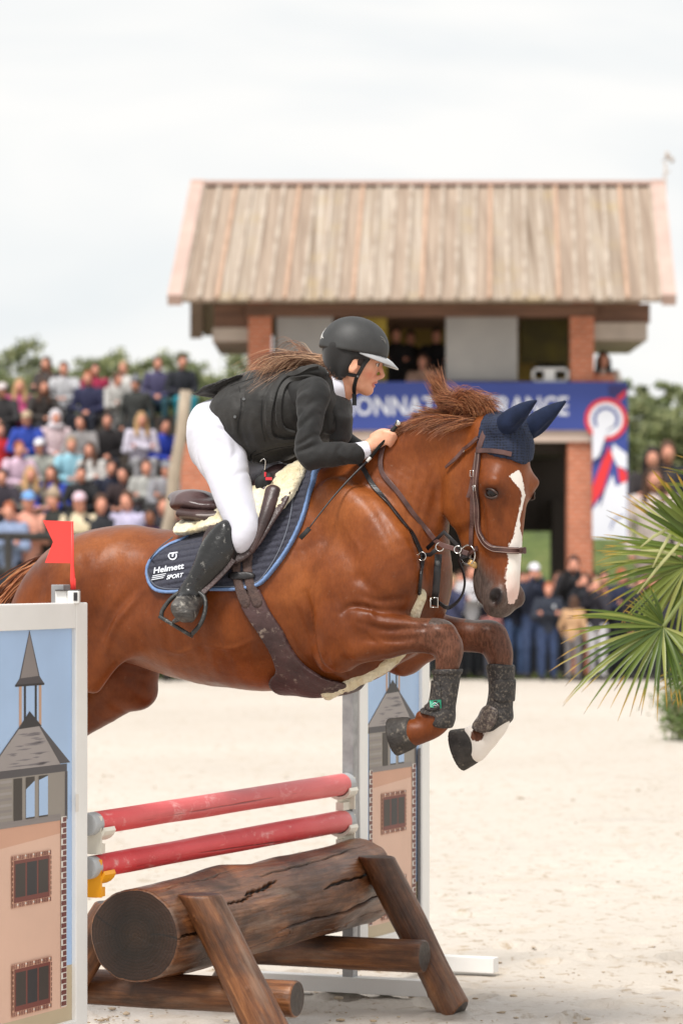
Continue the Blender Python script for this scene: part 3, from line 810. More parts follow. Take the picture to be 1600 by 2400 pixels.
    for hh in (hs, -W_ * side - .01 * side):
        fl_ = .74 if not far else (.78 if hh == hs else .60)
        mb = MB(); mb.box(P(hh, .035), (.06, fl_, .06), AXP); f1 = mb.build('foot', M_wpaint, root, bevel=.003)
        mb = MB(); mb.box(P(hh, .035, fl_ / 2 + .0005), (.061, .004, .061), AXP); mb.box(P(hh, .035, -fl_ / 2 - .0005), (.061, .004, .061), AXP); mb.build('end_plug', mat('grey_plug', lin(.12, .12, .12), .5), f1)
    # cups
    for z, m in zip(cupz, (M_cupw, M_cupy if not far else M_cupw)):
        mb = MB(); d = side
        rr_ = .045; pts = []
        for k in range(9):
            a = math.pi * (1.08 + .84 * k / 8); pts.append((rr_ * math.cos(a), rr_ * math.sin(a)))
        vs = []
        hc = W_ * d + .045 * d
        for hh in (hc + d * .028, hc + d * .105):
            for (x, zz) in pts: vs.append(P(hh, z + zz, x))
            for (x, zz) in reversed(pts): vs.append(P(hh, z + zz * 1.0 - .012, x * 1.12))
        n = 18; fs = [tuple(range(n)), tuple(range(2 * n - 1, n - 1, -1))] + [(k, (k + 1) % n, n + (k + 1) % n, n + k) for k in range(n)]
        mb.add(vs, fs)
        mb.box(P(hc + d * .031, z - .035), (.010, .07, .12), AXP); mb.box(P(hc + d * .066, z - .082), (.06, .03, .03), AXP)
        mb.build('pole_cup', m, root)
    return root, P, hs
M_cupw = mat('cream_plastic', srgb(236, 230, 216), .4); M_cupy = mat('yellow_plastic', srgb(250, 176, 30), .4, col2=srgb(240, 160, 24))
rn, Pn, hn = standard(0, None, 'white framed standard printed with a castle tower, nearest the camera at the left edge', (.791, .653), 1, False)
rf2, Pf, hf3 = standard(2.96, None, 'far white framed standard printed with a castle tower, behind the horse forelegs', (.791, .653), -1, True)
# sticker on the near frame
mb = MB(); mb.box(Pn(W_s := .285, 1.62 - (1895 - 1318) / 767.0, .0262), (.020, .001, .055), AXP)
st_ = mb.build('sticker', A_wht, rn)
mb = MB()
for k, c in enumerate((0, 1, 0, 1, 0)): mb.box(Pn(.285, 1.62 - (1880 + k * 7 - 1318) / 767.0, .0268), (.014 - .004 * (k % 2), .001, .004), AXP, c)
mb.build('sticker_print', [A_blk, A_brk], st_)
# flag and its socket on the near standard
fl_r = empty('flag', tuple(Pn(.31, 1.5)), 'red swallow tailed flag on a short stick at the top of the near standard', 'flag')
M_flag = mat('red_flag', srgb(250, 66, 60), .5, col2=srgb(240, 58, 54), scale=3)
M_soc = mat('white_socket', lin(.8, .79, .77), .4)
mb = MB()
Yf = Pn(.30, 0)[1]
def fp(px, py, dy=0): return at(px, py, Yf + dy)
a, b = fp(132, 1384), fp(160, 1414); mb.box((a + b) / 2, (abs(b[0] - a[0]), .06, abs(a[2] - b[2])))
a, b = fp(161, 1384), fp(188, 1414); mb.box((a + b) / 2 + np.array([0, -.012, 0]), (abs(b[0] - a[0]), .06, abs(a[2] - b[2])))
o = mb.build('socket', M_soc, rn, bevel=.003)
mb = MB(); a, b = fp(132, 1382), fp(188, 1384); mb.box((a + b) / 2 + np.array([0, -.006, 0]), (abs(b[0] - a[0]), .07, .003)); mb.build('socket_lid', mat('dark_lid', lin(.06, .05, .05), .5), rn)
mb = MB(); a = fp(180, 1398); mb.box(a + np.array([0, -.0432, 0]), (.012, .001, .026)); sl = mb.build('socket_label', A_blk, rn)
mb = MB()
for k in range(3): mb.box(fp(180, 1391 + k * 7) + np.array([0, -.0442, 0]), (.008, .001, .0022 + .002 * (k == 1)))
mb.build('label_print', A_wht, sl)
mb = MB(); mb.tube([fp(173, 1392), fp(171, 1358), fp(170, 1326), fp(169, 1222)], [.0085, .0085, .0055, .005], 10); mb.build('stick', M_flag, fl_r)
mb = MB(); mb.tube([fp(173, 1390), fp(172, 1356)], .0078, 10); mb.build('sleeve', M_flag, fl_r)
mb = MB()
pts = [(101, 1219.5), (170, 1222), (172, 1320), (106, 1319), (125, 1270)]
f_ = [fp(x, y, -.004) for x, y in pts]; g_ = [p + np.array([0, .003, 0]) for p in f_]
mb.add(f_ + g_, [(0, 1, 2, 4), (2, 3, 4), (9, 7, 6, 5), (9, 8, 7), (0, 5, 6, 1), (1, 6, 7, 2), (2, 7, 8, 3), (3, 8, 9, 4), (4, 9, 5, 0)]); mb.build('flag_sheet', M_flag, fl_r)

# timber: generated along local x so that grain and rings follow it
def wood_material(nm, paint=None):
    t = NT(nm); tc = t.n('TexCoord'); A = lambda n: t.n('Attribute', _attribute_name=n).outputs['Fac']
    oi = t.n('ObjectInfo'); add = t.n('VectorMath'); t.l(tc.outputs['Object'], add.inputs[0])
    rnd = t.n('CombineXYZ'); t.l(t.math('MULTIPLY', oi.outputs['Random'], 9.0), rnd.inputs[0]); t.l(rnd.outputs[0], add.inputs[1])
    def nz(sc, st, det=6, ro=.6, di=0):
        mp = t.n('Mapping', Scale=st); t.l(add.outputs[0], mp.inputs[0]); n = t.n('TexNoise', Scale=sc, Detail=det, Roughness=ro, Distortion=di); t.l(mp.outputs[0], n.inputs['Vector']); return n.outputs[0]
    grain = nz(6, (.5, 6, 6), 10, .72, .5); blot = nz(3.2, (.8, 1.6, 1.6), 6, .62, .6); fine = nz(30, (.2, 4, 4), 6, .7)
    if paint is None:
        col = t.ramp(grain, [(.28, lin(.032, .012, .006)), (.42, lin(.125, .045, .017)), (.58, lin(.25, .098, .036)), (.76, lin(.44, .22, .10))])
        col = t.mix(t.ramp(blot, [(.38, lin(.85, .85, .85)), (.56, lin(0, 0, 0))]), col, lin(.042, .021, .013))
        col = t.mix(t.ramp(nz(7, (.3, 1.5, 1.5), 6, .6), [(.55, lin(0, 0, 0)), (.75, lin(.75, .75, .75))]), col, lin(.30, .21, .155))
        # weathered grey upper side
        geo = t.n('NewGeometry'); sx = t.n('SeparateXYZ'); t.l(geo.outputs['Position'], sx.inputs[0])
    else:
        col = t.ramp(blot, [(.3, paint[0]), (.7, paint[1])])
        scf = t.ramp(nz(16, (.5, 1.2, 1.2), 9, .75, .5), [(.56, lin(0, 0, 0)), (.68, lin(.75, .75, .75))])
        col = t.mix(scf, col, paint[2])
        sc2 = t.ramp(nz(70, (.6, 1, 1), 6, .7), [(.66, lin(0, 0, 0)), (.72, lin(.7, .7, .7))]); col = t.mix(sc2, col, paint[2])
        col = t.mix(t.math('MULTIPLY', A('worn'), .7), col, paint[2])
    endc = t.ramp(t.math('ADD', A('rad'), t.math('MULTIPLY', blot, .12)), [(0, lin(.040, .019, .009)), (.5, lin(.017, .009, .005)), (1, lin(.034, .015, .008))])
    w = t.n('TexWave', Scale=1.0); w.wave_type = 'BANDS'
    cx = t.n('CombineXYZ'); t.l(t.math('ADD', t.math('MULTIPLY', A('rad'), 4.2), t.math('MULTIPLY', blot, .5)), cx.inputs[0]); t.l(cx.outputs[0], w.inputs['Vector'])
    endc = t.mix(.45, endc, t.ramp(w.outputs['Fac'], [(.2, lin(.5, .5, .5)), (.7, lin(1.25, 1.2, 1.15))]), 'MULTIPLY')
    if paint is None: col = t.mix(A('endgrain'), col, endc)
    col = t.mix(A('crack'), col, lin(.006, .004, .003))
    col = t.mix(t.math('MULTIPLY', A('band'), 1.0), col, lin(.42, .43, .44)) if paint else col
    t.l(col, t.b.inputs['Base Color'])
    t.l(t.ramp(blot, [(.35, lin(.50, .50, .50)), (.6, lin(.28, .28, .28))]) if paint is None else t.ramp(blot, [(.3, lin(.5, .5, .5)), (.7, lin(.36, .36, .36))]), t.b.inputs['Roughness'])
    t.b.inputs['Specular IOR Level'].default_value = .5
    nb = t.bump(grain, .5 if paint is None else .25, .010); nb = t.bump(fine, .35, .004, nb); t.l(nb, t.b.inputs['Normal'])
    return t.m
M_log = wood_material('wet_log')
def round_timber(name, A, B, r0, r1, m, parent, seed, cracks=(), bumps=.006, nx=220, nr=110, knots=(), band=0, worn=None, slopeA=0, slopeB=0, ring_edge=.006):
    """a trunk from A to B. cracks: list of (x0, angle0, x1, angle1, width) in fractions of length and degrees (0 = local up)"""
    A, B = np.array(A, float), np.array(B, float); L = np.linalg.norm(B - A); ex = (B - A) / L
    ey = np.cross(Z, ex); ey /= np.linalg.norm(ey); ez = np.cross(ex, ey)
    x = np.linspace(0, 1, nx); x[0:3] = [0, ring_edge / L * .4, ring_edge / L * 1.2]; x[-3:] = [1 - ring_edge / L * 1.2, 1 - ring_edge / L * .4, 1]
    th = np.linspace(0, 2 * math.pi, nr, endpoint=False)
    XX, TT = np.meshgrid(x, th, indexing='ij')
    rad = r0 + (r1 - r0) * XX
    cyl = np.stack([XX.ravel() * L, np.cos(TT.ravel()) * rad.ravel(), np.sin(TT.ravel()) * rad.ravel()], 1)
    n_ = vnoise(cyl * [1, 2, 2], 3.0, seed) * bumps + vnoise(cyl * [.6, 3, 3], 7, seed + 1) * bumps * .5 + vnoise(cyl * [.4, 6, 6], 22, seed + 2) * bumps * .12
    rr = rad.ravel() + n_
    crack = np.zeros(len(rr))
    for (x0, a0, x1, a1, wd) in cracks:
        u = XX.ravel(); t = np.clip((u - x0) / (x1 - x0), 0, 1); inside = (u >= x0) & (u <= x1)
        a = R(a0) + (R(a1) - R(a0)) * t + .022 * np.sin(t * 9 + seed) + .012 * np.sin(t * 37)
        dth = np.angle(np.exp(1j * (TT.ravel() - a))); dist = np.abs(dth) * rad.ravel()
        wl = wd * .8 * np.sqrt(np.maximum(np.sin(math.pi * t), 0)) * (.85 + .15 * np.sin(t * 11))
        c = np.where(inside, np.clip(1.5 - dist / np.maximum(wl, 1e-4), 0, 1) * np.clip(wl / .0022, 0, 1), 0); crack = np.maximum(crack, c)
    for (kx, ka, kr) in knots:
        dth = np.angle(np.exp(1j * (TT.ravel() - R(ka)))); d = np.hypot((XX.ravel() - kx) * L, dth * rad.ravel())
        rr += kr * .35 * np.exp(-(d / kr) ** 2); crack = np.maximum(crack, np.clip(1 - d / (kr * .42), 0, 1) * .9)
    rr = rr - crack * min(.02, r0 * .12)
    edge = np.minimum(XX.ravel(), 1 - XX.ravel()) * L
    rr = rr - ring_edge * np.clip(1 - edge / ring_edge, 0, 1) ** 2
    Xl = XX.ravel() * L
    Xl = Xl + np.sin(TT.ravel()) * rr * (slopeA * np.clip(1 - XX.ravel() * 4, 0, 1) + slopeB * np.clip(XX.ravel() * 4 - 3, 0, 1))
    Vv = [np.stack([Xl, np.cos(TT.ravel()) * rr, np.sin(TT.ravel()) * rr], 1)]
    i = np.arange(nx - 1)[:, None] * nr + np.arange(nr)[None, :]; j = np.arange(nx - 1)[:, None] * nr + (np.arange(nr)[None, :] + 1) % nr
    Ff = [np.stack([i.ravel(), j.ravel(), (j + nr).ravel(), (i + nr).ravel()], 1)]
    end = np.zeros(nx * nr); radv = np.ones(nx * nr)
    crk = [crack]; base = nx * nr; ends, rads = [end], [radv]
    for side, row in ((0, 0), (1, nx - 1)):
        rim = Vv[0][row * nr:(row + 1) * nr]; cen = rim.mean(0)
        ks = [1, .9, .78, .66, .54, .42, .3, .18, .06]
        rings = []
        for kk in ks:
            rings.append(cen + (rim - cen) * kk + np.array([(.0006 * (vnoise(rim * 1.0, 30, seed + 5)) * (kk < 1)), 0 * rim[:, 0], 0 * rim[:, 0]]).T * (1 if side else -1))
        Vv.append(np.concatenate(rings)); m_ = len(ks)
        i = base + np.arange(m_ - 1)[:, None] * nr + np.arange(nr)[None, :]; j = base + np.arange(m_ - 1)[:, None] * nr + (np.arange(nr)[None, :] + 1) % nr
        q = np.stack([i.ravel(), (i + nr).ravel(), (j + nr).ravel(), j.ravel()], 1)
        Ff.append(q if side else q[:, ::-1])
        c_ = np.zeros(m_ * nr)
        for a_, k0 in ((-12 + seed * 7, .25), (152 + seed * 5, .1)):       # radial shakes in the end grain
            for ki, kk in enumerate(ks):
                dd = np.abs(np.angle(np.exp(1j * (th - R(a_ + 14 * kk))))) * kk * r0
                c_[ki * nr:(ki + 1) * nr] = np.maximum(c_[ki * nr:(ki + 1) * nr], np.clip(1.2 - dd / (.0018 + .0022 * kk), 0, 1) * (kk > max(k0, .3)))
        crk.append(c_ if r0 > .1 else c_ * .6)
        ends.append(np.ones(m_ * nr)); rads.append(np.repeat(ks, nr)); base += m_ * nr
        # middle
        Vv.append(cen[None]); crk.append(np.zeros(1)); ends.append(np.ones(1)); rads.append(np.zeros(1))
        tri = np.stack([np.full(nr, base), base - nr + np.arange(nr), base - nr + (np.arange(nr) + 1) % nr, np.full(nr, base)], 1)
        Ff.append(tri if not side else tri[:, [0, 2, 1, 3]]); base += 1
    Vv = np.concatenate(Vv); Ff = np.concatenate(Ff)
    tri = Ff[:, 0] == Ff[:, 3]
    faces = [tuple(map(int, q)) for q in Ff[~tri]] + [tuple(map(int, q[:3])) for q in Ff[tri]]
    xs_ = np.clip(Vv[:, 0] / L, 0, 1)
    bandv = ((np.minimum(Vv[:, 0], L - Vv[:, 0]) < band).astype(float)) if band else np.zeros(len(Vv))
    wornv = np.interp(xs_, [a for a, b in worn], [b for a, b in worn]) if worn else np.zeros(len(Vv))
    o = mesh_np(name, Vv, faces, m, None, attrs=dict(crack=np.concatenate(crk), endgrain=np.concatenate(ends), rad=np.concatenate(rads), band=bandv, worn=wornv))
    M_ = Matrix(((ex[0], ey[0], ez[0], A[0]), (ex[1], ey[1], ez[1], A[1]), (ex[2], ey[2], ez[2], A[2]), (0, 0, 0, 1)))
    if parent is not None:
        o.parent = parent; o.matrix_parent_inverse = Matrix.LocRotScale(parent.location, parent.rotation_euler, (1, 1, 1)).inverted()
    o.matrix_basis = M_
    return o
# the big log on its trestles
L0 = np.array([-.661, 10.75, .420]); LD = V
lf = empty('log_fence', (-.3, 11.6, 0), 'wet brown log fence on crossed log legs below the two red poles', 'log fence')
round_timber('log', L0, L0 + V * 1.90 + Z * .006, .159, .152, M_log, lf, 3, nx=400, nr=340, bumps=.012,
             cracks=((.30, 148, .46, 138, .009), (.20, 156, .34, 150, .004), (.42, 206, .98, 192, .006), (.62, 164, .99, 152, .007), (.40, 126, .96, 112, .004), (.0, 182, .12, 176, .006), (.10, 222, .5, 214, .004), (.55, 228, .97, 220, .004), (.05, 112, .34, 106, .003)),
             knots=((.62, 226, .016), (.33, 250, .012), (.48, 210, .013), (.8, 232, .010)))
# angle: 180 is the side facing the camera (local y points away), 270 is up... measured in the log's own frame
def leg(top, foot, r0, r1, seed, **k): return round_timber('leg', top, foot, r0, r1, M_log, lf, seed, nx=120, nr=72, bumps=.008, knots=((.12, 200, .011), (.82, 230, .012), (.55, 150, .01)), **k)
def on_log(w, k, z): return L0 + V * w + U * k + Z * (z - L0[2])
for w, tb in ((.155, 1), (1.66, -1)):
    leg(on_log(w, .155, .545), on_log(w - .01, .475, -.02), .068, .064, 5 + int(w * 3), slopeA=.55, slopeB=-.5)
    leg(on_log(w + .02, -.155, .50), on_log(w + .02, -.50, -.02), .064, .06, 15 + int(w * 3), slopeA=.55, slopeB=-.5)
    wt = w + tb * .135
    round_timber('cross_beam', on_log(wt, -.62, .205), on_log(wt, .40 if tb < 0 else .44, .205), .058, .060, M_log, lf, 25 + int(w * 3), nx=110, nr=64, bumps=.006)
# poles
pr = [(-.0, 0)]
PAINT = (lin(.62, .030, .038), lin(.78, .048, .058), lin(.84, .44, .42))
M_pole = wood_material('red_pole_paint', PAINT)
PAINT2_ = (lin(.50, .024, .028), lin(.62, .034, .038), lin(.66, .28, .27))
for z, lab, cr, wn, sd in ((.791, 'upper red pole with worn pinkish paint and grey end bands', ((.12, 196, .78, 178, .0016), (.3, 192, .62, 186, .0022)), [(0, .1), (.3, .28), (1, .38)], 51), (.653, 'lower red pole with a long dark crack and grey end bands', ((.34, 196, .80, 232, .0030), (.08, 210, .3, 204, .0012)), [(0, .0), (.75, .05), (.93, .3), (1, .6)], 57)):
    o = round_timber('red_pole', pl(.40, z), pl(2.53, z), .0365, .0405, M_pole, None, sd, cracks=cr, bumps=.0012, nx=300, nr=90, band=.05 if sd == 51 else .045, worn=wn, ring_edge=.004)
    tag(o, lab, 'pole', 'red poles on the standards')
# ---------------------------------------------------------------- the horse
def H(px, py, lat=0.0):
    """photo pixel -> horse space (x forward, y away from the camera, z up)"""
    w = W(px, py, lat); d = w - P0
    return np.array([d @ U, -(d @ NN), w[2]])
def h2w(p):
    p = np.atleast_2d(p)
    return P0 + p[:, :1] * U + p[:, 1:2] * V + p[:, 2:3] * Z
YN = np.array([0, 1.0, 0])
def S(x1, y1, x2, y2, r3, lat=0.0, k=1.0):
    a, b = H(x1, y1, lat), H(x2, y2, lat); c = (a + b) / 2
    return (*c, np.linalg.norm(a - b) / 2 * k, r3)
def Q(px, py, lat, r2, r3): return (*H(px, py, lat), r2, r3)

# head frame in horse space
HY = R(25)
HF = np.array([math.cos(HY), -math.sin(HY), 0]); HL = np.array([-math.sin(HY), -math.cos(HY), 0]); HD = np.array([0, 0, -1.0])
HO = H(1170, 990, .055)
def hp(f, h, l=0.0): return HO + f * HF + h * HD + l * HL
HAX = np.array([HF, HL, HD])

def build_horse_field(h=.0065):
    fl = Field((-1.62, -.42, .28), (1.22, .42, 2.32), h)
    # trunk
    fl.chain([S(215, 1262, 205, 1560, .20), S(270, 1242, 262, 1545, .245), S(340, 1240, 335, 1556, .265), S(420, 1243, 415, 1584, .285), S(500, 1243, 500, 1605, .30),
              S(580, 1222, 580, 1616, .30), S(660, 1165, 650, 1622, .275), S(730, 1112, 722, 1618, .235), S(790, 1100, 800, 1600, .205), S(850, 1115, 880, 1560, .18), S(900, 1180, 930, 1500, .15)], nrm=YN, k=.02)
    # croup and haunches
    for s in (1, -1):
        fl.chain([Q(300, 1330, s * .10, .12, .12), Q(220, 1365, s * .12, .15, .14), Q(140, 1400, s * .13, .135, .13), Q(105, 1440, s * .13, .12, .12)], nrm=YN, k=.08)
    fl.chain([Q(300, 1330, 0, .12, .1), Q(200, 1335, 0, .11, .10), Q(110, 1372, 0, .07, .07)], nrm=YN, k=.06)
    # near hind leg, stretched out behind
    fl.chain([Q(190, 1430, .14, .18, .12), Q(120, 1540, .15, .16, .11), Q(40, 1650, .15, .115, .085), Q(-60, 1745, .14, .075, .055), Q(-140, 1800, .13, .055, .045), Q(-185, 1835, .13, .05, .04),
              Q(-230, 1895, .13, .035, .032), Q(-280, 1975, .13, .03, .03), Q(-310, 2020, .13, .042, .038), Q(-345, 2050, .13, .038, .038)], nrm=YN, k=.05)
    # far hind leg
    fl.chain([Q(250, 1440, -.13, .17, .13), Q(278, 1530, -.15, .165, .115), Q(268, 1590, -.15, .125, .11), Q(175, 1668, -.15, .098, .085), Q(60, 1745, -.14, .075, .055), Q(-20, 1800, -.13, .055, .045), Q(-70, 1840, -.13, .05, .04),
              Q(-110, 1900, -.13, .035, .032), Q(-160, 1985, -.13, .03, .03), Q(-190, 2035, -.13, .042, .038), Q(-225, 2065, -.13, .038, .038)], nrm=YN, k=.03)
    fl.ell(H(328, 1622, -.15), (.056, .066, .058), k=.05)
    # fold of skin from stifle to flank
    fl.chain([Q(300, 1480, .22, .07, .035), Q(250, 1530, .2, .06, .035), Q(205, 1590, .18, .06, .04)], nrm=YN, k=.06)
    # neck
    fl.chain([S(745, 1104, 880, 1480, .165), S(812, 1088, 960, 1400, .145), S(890, 1043, 978, 1296, .12, .0), S(958, 1000, 986, 1214, .095, -.005), S(1022, 976, 998, 1168, .078, -.01), S(1080, 973, 1036, 1118, .066, -.005), S(1130, 984, 1085, 1085, .055, .01)], nrm=YN, k=.06)
    fl.chain([Q(850, 1120, .03, .05, .045), Q(930, 1060, .03, .055, .05), Q(1010, 1015, .03, .05, .04), Q(1090, 1012, .03, .045, .035)], nrm=YN, k=.05)
    # breast
    fl.ell(H(925, 1360, 0), (.15, .2, .15), k=.06)
    fl.chain([Q(1006, 1290, -.03, .05, .07), Q(1000, 1350, -.05, .075, .09), Q(985, 1420, -.06, .08, .1), Q(940, 1480, -.05, .09, .1)], nrm=YN, k=.05)
    fl.chain([Q(860, 1530, 0, .08, .12), Q(800, 1560, 0, .07, .12), Q(740, 1575, 0, .06, .12)], nrm=YN, k=.05)
    for s in (1, -1):
        # shoulder blade and point of shoulder
        fl.chain([Q(775, 1165, s * .125, .07, .05), Q(845, 1230, s * .15, .11, .06), Q(903, 1300, s * .165, .11, .07), Q(930, 1350, s * .165, .082, .065)], nrm=YN, k=.03)
        fl.ell(H(815, 1390, s * .165), (.15, .085, .16), k=.06)
        fl.ell(H(905, 1385, s * .15), (.10, .08, .11), k=.05)
        fl.chain([Q(905, 1330, s * .17, .07, .05), Q(860, 1400, s * .18, .09, .06), Q(810, 1470, s * .175, .11, .075)], nrm=YN, k=.03)
    # near foreleg
    fl.chain([Q(800, 1482, .18, .125, .085), Q(850, 1484, .18, .098, .082), Q(905, 1489, .175, .077, .068), Q(962, 1489, .165, .058, .055), Q(1010, 1492, .16, .056, .05),
              Q(1037, 1503, .155, .054, .05), Q(1051, 1530, .155, .045, .045), Q(1048, 1562, .155, .037, .036), Q(1044, 1610, .155, .031, .03), Q(1037, 1655, .155, .031, .032), Q(1028, 1684, .155, .042, .038),
              Q(1008, 1706, .155, .036, .034), Q(986, 1714, .155, .038, .038), Q(968, 1716, .155, .043, .045)], nrm=YN, k=.03, sub=5)
    fl.ell(H(778, 1540, .175), (.05, .05, .05), k=.06)
    fl.ell(H(1030, 1478, .16), (.042, .044, .03), k=.03)
    fl.chain([Q(850, 1455, .235, .03, .025), Q(910, 1463, .225, .026, .02), Q(975, 1472, .205, .018, .012)], nrm=YN, k=.03)
    fl.chain([Q(835, 1520, .235, .032, .025), Q(900, 1510, .225, .026, .018), Q(960, 1505, .205, .016, .012)], nrm=YN, k=.025)
    fl.ell(H(1060, 1515, .155), (.028, .03, .034), k=.02)
    # grooves between the muscles
    for s in (1, -1):
        ox = 0 if s > 0 else 140
        fl.chain([Q(858 + ox, 1490, s * .275, .010, .014), Q(910 + ox, 1489, s * .26, .008, .012), Q(965 + ox, 1490, s * .235, .006, .010)], nrm=YN, k=.025, op='sub')
        fl.chain([Q(786, 1440, s * .31, .014, .02), Q(770, 1500, s * .31, .014, .02), Q(752, 1556, s * .27, .012, .02)], nrm=YN, k=.04, op='sub')
        fl.chain([Q(905, 1175, s * .19, .012, .016), Q(960, 1240, s * .185, .012, .016), Q(1000, 1290, s * .17, .010, .014)], nrm=YN, k=.03, op='sub')
        fl.chain([Q(842, 1355, s * .255, .012, .014), Q(880, 1395, s * .262, .012, .012), Q(930, 1410, s * .25, .010, .012)], nrm=YN, k=.03, op='sub')
        fl.ell(H(312, 1370, s * .31), (.07, .05, .10), k=.08, op='sub')
    # far foreleg
    fl.chain([Q(945, 1492, -.15, .12, .085), Q(1000, 1490, -.16, .088, .075), Q(1050, 1488, -.16, .062, .06), Q(1105, 1491, -.155, .052, .052),
              Q(1147, 1498, -.155, .054, .05), Q(1166, 1525, -.155, .048, .045), Q(1172, 1560, -.155, .038, .038), Q(1174, 1610, -.155, .031, .032), Q(1170, 1655, -.155, .033, .034), Q(1163, 1690, -.155, .044, .04),
              Q(1146, 1722, -.155, .036, .036), Q(1126, 1742, -.155, .04, .04), Q(1112, 1755, -.155, .045, .046)], nrm=YN, k=.025, sub=5)
    fl.ell(H(942, 1553, -.17), (.06, .05, .042), k=.04)
    fl.ell(H(1150, 1482, -.155), (.042, .044, .03), k=.03)
    # ergots and heel hair
    fl.ell(H(1108, 1722, -.155), (.035, .035, .03), k=.025)
    fl.ell(H(990, 1678, .155), (.022, .025, .018), k=.015)
    # head
    lr = np.linalg.norm
    def hs(h, f1, f2, w): return (*hp((f1 + f2) / 2, h), (f1 - f2) / 2, w)
    fl.chain([hs(.03, .045, -.115, .07), hs(.10, .085, -.135, .085), hs(.18, .098, -.13, .09), hs(.25, .098, -.125, .075), hs(.32, .094, -.12, .06), hs(.39, .085, -.115, .05),
              hs(.46, .079, -.10, .044), hs(.53, .072, -.085, .045), hs(.585, .058, -.055, .045), hs(.605, .042, -.03, .035)], nrm=HL, k=.03, sub=4, taper=.9)
    fl.chain([(*hp(.048, .03), .045, .055), (*hp(.055, .12), .045, .068), (*hp(.056, .2), .042, .068), (*hp(.056, .27), .036, .052), (*hp(.052, .35), .032, .042), (*hp(.048, .45), .03, .036), (*hp(.042, .54), .028, .038)], nrm=HL, k=.02)
    for s in (1, -1):
        fl.ell(hp(-.118, .215, s * .066), (.098, .030, .128), HAX, k=.02)       # cheek
        fl.ell(hp(-.15, .15, s * .06), (.052, .03, .085), HAX, k=.03)
        fl.chain([(*hp(-.12, .33, s * .045), .04, .02), (*hp(-.1, .40, s * .035), .035, .018)], nrm=HL, k=.03)
        fl.ell(hp(.036, .205, s * .066), (.054, .038, .06), HAX, k=.025)        # eye socket mass
        fl.ell(hp(.052, .198, s * .09), (.036, .019, .02), HAX, k=.02)          # brow
        fl.chain([(*hp(.03, .275, s * .072), .013, .011), (*hp(.02, .34, s * .058), .010, .009), (*hp(.015, .4, s * .048), .007, .005)], nrm=HL, k=.03)
        fl.ell(hp(.035, .575, s * .042), (.034, .026, .036), HAX, k=.02)        # nostril flare
        fl.ell(hp(.0, .585, s * .028), (.035, .03, .04), HAX, k=.02)
        fl.ell(hp(.054, .236, s * .108), (.026, .018, .017), HAX, k=.01, op='sub')
        fl.ell(hp(.048, .568, s * .074), (.015, .024, .024), HAX, k=.008, op='sub')
        fl.ell(hp(.032, .588, s * .066), (.013, .02, .012), HAX, k=.008, op='sub')
    fl.ell(hp(-.005, .61, 0), (.05, .04, .03), HAX, k=.02)                        # lips
    fl.ell(hp(-.075, .53, 0), (.028, .034, .06), HAX, k=.02)                      # chin
    fl.ell(hp(-.062, .57, 0), (.022, .03, .03), HAX, k=.015)
    for s in (1, -1):                                                          # mouth slit
        fl.chain([(*hp(-.048, .50, s * .05), .003, .012), (*hp(-.048, .55, s * .048), .004, .014), (*hp(-.04, .6, s * .04), .005, .02)], nrm=HL, k=.006, op='sub')
    # ears (under the bonnet)
    return fl

fl = build_horse_field()
hv, hf = fl.mesh()
hv = relax(hv, hf, 2)
def vnormals(v, f):
    n = np.cross(v[f[:, 2]] - v[f[:, 0]], v[f[:, 3]] - v[f[:, 1]]); o = np.zeros_like(v)
    for a in range(3):
        for c in range(4): o[:, a] += np.bincount(f[:, c], n[:, a], len(v))
    return o / (np.linalg.norm(o, axis=1)[:, None] + 1e-12)
def ridged(v, sc, seed): return 1 - 2 * np.abs(vnoise(v, sc, seed))
_body = np.clip((.80 - hv[:, 0]) * 6, 0, 1) + .25
_wr = ridged(hv * [1.8, 1, .5], 7, 61) * .0022 + vnoise(hv * [1, 1, .7], 9, 62) * .0030
_el = H(790, 1500, .2); _q = np.exp(-(((hv[:, 0] - _el[0] - .04) / .17) ** 2 + ((hv[:, 2] - _el[2] - .05) / .15) ** 2))
_wr = _wr + _q * ridged(hv * [2.2, 1, .8] + hv[:, [2, 1, 0]] * .6, 11, 63) * .0035
hv = hv + vnormals(hv, hf) * (_wr * np.minimum(_body, 1))[:, None]
def stroke(v, f, pix, amp, wd, lat=.2, near=True, vn=None):
    vn = _vn if vn is None else vn
    """raises or presses a soft line into the near (or far) side along photo pixels"""
    pl_ = np.array([[H(x, y, lat)[0], H(x, y, lat)[2]] for x, y in spline(np.array(pix, float), 5)])
    lo, hi = pl_.min(0) - 3 * wd, pl_.max(0) + 3 * wd
    m = np.where((v[:, 0] > lo[0]) & (v[:, 0] < hi[0]) & (v[:, 2] > lo[1]) & (v[:, 2] < hi[1]) & ((v[:, 1] < -.02) if near else (v[:, 1] > .02)))[0]
    d = np.full(len(m), 9.); tt = np.zeros(len(m)); q = v[m][:, [0, 2]]
    for i in range(len(pl_) - 1):
        a, e = pl_[i], pl_[i + 1] - pl_[i]; t = np.clip(((q - a) @ e) / (e @ e + 1e-12), 0, 1)
        dd = np.linalg.norm(q - a - t[:, None] * e, axis=1); k = dd < d; d = np.where(k, dd, d); tt = np.where(k, (i + t) / (len(pl_) - 1), tt)
    v[m] += vn[m] * (amp * np.exp(-(d / wd) ** 2) * np.sqrt(np.clip(np.sin(math.pi * np.clip(tt, .04, .96)), 0, 1)))[:, None]
_vn = vnormals(hv, hf)
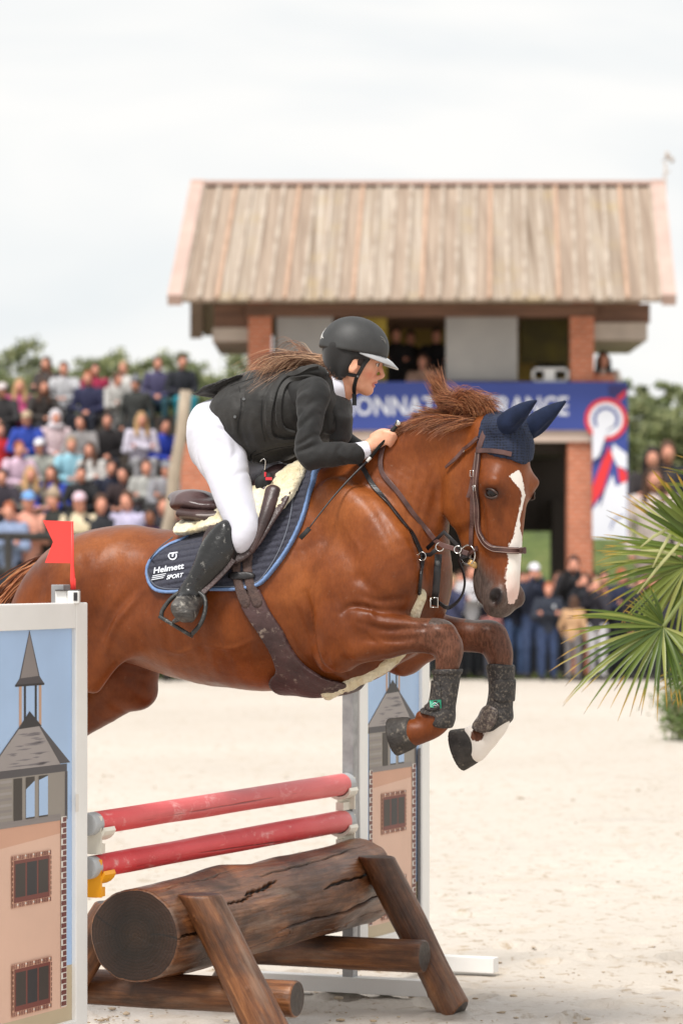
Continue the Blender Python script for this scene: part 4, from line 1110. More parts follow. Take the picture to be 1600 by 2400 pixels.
for pix, amp, wd, lat in (
    ([(345, 1385), (302, 1440), (268, 1495), (256, 1528)], .010, .014, .22), ([(322, 1385), (280, 1440), (240, 1505)], -.009, .020, .22), ([(285, 1285), (262, 1390), (236, 1470)], -.008, .032, .22), ([(372, 1400), (345, 1450), (330, 1500)], -.005, .03, .25),
    ([(724, 1390), (733, 1432), (740, 1496), (756, 1556), (782, 1580)], -.016, .013, .2), ([(748, 1440), (756, 1500), (770, 1545)], .006, .016, .2), ([(812, 1436), (832, 1421), (868, 1424), (908, 1438)], -.012, .010, .22), ([(700, 1400), (706, 1460), (716, 1520)], -.005, .012, .22), ([(672, 1420), (680, 1480), (696, 1540)], -.004, .010, .22),
    ([(850, 1457), (902, 1474), (961, 1472), (1004, 1474)], -.007, .010, .22), ([(860, 1500), (920, 1504), (978, 1496)], -.006, .010, .22), ([(880, 1486), (940, 1487), (1000, 1484)], .004, .009, .22),
    ([(824, 1120), (896, 1195), (950, 1285), (968, 1345), (958, 1400)], -.007, .018, .15), ([(790, 1220), (830, 1300), (880, 1350)], -.004, .030, .18), ([(862, 1392), (900, 1408), (944, 1404)], -.008, .012, .18),
    ([(1052, 1085), (1024, 1150), (1002, 1230), (990, 1290)], -.006, .018, .08), ([(985, 1110), (968, 1180), (962, 1240)], -.003, .010, .08), ([(1012, 1100), (992, 1170), (980, 1240)], -.003, .008, .08), ([(940, 1090), (930, 1150), (940, 1200)], .003, .012, .1),
    ([(480, 1420), (470, 1480), (474, 1540)], -.0035, .014, .28), ([(520, 1420), (512, 1480), (516, 1550)], -.0035, .014, .28), ([(440, 1420), (430, 1470), (434, 1530)], -.0035, .014, .28), ([(400, 1420), (392, 1470), (398, 1520)], -.003, .014, .28),
    ([(590, 1500), (540, 1520), (480, 1512), (420, 1530), (380, 1520)], .0042, .008, .26), ([(700, 1300), (690, 1380), (704, 1440)], .003, .008, .24), ([(900, 1330), (872, 1390), (884, 1450), (930, 1462), (990, 1466)], .0040, .007, .22), ([(850, 1440), (890, 1500), (950, 1512)], .0032, .006, .22),
    ([(820, 1250), (850, 1290), (842, 1340)], .003, .008, .2), ([(1148, 1190), (1132, 1222), (1128, 1262)], .0034, .006, .1), ([(1090, 1140), (1098, 1190), (1092, 1230)], .0028, .006, .1), ([(1140, 1180), (1120, 1200), (1104, 1236)], .0024, .005, .1), ([(1178, 1150), (1190, 1190), (1180, 1230)], -.003, .010, .1),
    ([(1020, 1480), (1046, 1478), (1062, 1496)], .005, .012, .16), ([(1026, 1510), (1040, 1520), (1060, 1520)], -.004, .010, .16), ([(220, 1300), (190, 1350), (180, 1420)], -.005, .03, .2), ([(150, 1330), (120, 1400), (110, 1470)], -.006, .03, .16)):
    stroke(hv, hf, pix, amp, wd, lat)
def horse_masks(v):
    """white, grey muzzle, dark leg, nostril as soft values, from where each point lies on the animal"""
    n = len(v)
    d = v - HO
    f = d @ HF; l = d @ HL; h = -d[:, 2]
    head = (f > -.3) & (f < .2) & (h > -.1) & (h < .665) & (v[:, 0] > .55)
    # blaze: centre line and half width by height down the face
    hh = np.array([.160, .178, .195, .22, .24, .27, .318, .353, .382, .41, .453, .495, .537, .573, .60])
    cw = np.array([.016, .024, .016, .0, -.012, -.005, .008, .006, .0, .0, .0, .004, .004, .006, .0])
    ww = np.array([.004, .026, .022, .012, .012, .008, .006, .012, .022, .034, .031, .031, .031, .028, .014])
    c = np.interp(h, hh, cw); w = np.interp(h, hh, ww, left=-.03, right=-.03)
    blaze = np.where(head & (f > -.02), w - np.abs(l - c), -.05)
    blaze = np.where(h > .61, -.05, blaze)
    muz = np.where(head, np.clip((h - .43) / .13, -1, 1) + np.clip(-(f + .01) * 7, -.3, .45), -1)
    nos = np.zeros(n)
    for s in (1, -1):
        q = np.sqrt(((f - .044) / .024) ** 2 + ((l - s * .062) / .02) ** 2 + ((h - .572) / .028) ** 2)
        nos = np.maximum(nos, np.where(head, 1.25 - q, -1)); 
    nos = np.clip(nos * 3, 0, 1)
    eye = np.zeros(n)
    for s in (1, -1):
        q = np.sqrt(((f - .056) / .034) ** 2 + ((l - s * .1) / .05) ** 2 + ((h - .234) / .024) ** 2)
        eye = np.maximum(eye, np.where(head, np.clip(1.3 - q, 0, 1), 0))
    # legs: darker from the knee down
    kn = H(1040, 1500, .16); kf = H(1150, 1500, -.16)
    near = v[:, 1] < 0
    dk = np.where(near, v[:, 0] - (kn[0] - .22), v[:, 0] - (kf[0] - .22)) / .24
    low = (v[:, 2] < H(1000, 1425, 0)[2]) & (v[:, 0] > .3)
    dark = np.where(low, np.clip(dk, 0, 1), 0)
    dark = np.where(v[:, 0] < -.95, np.clip((1.05 - v[:, 2]) * 3, 0, 1), dark)
    # inside of the thighs and under the belly: thin, darker skin
    # white sock of the far foreleg
    z1 = H(1160, 1672, -.155)[2]
    sock = np.where((v[:, 1] > .05) & (v[:, 0] > .3), (z1 - v[:, 2]), -.05)
    pc = H(1095, 1735, -.2)
    q = (v - pc); q = np.sqrt((q ** 2).sum(1))
    sock = np.where((v[:, 1] > .05) & (v[:, 0] > .3), np.minimum(sock, q - .028), sock)
    past = np.where((v[:, 1] < 0) & (v[:, 0] > .3), np.clip((H(1000, 1665, .155)[2] - v[:, 2]) * 30, 0, 1), 0)
    pb = H(1118, 1722, -.12); q2 = np.sqrt(((v - pb) ** 2).sum(1)); sock = np.where((v[:, 1] > .05) & (v[:, 0] > .3), np.minimum(sock, q2 - .022), sock)
    return dict(white=np.maximum(blaze, sock) * 20, muzzle=muz, nostril=nos, eyeskin=eye, darkleg=np.clip(dark - past * .75, 0, 1))
hmask = horse_masks(hv)
HROT = -TH
def coat_material():
    t = NT('chestnut_coat')
    A = lambda nm: t.n('Attribute', _attribute_name=nm).outputs['Fac']
    tc = t.n('TexCoord')
    no = t.n('TexNoise', Scale=3.2, Detail=5, Roughness=.55); t.l(tc.outputs['Object'], no.inputs['Vector'])
    col = t.ramp(no.outputs[0], [(.3, lin(.105, .023, .004)), (.52, lin(.20, .050, .0095)), (.72, lin(.315, .094, .022))])
    mp = t.n('Mapping', Scale=(40, 40, 14)); t.l(tc.outputs['Object'], mp.inputs[0])
    n2 = t.n('TexNoise', Scale=3, Detail=6, Roughness=.7, Distortion=.6); t.l(mp.outputs[0], n2.inputs['Vector'])
    hair = t.ramp(n2.outputs[0], [(.3, lin(.66, .62, .6)), (.65, lin(1.1, 1.1, 1.12))])
    col = t.mix(.55, col, hair, 'MULTIPLY')
    n6 = t.n('TexNoise', Scale=7.5, Detail=6, Roughness=.6, Distortion=.4); t.l(tc.outputs['Object'], n6.inputs['Vector'])
    col = t.mix(.75, col, t.ramp(n6.outputs[0], [(.30, lin(.62, .56, .5)), (.55, lin(1, 1, 1)), (.75, lin(1.22, 1.25, 1.3))]), 'MULTIPLY')
    # dried sweat and dust, faint
    n4 = t.n('TexNoise', Scale=26, Detail=8, Roughness=.75); t.l(tc.outputs['Object'], n4.inputs['Vector'])
    dust = t.ramp(n4.outputs[0], [(.62, lin(0, 0, 0)), (.74, lin(.38, .38, .38))])
    col = t.mix(dust, col, lin(.34, .22, .15))
    leg = t.ramp(n2.outputs[0], [(.35, lin(.05, .02, .012)), (.6, lin(.15, .062, .038))])
    legm = t.ramp(t.math('ADD', A('darkleg'), t.math('MULTIPLY', t.math('SUBTRACT', no.outputs[0], .5), .8)), [(.15, lin(0, 0, 0)), (.8, lin(.92, .92, .92))])
    col = t.mix(legm, col, leg)
    muzc = t.ramp(n2.outputs[0], [(.35, lin(.045, .032, .028)), (.65, lin(.12, .085, .072))])
    mm = t.ramp(t.math('ADD', A('muzzle'), t.math('MULTIPLY', t.math('SUBTRACT', n2.outputs[0], .5), .5)), [(.1, lin(0, 0, 0)), (.75, lin(1, 1, 1))])
    col = t.mix(mm, col, muzc)
    mp3 = t.n('Mapping', Scale=(90, 90, 45)); t.l(tc.outputs['Object'], mp3.inputs[0])
    n3 = t.n('TexNoise', Scale=2, Detail=4); t.l(mp3.outputs[0], n3.inputs['Vector'])
    wm = t.ramp(t.math('ADD', A('white'), t.math('MULTIPLY', t.math('SUBTRACT', n3.outputs[0], .5), .32)), [(.0, lin(0, 0, 0)), (.06, lin(1, 1, 1))])
    white = t.mix(mm, lin(.80, .74, .68), lin(.72, .50, .44))
    col = t.mix(wm, col, white)
    col = t.mix(t.math('MULTIPLY', A('eyeskin'), .8), col, lin(.03, .018, .015))
    col = t.mix(A('nostril'), col, lin(.012, .008, .008))
    t.l(col, t.b.inputs['Base Color'])
    t.l(t.ramp(n6.outputs[0], [(.35, lin(.33, .33, .33)), (.7, lin(.48, .48, .48))]), t.b.inputs['Roughness']); t.b.inputs['Specular IOR Level'].default_value = .27
    t.b.inputs['Sheen Weight'].default_value = .03; t.b.inputs['Sheen Roughness'].default_value = .4
    t.b.inputs['Sheen Tint'].default_value = (1, .8, .65, 1)
    nb = t.bump(n2.outputs[0], .22, .004)
    n5 = t.n('TexNoise', Scale=9, Detail=3); t.l(tc.outputs['Object'], n5.inputs['Vector'])
    nb = t.bump(n5.outputs[0], .25, .02, nb)
    t.l(nb, t.b.inputs['Normal'])
    return t.m
M_coat = coat_material()
horse = mesh_np('horse', hv, hf, M_coat, attrs=hmask)
horse.location = P0; horse.rotation_euler = (0, 0, HROT)
tag(horse, 'chestnut horse with a white blaze jumping over the log fence', 'horse')
print('horse', len(hv), len(hf))

# eyes
M_eye = mat('horse_eye', lin(.010, .006, .005), .16, col2=lin(.005, .003, .003), spec=.35)
def hchild(name, v, f, m, **k):
    o = mesh_np(name, v, f, m, **k); o.parent = horse
    return o
for s in (1, -1):
    c_ = hp(.054, .236, s * (.089 if s > 0 else .082))
    fe = Field(c_ - .05, c_ + .05, .003)
    fe.ell(c_, (.0245, .0165, .0185), HAX, k=0)
    v, f = fe.mesh(); hchild('eye', v, f, M_eye)
M_lid = mat('horse_eyelid', lin(.045, .02, .013), .45)
for s in (1, -1):
    lids = MB()
    for up in (1, -1):
        pts = [hp(.054 - .027 * math.cos(a), .237 - up * (.0155 if up > 0 else .014) * math.sin(a) - .005 * math.cos(a), s * (.0905 + .009 * math.sin(a) - (0 if s > 0 else .012))) for a in [math.pi * k / 10 for k in range(11)]]
        lids.tube(pts, [.002, .0035, .0045, .005, .005, .005, .005, .005, .0045, .0035, .002], 8)
    o = lids.build('eyelid', M_lid); o.parent = horse

# hooves
M_hoof = mat('muddy_hoof', lin(.05, .043, .038), .7, col2=lin(.022, .018, .016), scale=30, bump=.5, bscale=60, dirt=(lin(.34, .29, .23), .56, 28))
M_sole = mat('hoof_sole', lin(.16, .13, .11), .8, col2=lin(.07, .055, .045), scale=30, bump=.6)
def hoof(top, sole, r1, r2, nrm, name='hoof'):
    """truncated slanted cone from coronet to sole, flat underside"""
    top, sole = np.array(top), np.array(sole)
    ax = sole - top; L = np.linalg.norm(ax); ax /= L
    fo = Field(np.minimum(top, sole) - .1, np.maximum(top, sole) + .1, .004)
    fo.chain([(*(top - ax * .012), r1 * .96, r1 * .9), (*(top + ax * L * .45), (r1 + r2) * .52, (r1 + r2) * .46), (*(sole + ax * .02), r2 * 1.03, r2 * .92)], nrm=nrm, k=0, sub=4)
    fo.half(sole, ax, .004)
    fo.half(top - ax * .006, -ax, .012)
    v, f = fo.mesh(); v = relax(v, f, 2)
    return hchild(name, v, f, M_hoof)
hoof(H(966, 1716, .155), H(920, 1728, .155), .047, .065, YN)
hoof(H(1114, 1744, -.155), H(1070, 1759, -.155), .05, .074, YN)
hoof(H(-352, 2060, .13), H(-400, 2090, .13), .042, .055, YN)
hoof(H(-232, 2075, -.13), H(-280, 2105, -.13), .042, .055, YN)

# hair: thin tapering locks
def strands(name, roots, n, length, mats, parent, wdir, spread, grav, wr=.0022, seg=7, seed=3, curl=.02, jit=.02, clump=8):
    """roots: array of points with outward directions; each lock is a thin three-sided tapering tube"""
    r = np.random.RandomState(seed)
    V_, F_, mi = [], [], []
    cl = None
    for i in range(n):
        if cl is None or i % clump == 0:
            u_ = r.rand() * (len(roots) - 1); j = int(u_); w = u_ - j
            p0 = roots[j][0] * (1 - w) + roots[min(j + 1, len(roots) - 1)][0] * w
            d0 = roots[j][1] * (1 - w) + roots[min(j + 1, len(roots) - 1)][1] * w
            L0 = (roots[j][2] * (1 - w) + roots[min(j + 1, len(roots) - 1)][2] * w) * (1 + length * r.randn() * .15)
            cd = r.randn(3) * spread; cc = r.randn(3) * curl; ph = r.rand() * 6
            cl = (p0, d0, L0, cd, cc, ph)
            cn = r.randn(seg, 3) * .05
        p0, d0, L0, cd, cc, ph = cl
        p = p0 + r.randn(3) * jit * np.array([1, .5, .5])
        d = d0 + cd + r.randn(3) * spread * .22; d /= np.linalg.norm(d)
        L = L0 * (.5 + .65 * r.rand()); st = L / seg
        pts = [p]
        for k in range(seg):
            tt = (k + 1) / seg
            d = d + np.array(wdir) * .22 + np.array([0, 0, -grav]) * tt + cc * math.sin(ph + tt * 5) + cn[k] + r.randn(3) * .018
            d /= np.linalg.norm(d); p = p + d * st; pts.append(p)
        b = len(V_); m = r.randint(len(mats))
        for k, q in enumerate(pts):
            rad = wr * (1 - (k / seg) ** 1.5 * .85) * (.7 + .6 * r.rand() if k == 0 else 1)
            tdir = pts[min(k + 1, seg)] - pts[max(k - 1, 0)]; tdir /= np.linalg.norm(tdir) + 1e-9
            a = np.cross(tdir, (0.2, .9, .3)); a /= np.linalg.norm(a); bb = np.cross(tdir, a)
            for g in range(3):
                an = g * 2.0944; V_.append(q + rad * (a * math.cos(an) + bb * math.sin(an)))
        for k in range(seg):
            for g in range(3):
                F_.append((b + k * 3 + g, b + k * 3 + (g + 1) % 3, b + (k + 1) * 3 + (g + 1) % 3, b + (k + 1) * 3 + g)); mi.append(m)
    return mesh_np(name, np.array(V_), np.array(F_, np.int32), mats, midx=mi)
M_mane = [mat('mane_a', lin(.46, .165, .065), .42, scale=20, spec=.5), mat('mane_b', lin(.27, .085, .032), .42, scale=20), mat('mane_c', lin(.64, .30, .14), .42, scale=20), mat('mane_d', lin(.11, .034, .016), .45, scale=20)]
def hair(name, roots, n, length, wdir, spread, grav, mats=M_mane, parent=None, **k):
    o = strands(name, roots, n, length, mats, None, wdir, spread, grav, **k); o.parent = parent or horse
    return o
ctr = [(800, 1090), (860, 1064), (910, 1034), (950, 1008), (990, 988), (1030, 978), (1070, 976), (1110, 978), (1150, 986)]
roots = []
for i, (x, y) in enumerate(ctr):
    t = i / (len(ctr) - 1)
    roots.append((H(x, y + 4, .01), np.array([-1.0 + .3 * t, -.15, np.interp(t, [0, .3, .6, 1], [.05, .15, .5, .6])]), np.interp(t, [0, .3, .5, .62, .75, 1], [.035, .045, .06, .08, .08, .07])))
hair('mane', roots, 3400, .9, (-.18, -.08, -.05), .10, .14, wr=.0011, seed=5, jit=.006, clump=24)
# tall plume and the locks flying back over the crest
hair('mane', [(H(1040, 980, .02), np.array([-.20, -.05, 1.2]), .15), (H(1072, 976, .02), np.array([-.62, -.05, 1.0]), .17)], 800, .5, (-.05, 0, .02), .09, .0, wr=.0011, seed=9, jit=.007, clump=30)
hair('mane', [(H(1075, 978, .03), np.array([-.5, -.1, 1.0]), .12), (H(1145, 982, .03), np.array([-.8, -.1, .8]), .16)], 1200, .5, (-.20, 0, .0), .10, .16, wr=.0011, seed=10, jit=.008, clump=26)
# locks rising and falling forward towards the poll
hair('mane', [(H(1050, 978, .03), np.array([.30, -.2, 1.0]), .165), (H(1095, 978, .03), np.array([.40, -.2, .9]), .135), (H(1140, 985, .04), np.array([.2, -.3, .8]), .085)], 2100, .5, (.24, -.05, 0), .10, .50, wr=.0011, seed=12, jit=.009, clump=26)
# hair lying against the near side of the crest
hair('mane', [(H(950, 1012, .03), np.array([-.8, -.6, .1]), .06), (H(1030, 985, .04), np.array([-.9, -.6, .1]), .10), (H(1150, 990, .05), np.array([-1., -.5, .1]), .16)], 1500, .5, (-.16, -.04, 0), .10, .16, wr=.0011, seed=14, jit=.010, clump=22)
# tail: held behind, mostly hidden by the standard
tr = [(H(140, 1300, 0), np.array([-.9, -.05, -.25]), .62), (H(95, 1345, 0), np.array([-.8, -.1, -.6]), .66)]
tail = strands('tail', tr, 900, .5, M_mane, horse, (-.03, 0, -.10), .06, .55, wr=.003, seg=10, seed=21, jit=.016, clump=10)
tail.parent = horse
# chin whiskers
wk = [(hp(-.085, .54, 0), np.array(-HF * .8 + HD * .4), .035), (hp(-.075, .59, 0), np.array(-HF * .6 + HD * .8), .03)]
o = strands('whiskers', wk, 40, .5, [M_mane[3]], horse, (0, 0, 0), .35, .1, wr=.0006, seed=31, jit=.012, clump=1); o.parent = horse
# ---------------------------------------------------------------- tack, fitted to the horse's own surface
from mathutils.bvhtree import BVHTree
def bvh_of(vw, f): return BVHTree.FromPolygons([tuple(v) for v in vw], [tuple(int(i) for i in q) for q in f])
B_horse = bvh_of(h2w(hv), hf)
def cast(px, py, bv=None):
    d = Vector(((px - 800) / F, 1, -(py - HOR) / F)).normalized()
    return (bv or B_horse).ray_cast(Vector((0, 0, CAMH)), d)
def hit(px, py, lift=.003, bv=None, lat=.2):
    loc, nor, i, dist = cast(px, py, bv)
    if loc is None:
        return W(px, py, lat), np.array([-.39, -.92, 0.])
    return np.array(loc) + np.array(nor) * lift, np.array(nor)
def strap(mb, pix, width, thick=.004, lift=.003, mi=0, bv=None, n=8, lat=.2, sm=3, w=None):
    """a strap lying on the surface along pixels of the near side"""
    pp = spline(np.array(pix, float), n)
    P, Nn = [], []
    for q in pp:
        a, b = hit(q[0], q[1], lift, bv, lat); P.append(a); Nn.append(b)
    P, Nn = np.array(P), np.array(Nn)
    for _ in range(sm):
        P[1:-1] = (P[:-2] + 2 * P[1:-1] + P[2:]) / 4; Nn[1:-1] = (Nn[:-2] + 2 * Nn[1:-1] + Nn[2:]) / 4
    Nn /= np.linalg.norm(Nn, axis=1)[:, None]
    rad = [1.0] * len(P) if w is None else list(np.interp(np.linspace(0, 1, len(P)), np.linspace(0, 1, len(w)), w))
    mb.tube(list(P), rad, flat=(width, thick), up=[x for x in Nn], mi=mi, smooth=False)
    return P, Nn
def ring(mb, c, r, wire, nrm, up=(0, 0, 1.0), mi=0, rx=1.0, n=20):
    nrm = np.array(nrm, float); nrm /= np.linalg.norm(nrm)
    a = np.cross(up, nrm); a /= np.linalg.norm(a); b = np.cross(nrm, a)
    pts = [np.array(c) + r * (rx * a * math.cos(2 * math.pi * k / n) + b * math.sin(2 * math.pi * k / n)) for k in range(n + 1)]
    mb.tube(pts, wire, 8, mi, caps=False)
def poly_sdf(X, Zz, poly):
    """signed distance of grid points to a closed polygon (negative inside)"""
    p = np.array(poly, float); d = np.full(np.broadcast(X, Zz).shape, 1e9); sgn = np.ones(d.shape, bool)
    n = len(p); inside = np.zeros(d.shape, bool)
    for i in range(n):
        a, b = p[i], p[(i + 1) % n]; e = b - a
        wx, wz = X - a[0], Zz - a[1]
        t = np.clip((wx * e[0] + wz * e[1]) / (e @ e + 1e-12), 0, 1)
        d = np.minimum(d, np.hypot(wx - t * e[0], wz - t * e[1]))
        c = ((a[1] > Zz) != (b[1] > Zz)) & (X < (b[0] - a[0]) * (Zz - a[1]) / (b[1] - a[1] + 1e-12) + a[0])
        inside ^= c
    return np.where(inside, -d, d)
def hpoly(pix, lat=.26):
    return [(H(x, y, lat)[0], H(x, y, lat)[2]) for x, y in pix]
def shell(pix, off, lat=.26, thick=.02, inset=None, ylim=None, closed=8, hvox=.0055, kk=.004, cut=None, pts=None):
    """a layer on the horse's surface within an outline seen from the side; wraps round both sides"""
    pl = spline(np.array(hpoly(pix, lat) if pts is None else pts), closed, closed=True)
    lo, hi = pl.min(0) - .03, pl.max(0) + .03
    hi[1] = min(hi[1], 2.3)
    y0, y1 = ylim or (-.4, .4)
    f2 = Field((lo[0], y0, lo[1]), (hi[0], y1, hi[1]), hvox)
    # sample the horse's field
    def samp():
        idx = [(f2.ax[i] - fl.lo[i]) / fl.h for i in range(3)]
        g = fl.g
        res = None
        I = [np.clip(np.floor(a).astype(int), 0, g.shape[k] - 2) for k, a in enumerate(idx)]
        T = [np.clip(a - i, 0, 1).astype(np.float32) for a, i in zip(idx, I)]
        out = 0
        for dx in (0, 1):
            wx = (T[0] if dx else 1 - T[0])[:, None, None]
            for dy in (0, 1):
                wy = (T[1] if dy else 1 - T[1])[None, :, None]
                for dz in (0, 1):
                    wz = (T[2] if dz else 1 - T[2])[None, None, :]
                    out = out + wx * wy * wz * g[np.ix_(I[0] + dx, I[1] + dy, I[2] + dz)]
        return out
    hg = samp()
    s2 = poly_sdf(f2.ax[0][:, None], f2.ax[2][None, :], pl)
    if inset is not None: s2 = np.maximum(s2, -(s2 + inset))
    s2 = s2[:, None, :].astype(np.float32)
    a = hg - off; b = -(hg - off + thick)
    d = np.maximum(a, b)
    hh = np.maximum(kk - np.abs(d - s2), 0) / kk
    f2.g = (np.maximum(d, s2) + hh * hh * kk * .25).astype(np.float32)
    if ylim is not None:
        yy = f2.ax[1][None, :, None]; f2.g = np.maximum(f2.g, np.maximum(y0 + .01 - yy, yy - y1 + .01)).astype(np.float32)
    if cut is not None: f2.g = np.maximum(f2.g, cut(f2.ax)).astype(np.float32)
    v, f = f2.mesh()
    return relax(v, f, 2), f, pl
def place(o, parent=None):
    """vertices given in horse space"""
    o.location = P0; o.rotation_euler = (0, 0, HROT)
    if parent is not None:
        o.location = (0, 0, 0); o.rotation_euler = (0, 0, 0); o.matrix_parent_inverse = Matrix.Identity(4); o.parent = parent
    return o
def wthing(name, label, cat, group=None):
    return empty(name, tuple(P0 + np.array([0, 0, 1.6])), label, cat, group)
def part(mb, name, mats, root, **k): return mb.build(name, mats, root, **k)

M_leather = mat('dark_brown_leather', srgb(74, 54, 52), .38, col2=srgb(48, 34, 33), scale=14, spec=.5, bump=.15, bscale=120)
M_bridle = mat('brown_bridle_leather', srgb(98, 66, 60), .4, col2=srgb(66, 44, 41), scale=18, bump=.12, bscale=150)
M_black_l = mat('black_leather', srgb(38, 34, 36), .42, col2=srgb(24, 22, 24), scale=14, bump=.1, bscale=150)
M_stitch = mat('pale_stitching', srgb(176, 150, 138), .7)
M_steel = mat('polished_steel', lin(.75, .73, .70), .18, metal=1, col2=lin(.6, .58, .55))
M_fleece = mat('cream_sheepskin', srgb(238, 228, 200), .95, col2=srgb(214, 198, 160), scale=22, detail=6, bump=1.0, bscale=70, sheen=.4)
M_web = mat('girth_webbing', srgb(92, 72, 66), .8, col2=srgb(70, 55, 52), scale=60, bump=.5, bscale=200)

# saddle pad: quilted navy with a blue binding
def pad_material():
    t = NT('navy_quilted_cloth'); tc = t.n('TexCoord')
    no = t.n('TexNoise', Scale=160, Detail=3); t.l(tc.outputs['Object'], no.inputs['Vector'])
    t.l(t.ramp(no.outputs[0], [(.3, srgb(36, 37, 50)), (.7, srgb(54, 55, 70))]), t.b.inputs['Base Color'])
    t.b.inputs['Roughness'].default_value = .8; t.b.inputs['Sheen Weight'].default_value = .15
    t.l(t.bump(no.outputs[0], .3, .002), t.b.inputs['Normal'])
    return t.m
M_pad = pad_material()
M_bind = mat('blue_binding', srgb(112, 140, 184), .6, col2=srgb(98, 126, 170), scale=60)
PADPX = [(688, 1040), (690, 1098), (697, 1131), (696, 1171), (689, 1219), (674, 1267), (652, 1315), (623, 1360), (600, 1377), (555, 1385), (491, 1385), (412, 1391), (372, 1387), (350, 1374), (338, 1350), (337, 1324),
         (348, 1299), (370, 1273), (402, 1250), (430, 1190), (500, 1100)]
pv, pf, ppl = shell(PADPX, .016, lat=.27, thick=.03)
def quilt(v):
    # channels run roughly along the horse, rising to the front; displaced outwards between the seams
    c = h0 = H(440, 1300, .27)
    zz = v[:, 2] - .16 * (v[:, 0] - c[0]) - .35 * np.maximum(v[:, 0] - c[0] - .12, 0) * 0
    ph = zz / .0225 * math.pi
    amp = .007 * np.abs(np.sin(ph)) ** .7 - .006
    ds = poly_sdf(v[:, 0], v[:, 2], ppl)
    amp = np.where(ds > -.02, -.001, amp)
    s = np.sign(v[:, 1])
    vv = v.copy(); vv[:, 1] += s * amp
    return vv
pad = tag(mesh_np('saddle_pad', quilt(pv), pf, M_pad), 'navy quilted saddle pad with a light blue edge under the saddle', 'saddle pad')
place(pad)
bv_, bf_, _ = shell(PADPX, .0205, lat=.27, thick=.03, inset=.012)
o = mesh_np('binding', bv_, bf_, M_bind); place(o, pad)
# thin grey piping inside the binding
B_pad = bvh_of(h2w(quilt(pv)), pf); B_pad0 = bvh_of(h2w(pv), pf)
M_pipe = mat('grey_piping', srgb(96, 100, 112), .7)
inner = [(678, 1110), (687, 1131), (686, 1171), (679, 1218), (665, 1264), (644, 1310), (614, 1354), (597, 1366), (555, 1375), (491, 1375), (414, 1381), (378, 1378), (359, 1367), (348, 1348), (347, 1326), (357, 1303), (378, 1280), (405, 1259)]
mb = MB(); strap(mb, inner, .004, .004, .001, bv=B_pad, n=6, lat=.28); o = mb.build('piping', M_pipe); link_fix = o
o.parent = pad; o.matrix_parent_inverse = (Matrix.Translation(P0) @ Matrix.Rotation(HROT, 4, 'Z')).inverted()
def wparent(o, parent):
    """parent an object whose vertices are world coordinates to one placed in horse space"""
    o.parent = parent; o.matrix_parent_inverse = (Matrix.Translation(P0) @ Matrix.Rotation(HROT, 4, 'Z')).inverted(); return o
M_print = mat('white_print', srgb(226, 230, 238), .6, col2=srgb(214, 218, 228))
mb = MB()
def decal(pix, faces, bv, lift, lat):
    P = [hit(x, y, lift, bv, lat)[0] for x, y in pix]
    mb.add(P, faces)
def slant(p, x0, k): p = p.copy(); p[:, 1] -= (p[:, 0] - x0) * k; return p
v, f = text_mesh('Helmett', 1, .12, .022)
decal(slant(fit(v, 361, 432, 1331, 1345), 361, .16), f, B_pad0, .0022, .28)
v, f = text_mesh('SPORT', 1, .3, .03)
decal(slant(fit(v, 391, 431, 1349, 1359), 391, .16), f, B_pad0, .0022, .28)
for k in range(3):
    y = 1349 + k * 4.2; x0 = 359 - k * 1.2
    decal(slant(np.array([(x0, y), (x0 + 31 - k * 1.5, y - .3), (x0 + 31 - k * 1.5, y + 1.4), (x0 - .4, y + 1.9)]), 361, .16), [(0, 1, 2, 3)], B_pad0, .0022, .28)
wparent(mb.build('lettering', M_print), pad)
mb = MB()
# the round emblem over the name
arc = []
for k in range(15):
    a = math.pi * (-.15 + 1.25 * k / 14); arc.append((405 + 10.5 * math.cos(a), 1303 + 10.5 * math.sin(a)))
arc2 = [(405 + (x - 405) * .72, 1303 + (y - 1303) * .72) for x, y in arc]
decal(np.array(arc + arc2), [(i, i + 1, i + 16, i + 15) for i in range(14)], B_pad0, .0022, .28)
decal(np.array([(397, 1297), (417, 1294), (417, 1297), (397, 1300)]), [(0, 1, 2, 3)], B_pad0, .0022, .28)
decal(np.array([(404, 1299), (408, 1298), (407, 1306), (403, 1306)]), [(0, 1, 2, 3)], B_pad0, .0022, .28)
o = mb.build('emblem', M_print); wparent(o, pad)

# sheepskin half pad under the saddle
hv2, hf2, _ = shell([(392, 1240), (388, 1222), (398, 1204), (436, 1192), (500, 1180), (600, 1120), (640, 1090), (672, 1068), (686, 1090), (690, 1120), (684, 1158), (668, 1186), (640, 1222), (616, 1240), (575, 1250), (520, 1238), (470, 1244), (430, 1253), (404, 1252)], .054, lat=.2, thick=.05, kk=.03, ylim=(-.36, .36))
nz = vnoise(hv2, 60, 3) * .004 + vnoise(hv2, 140, 4) * .002
hv2[:, 1] += np.sign(hv2[:, 1]) * nz; hv2[:, 2] += nz
o = mesh_np('fleece_pad', hv2, hf2, M_fleece); tag(place(o), 'cream sheepskin half pad showing around the brown saddle', 'half pad')

# saddle
saddle = empty('saddle', tuple(P0 + U * -.28 + np.array([0, 0, 1.85])), 'dark brown leather jumping saddle under the rider', 'saddle')
def sfield(): return Field(H(400, 1330, 0) * [1, 0, 1] + [0, -.36, 0], H(700, 1060, 0) * [1, 0, 1] + [0.03, .36, .03], .006)
def hworld(o, parent):
    """vertices in horse space, parent an unrotated empty in the world"""
    o.matrix_world = Matrix.Identity(4)
    o.location = (0, 0, 0)
    o.parent = parent
    pm = Matrix.LocRotScale(parent.location, parent.rotation_euler, (1, 1, 1))
    o.matrix_parent_inverse = pm.inverted() @ Matrix.Translation(P0) @ Matrix.Rotation(HROT, 4, 'Z')
    return o
sf = sfield()
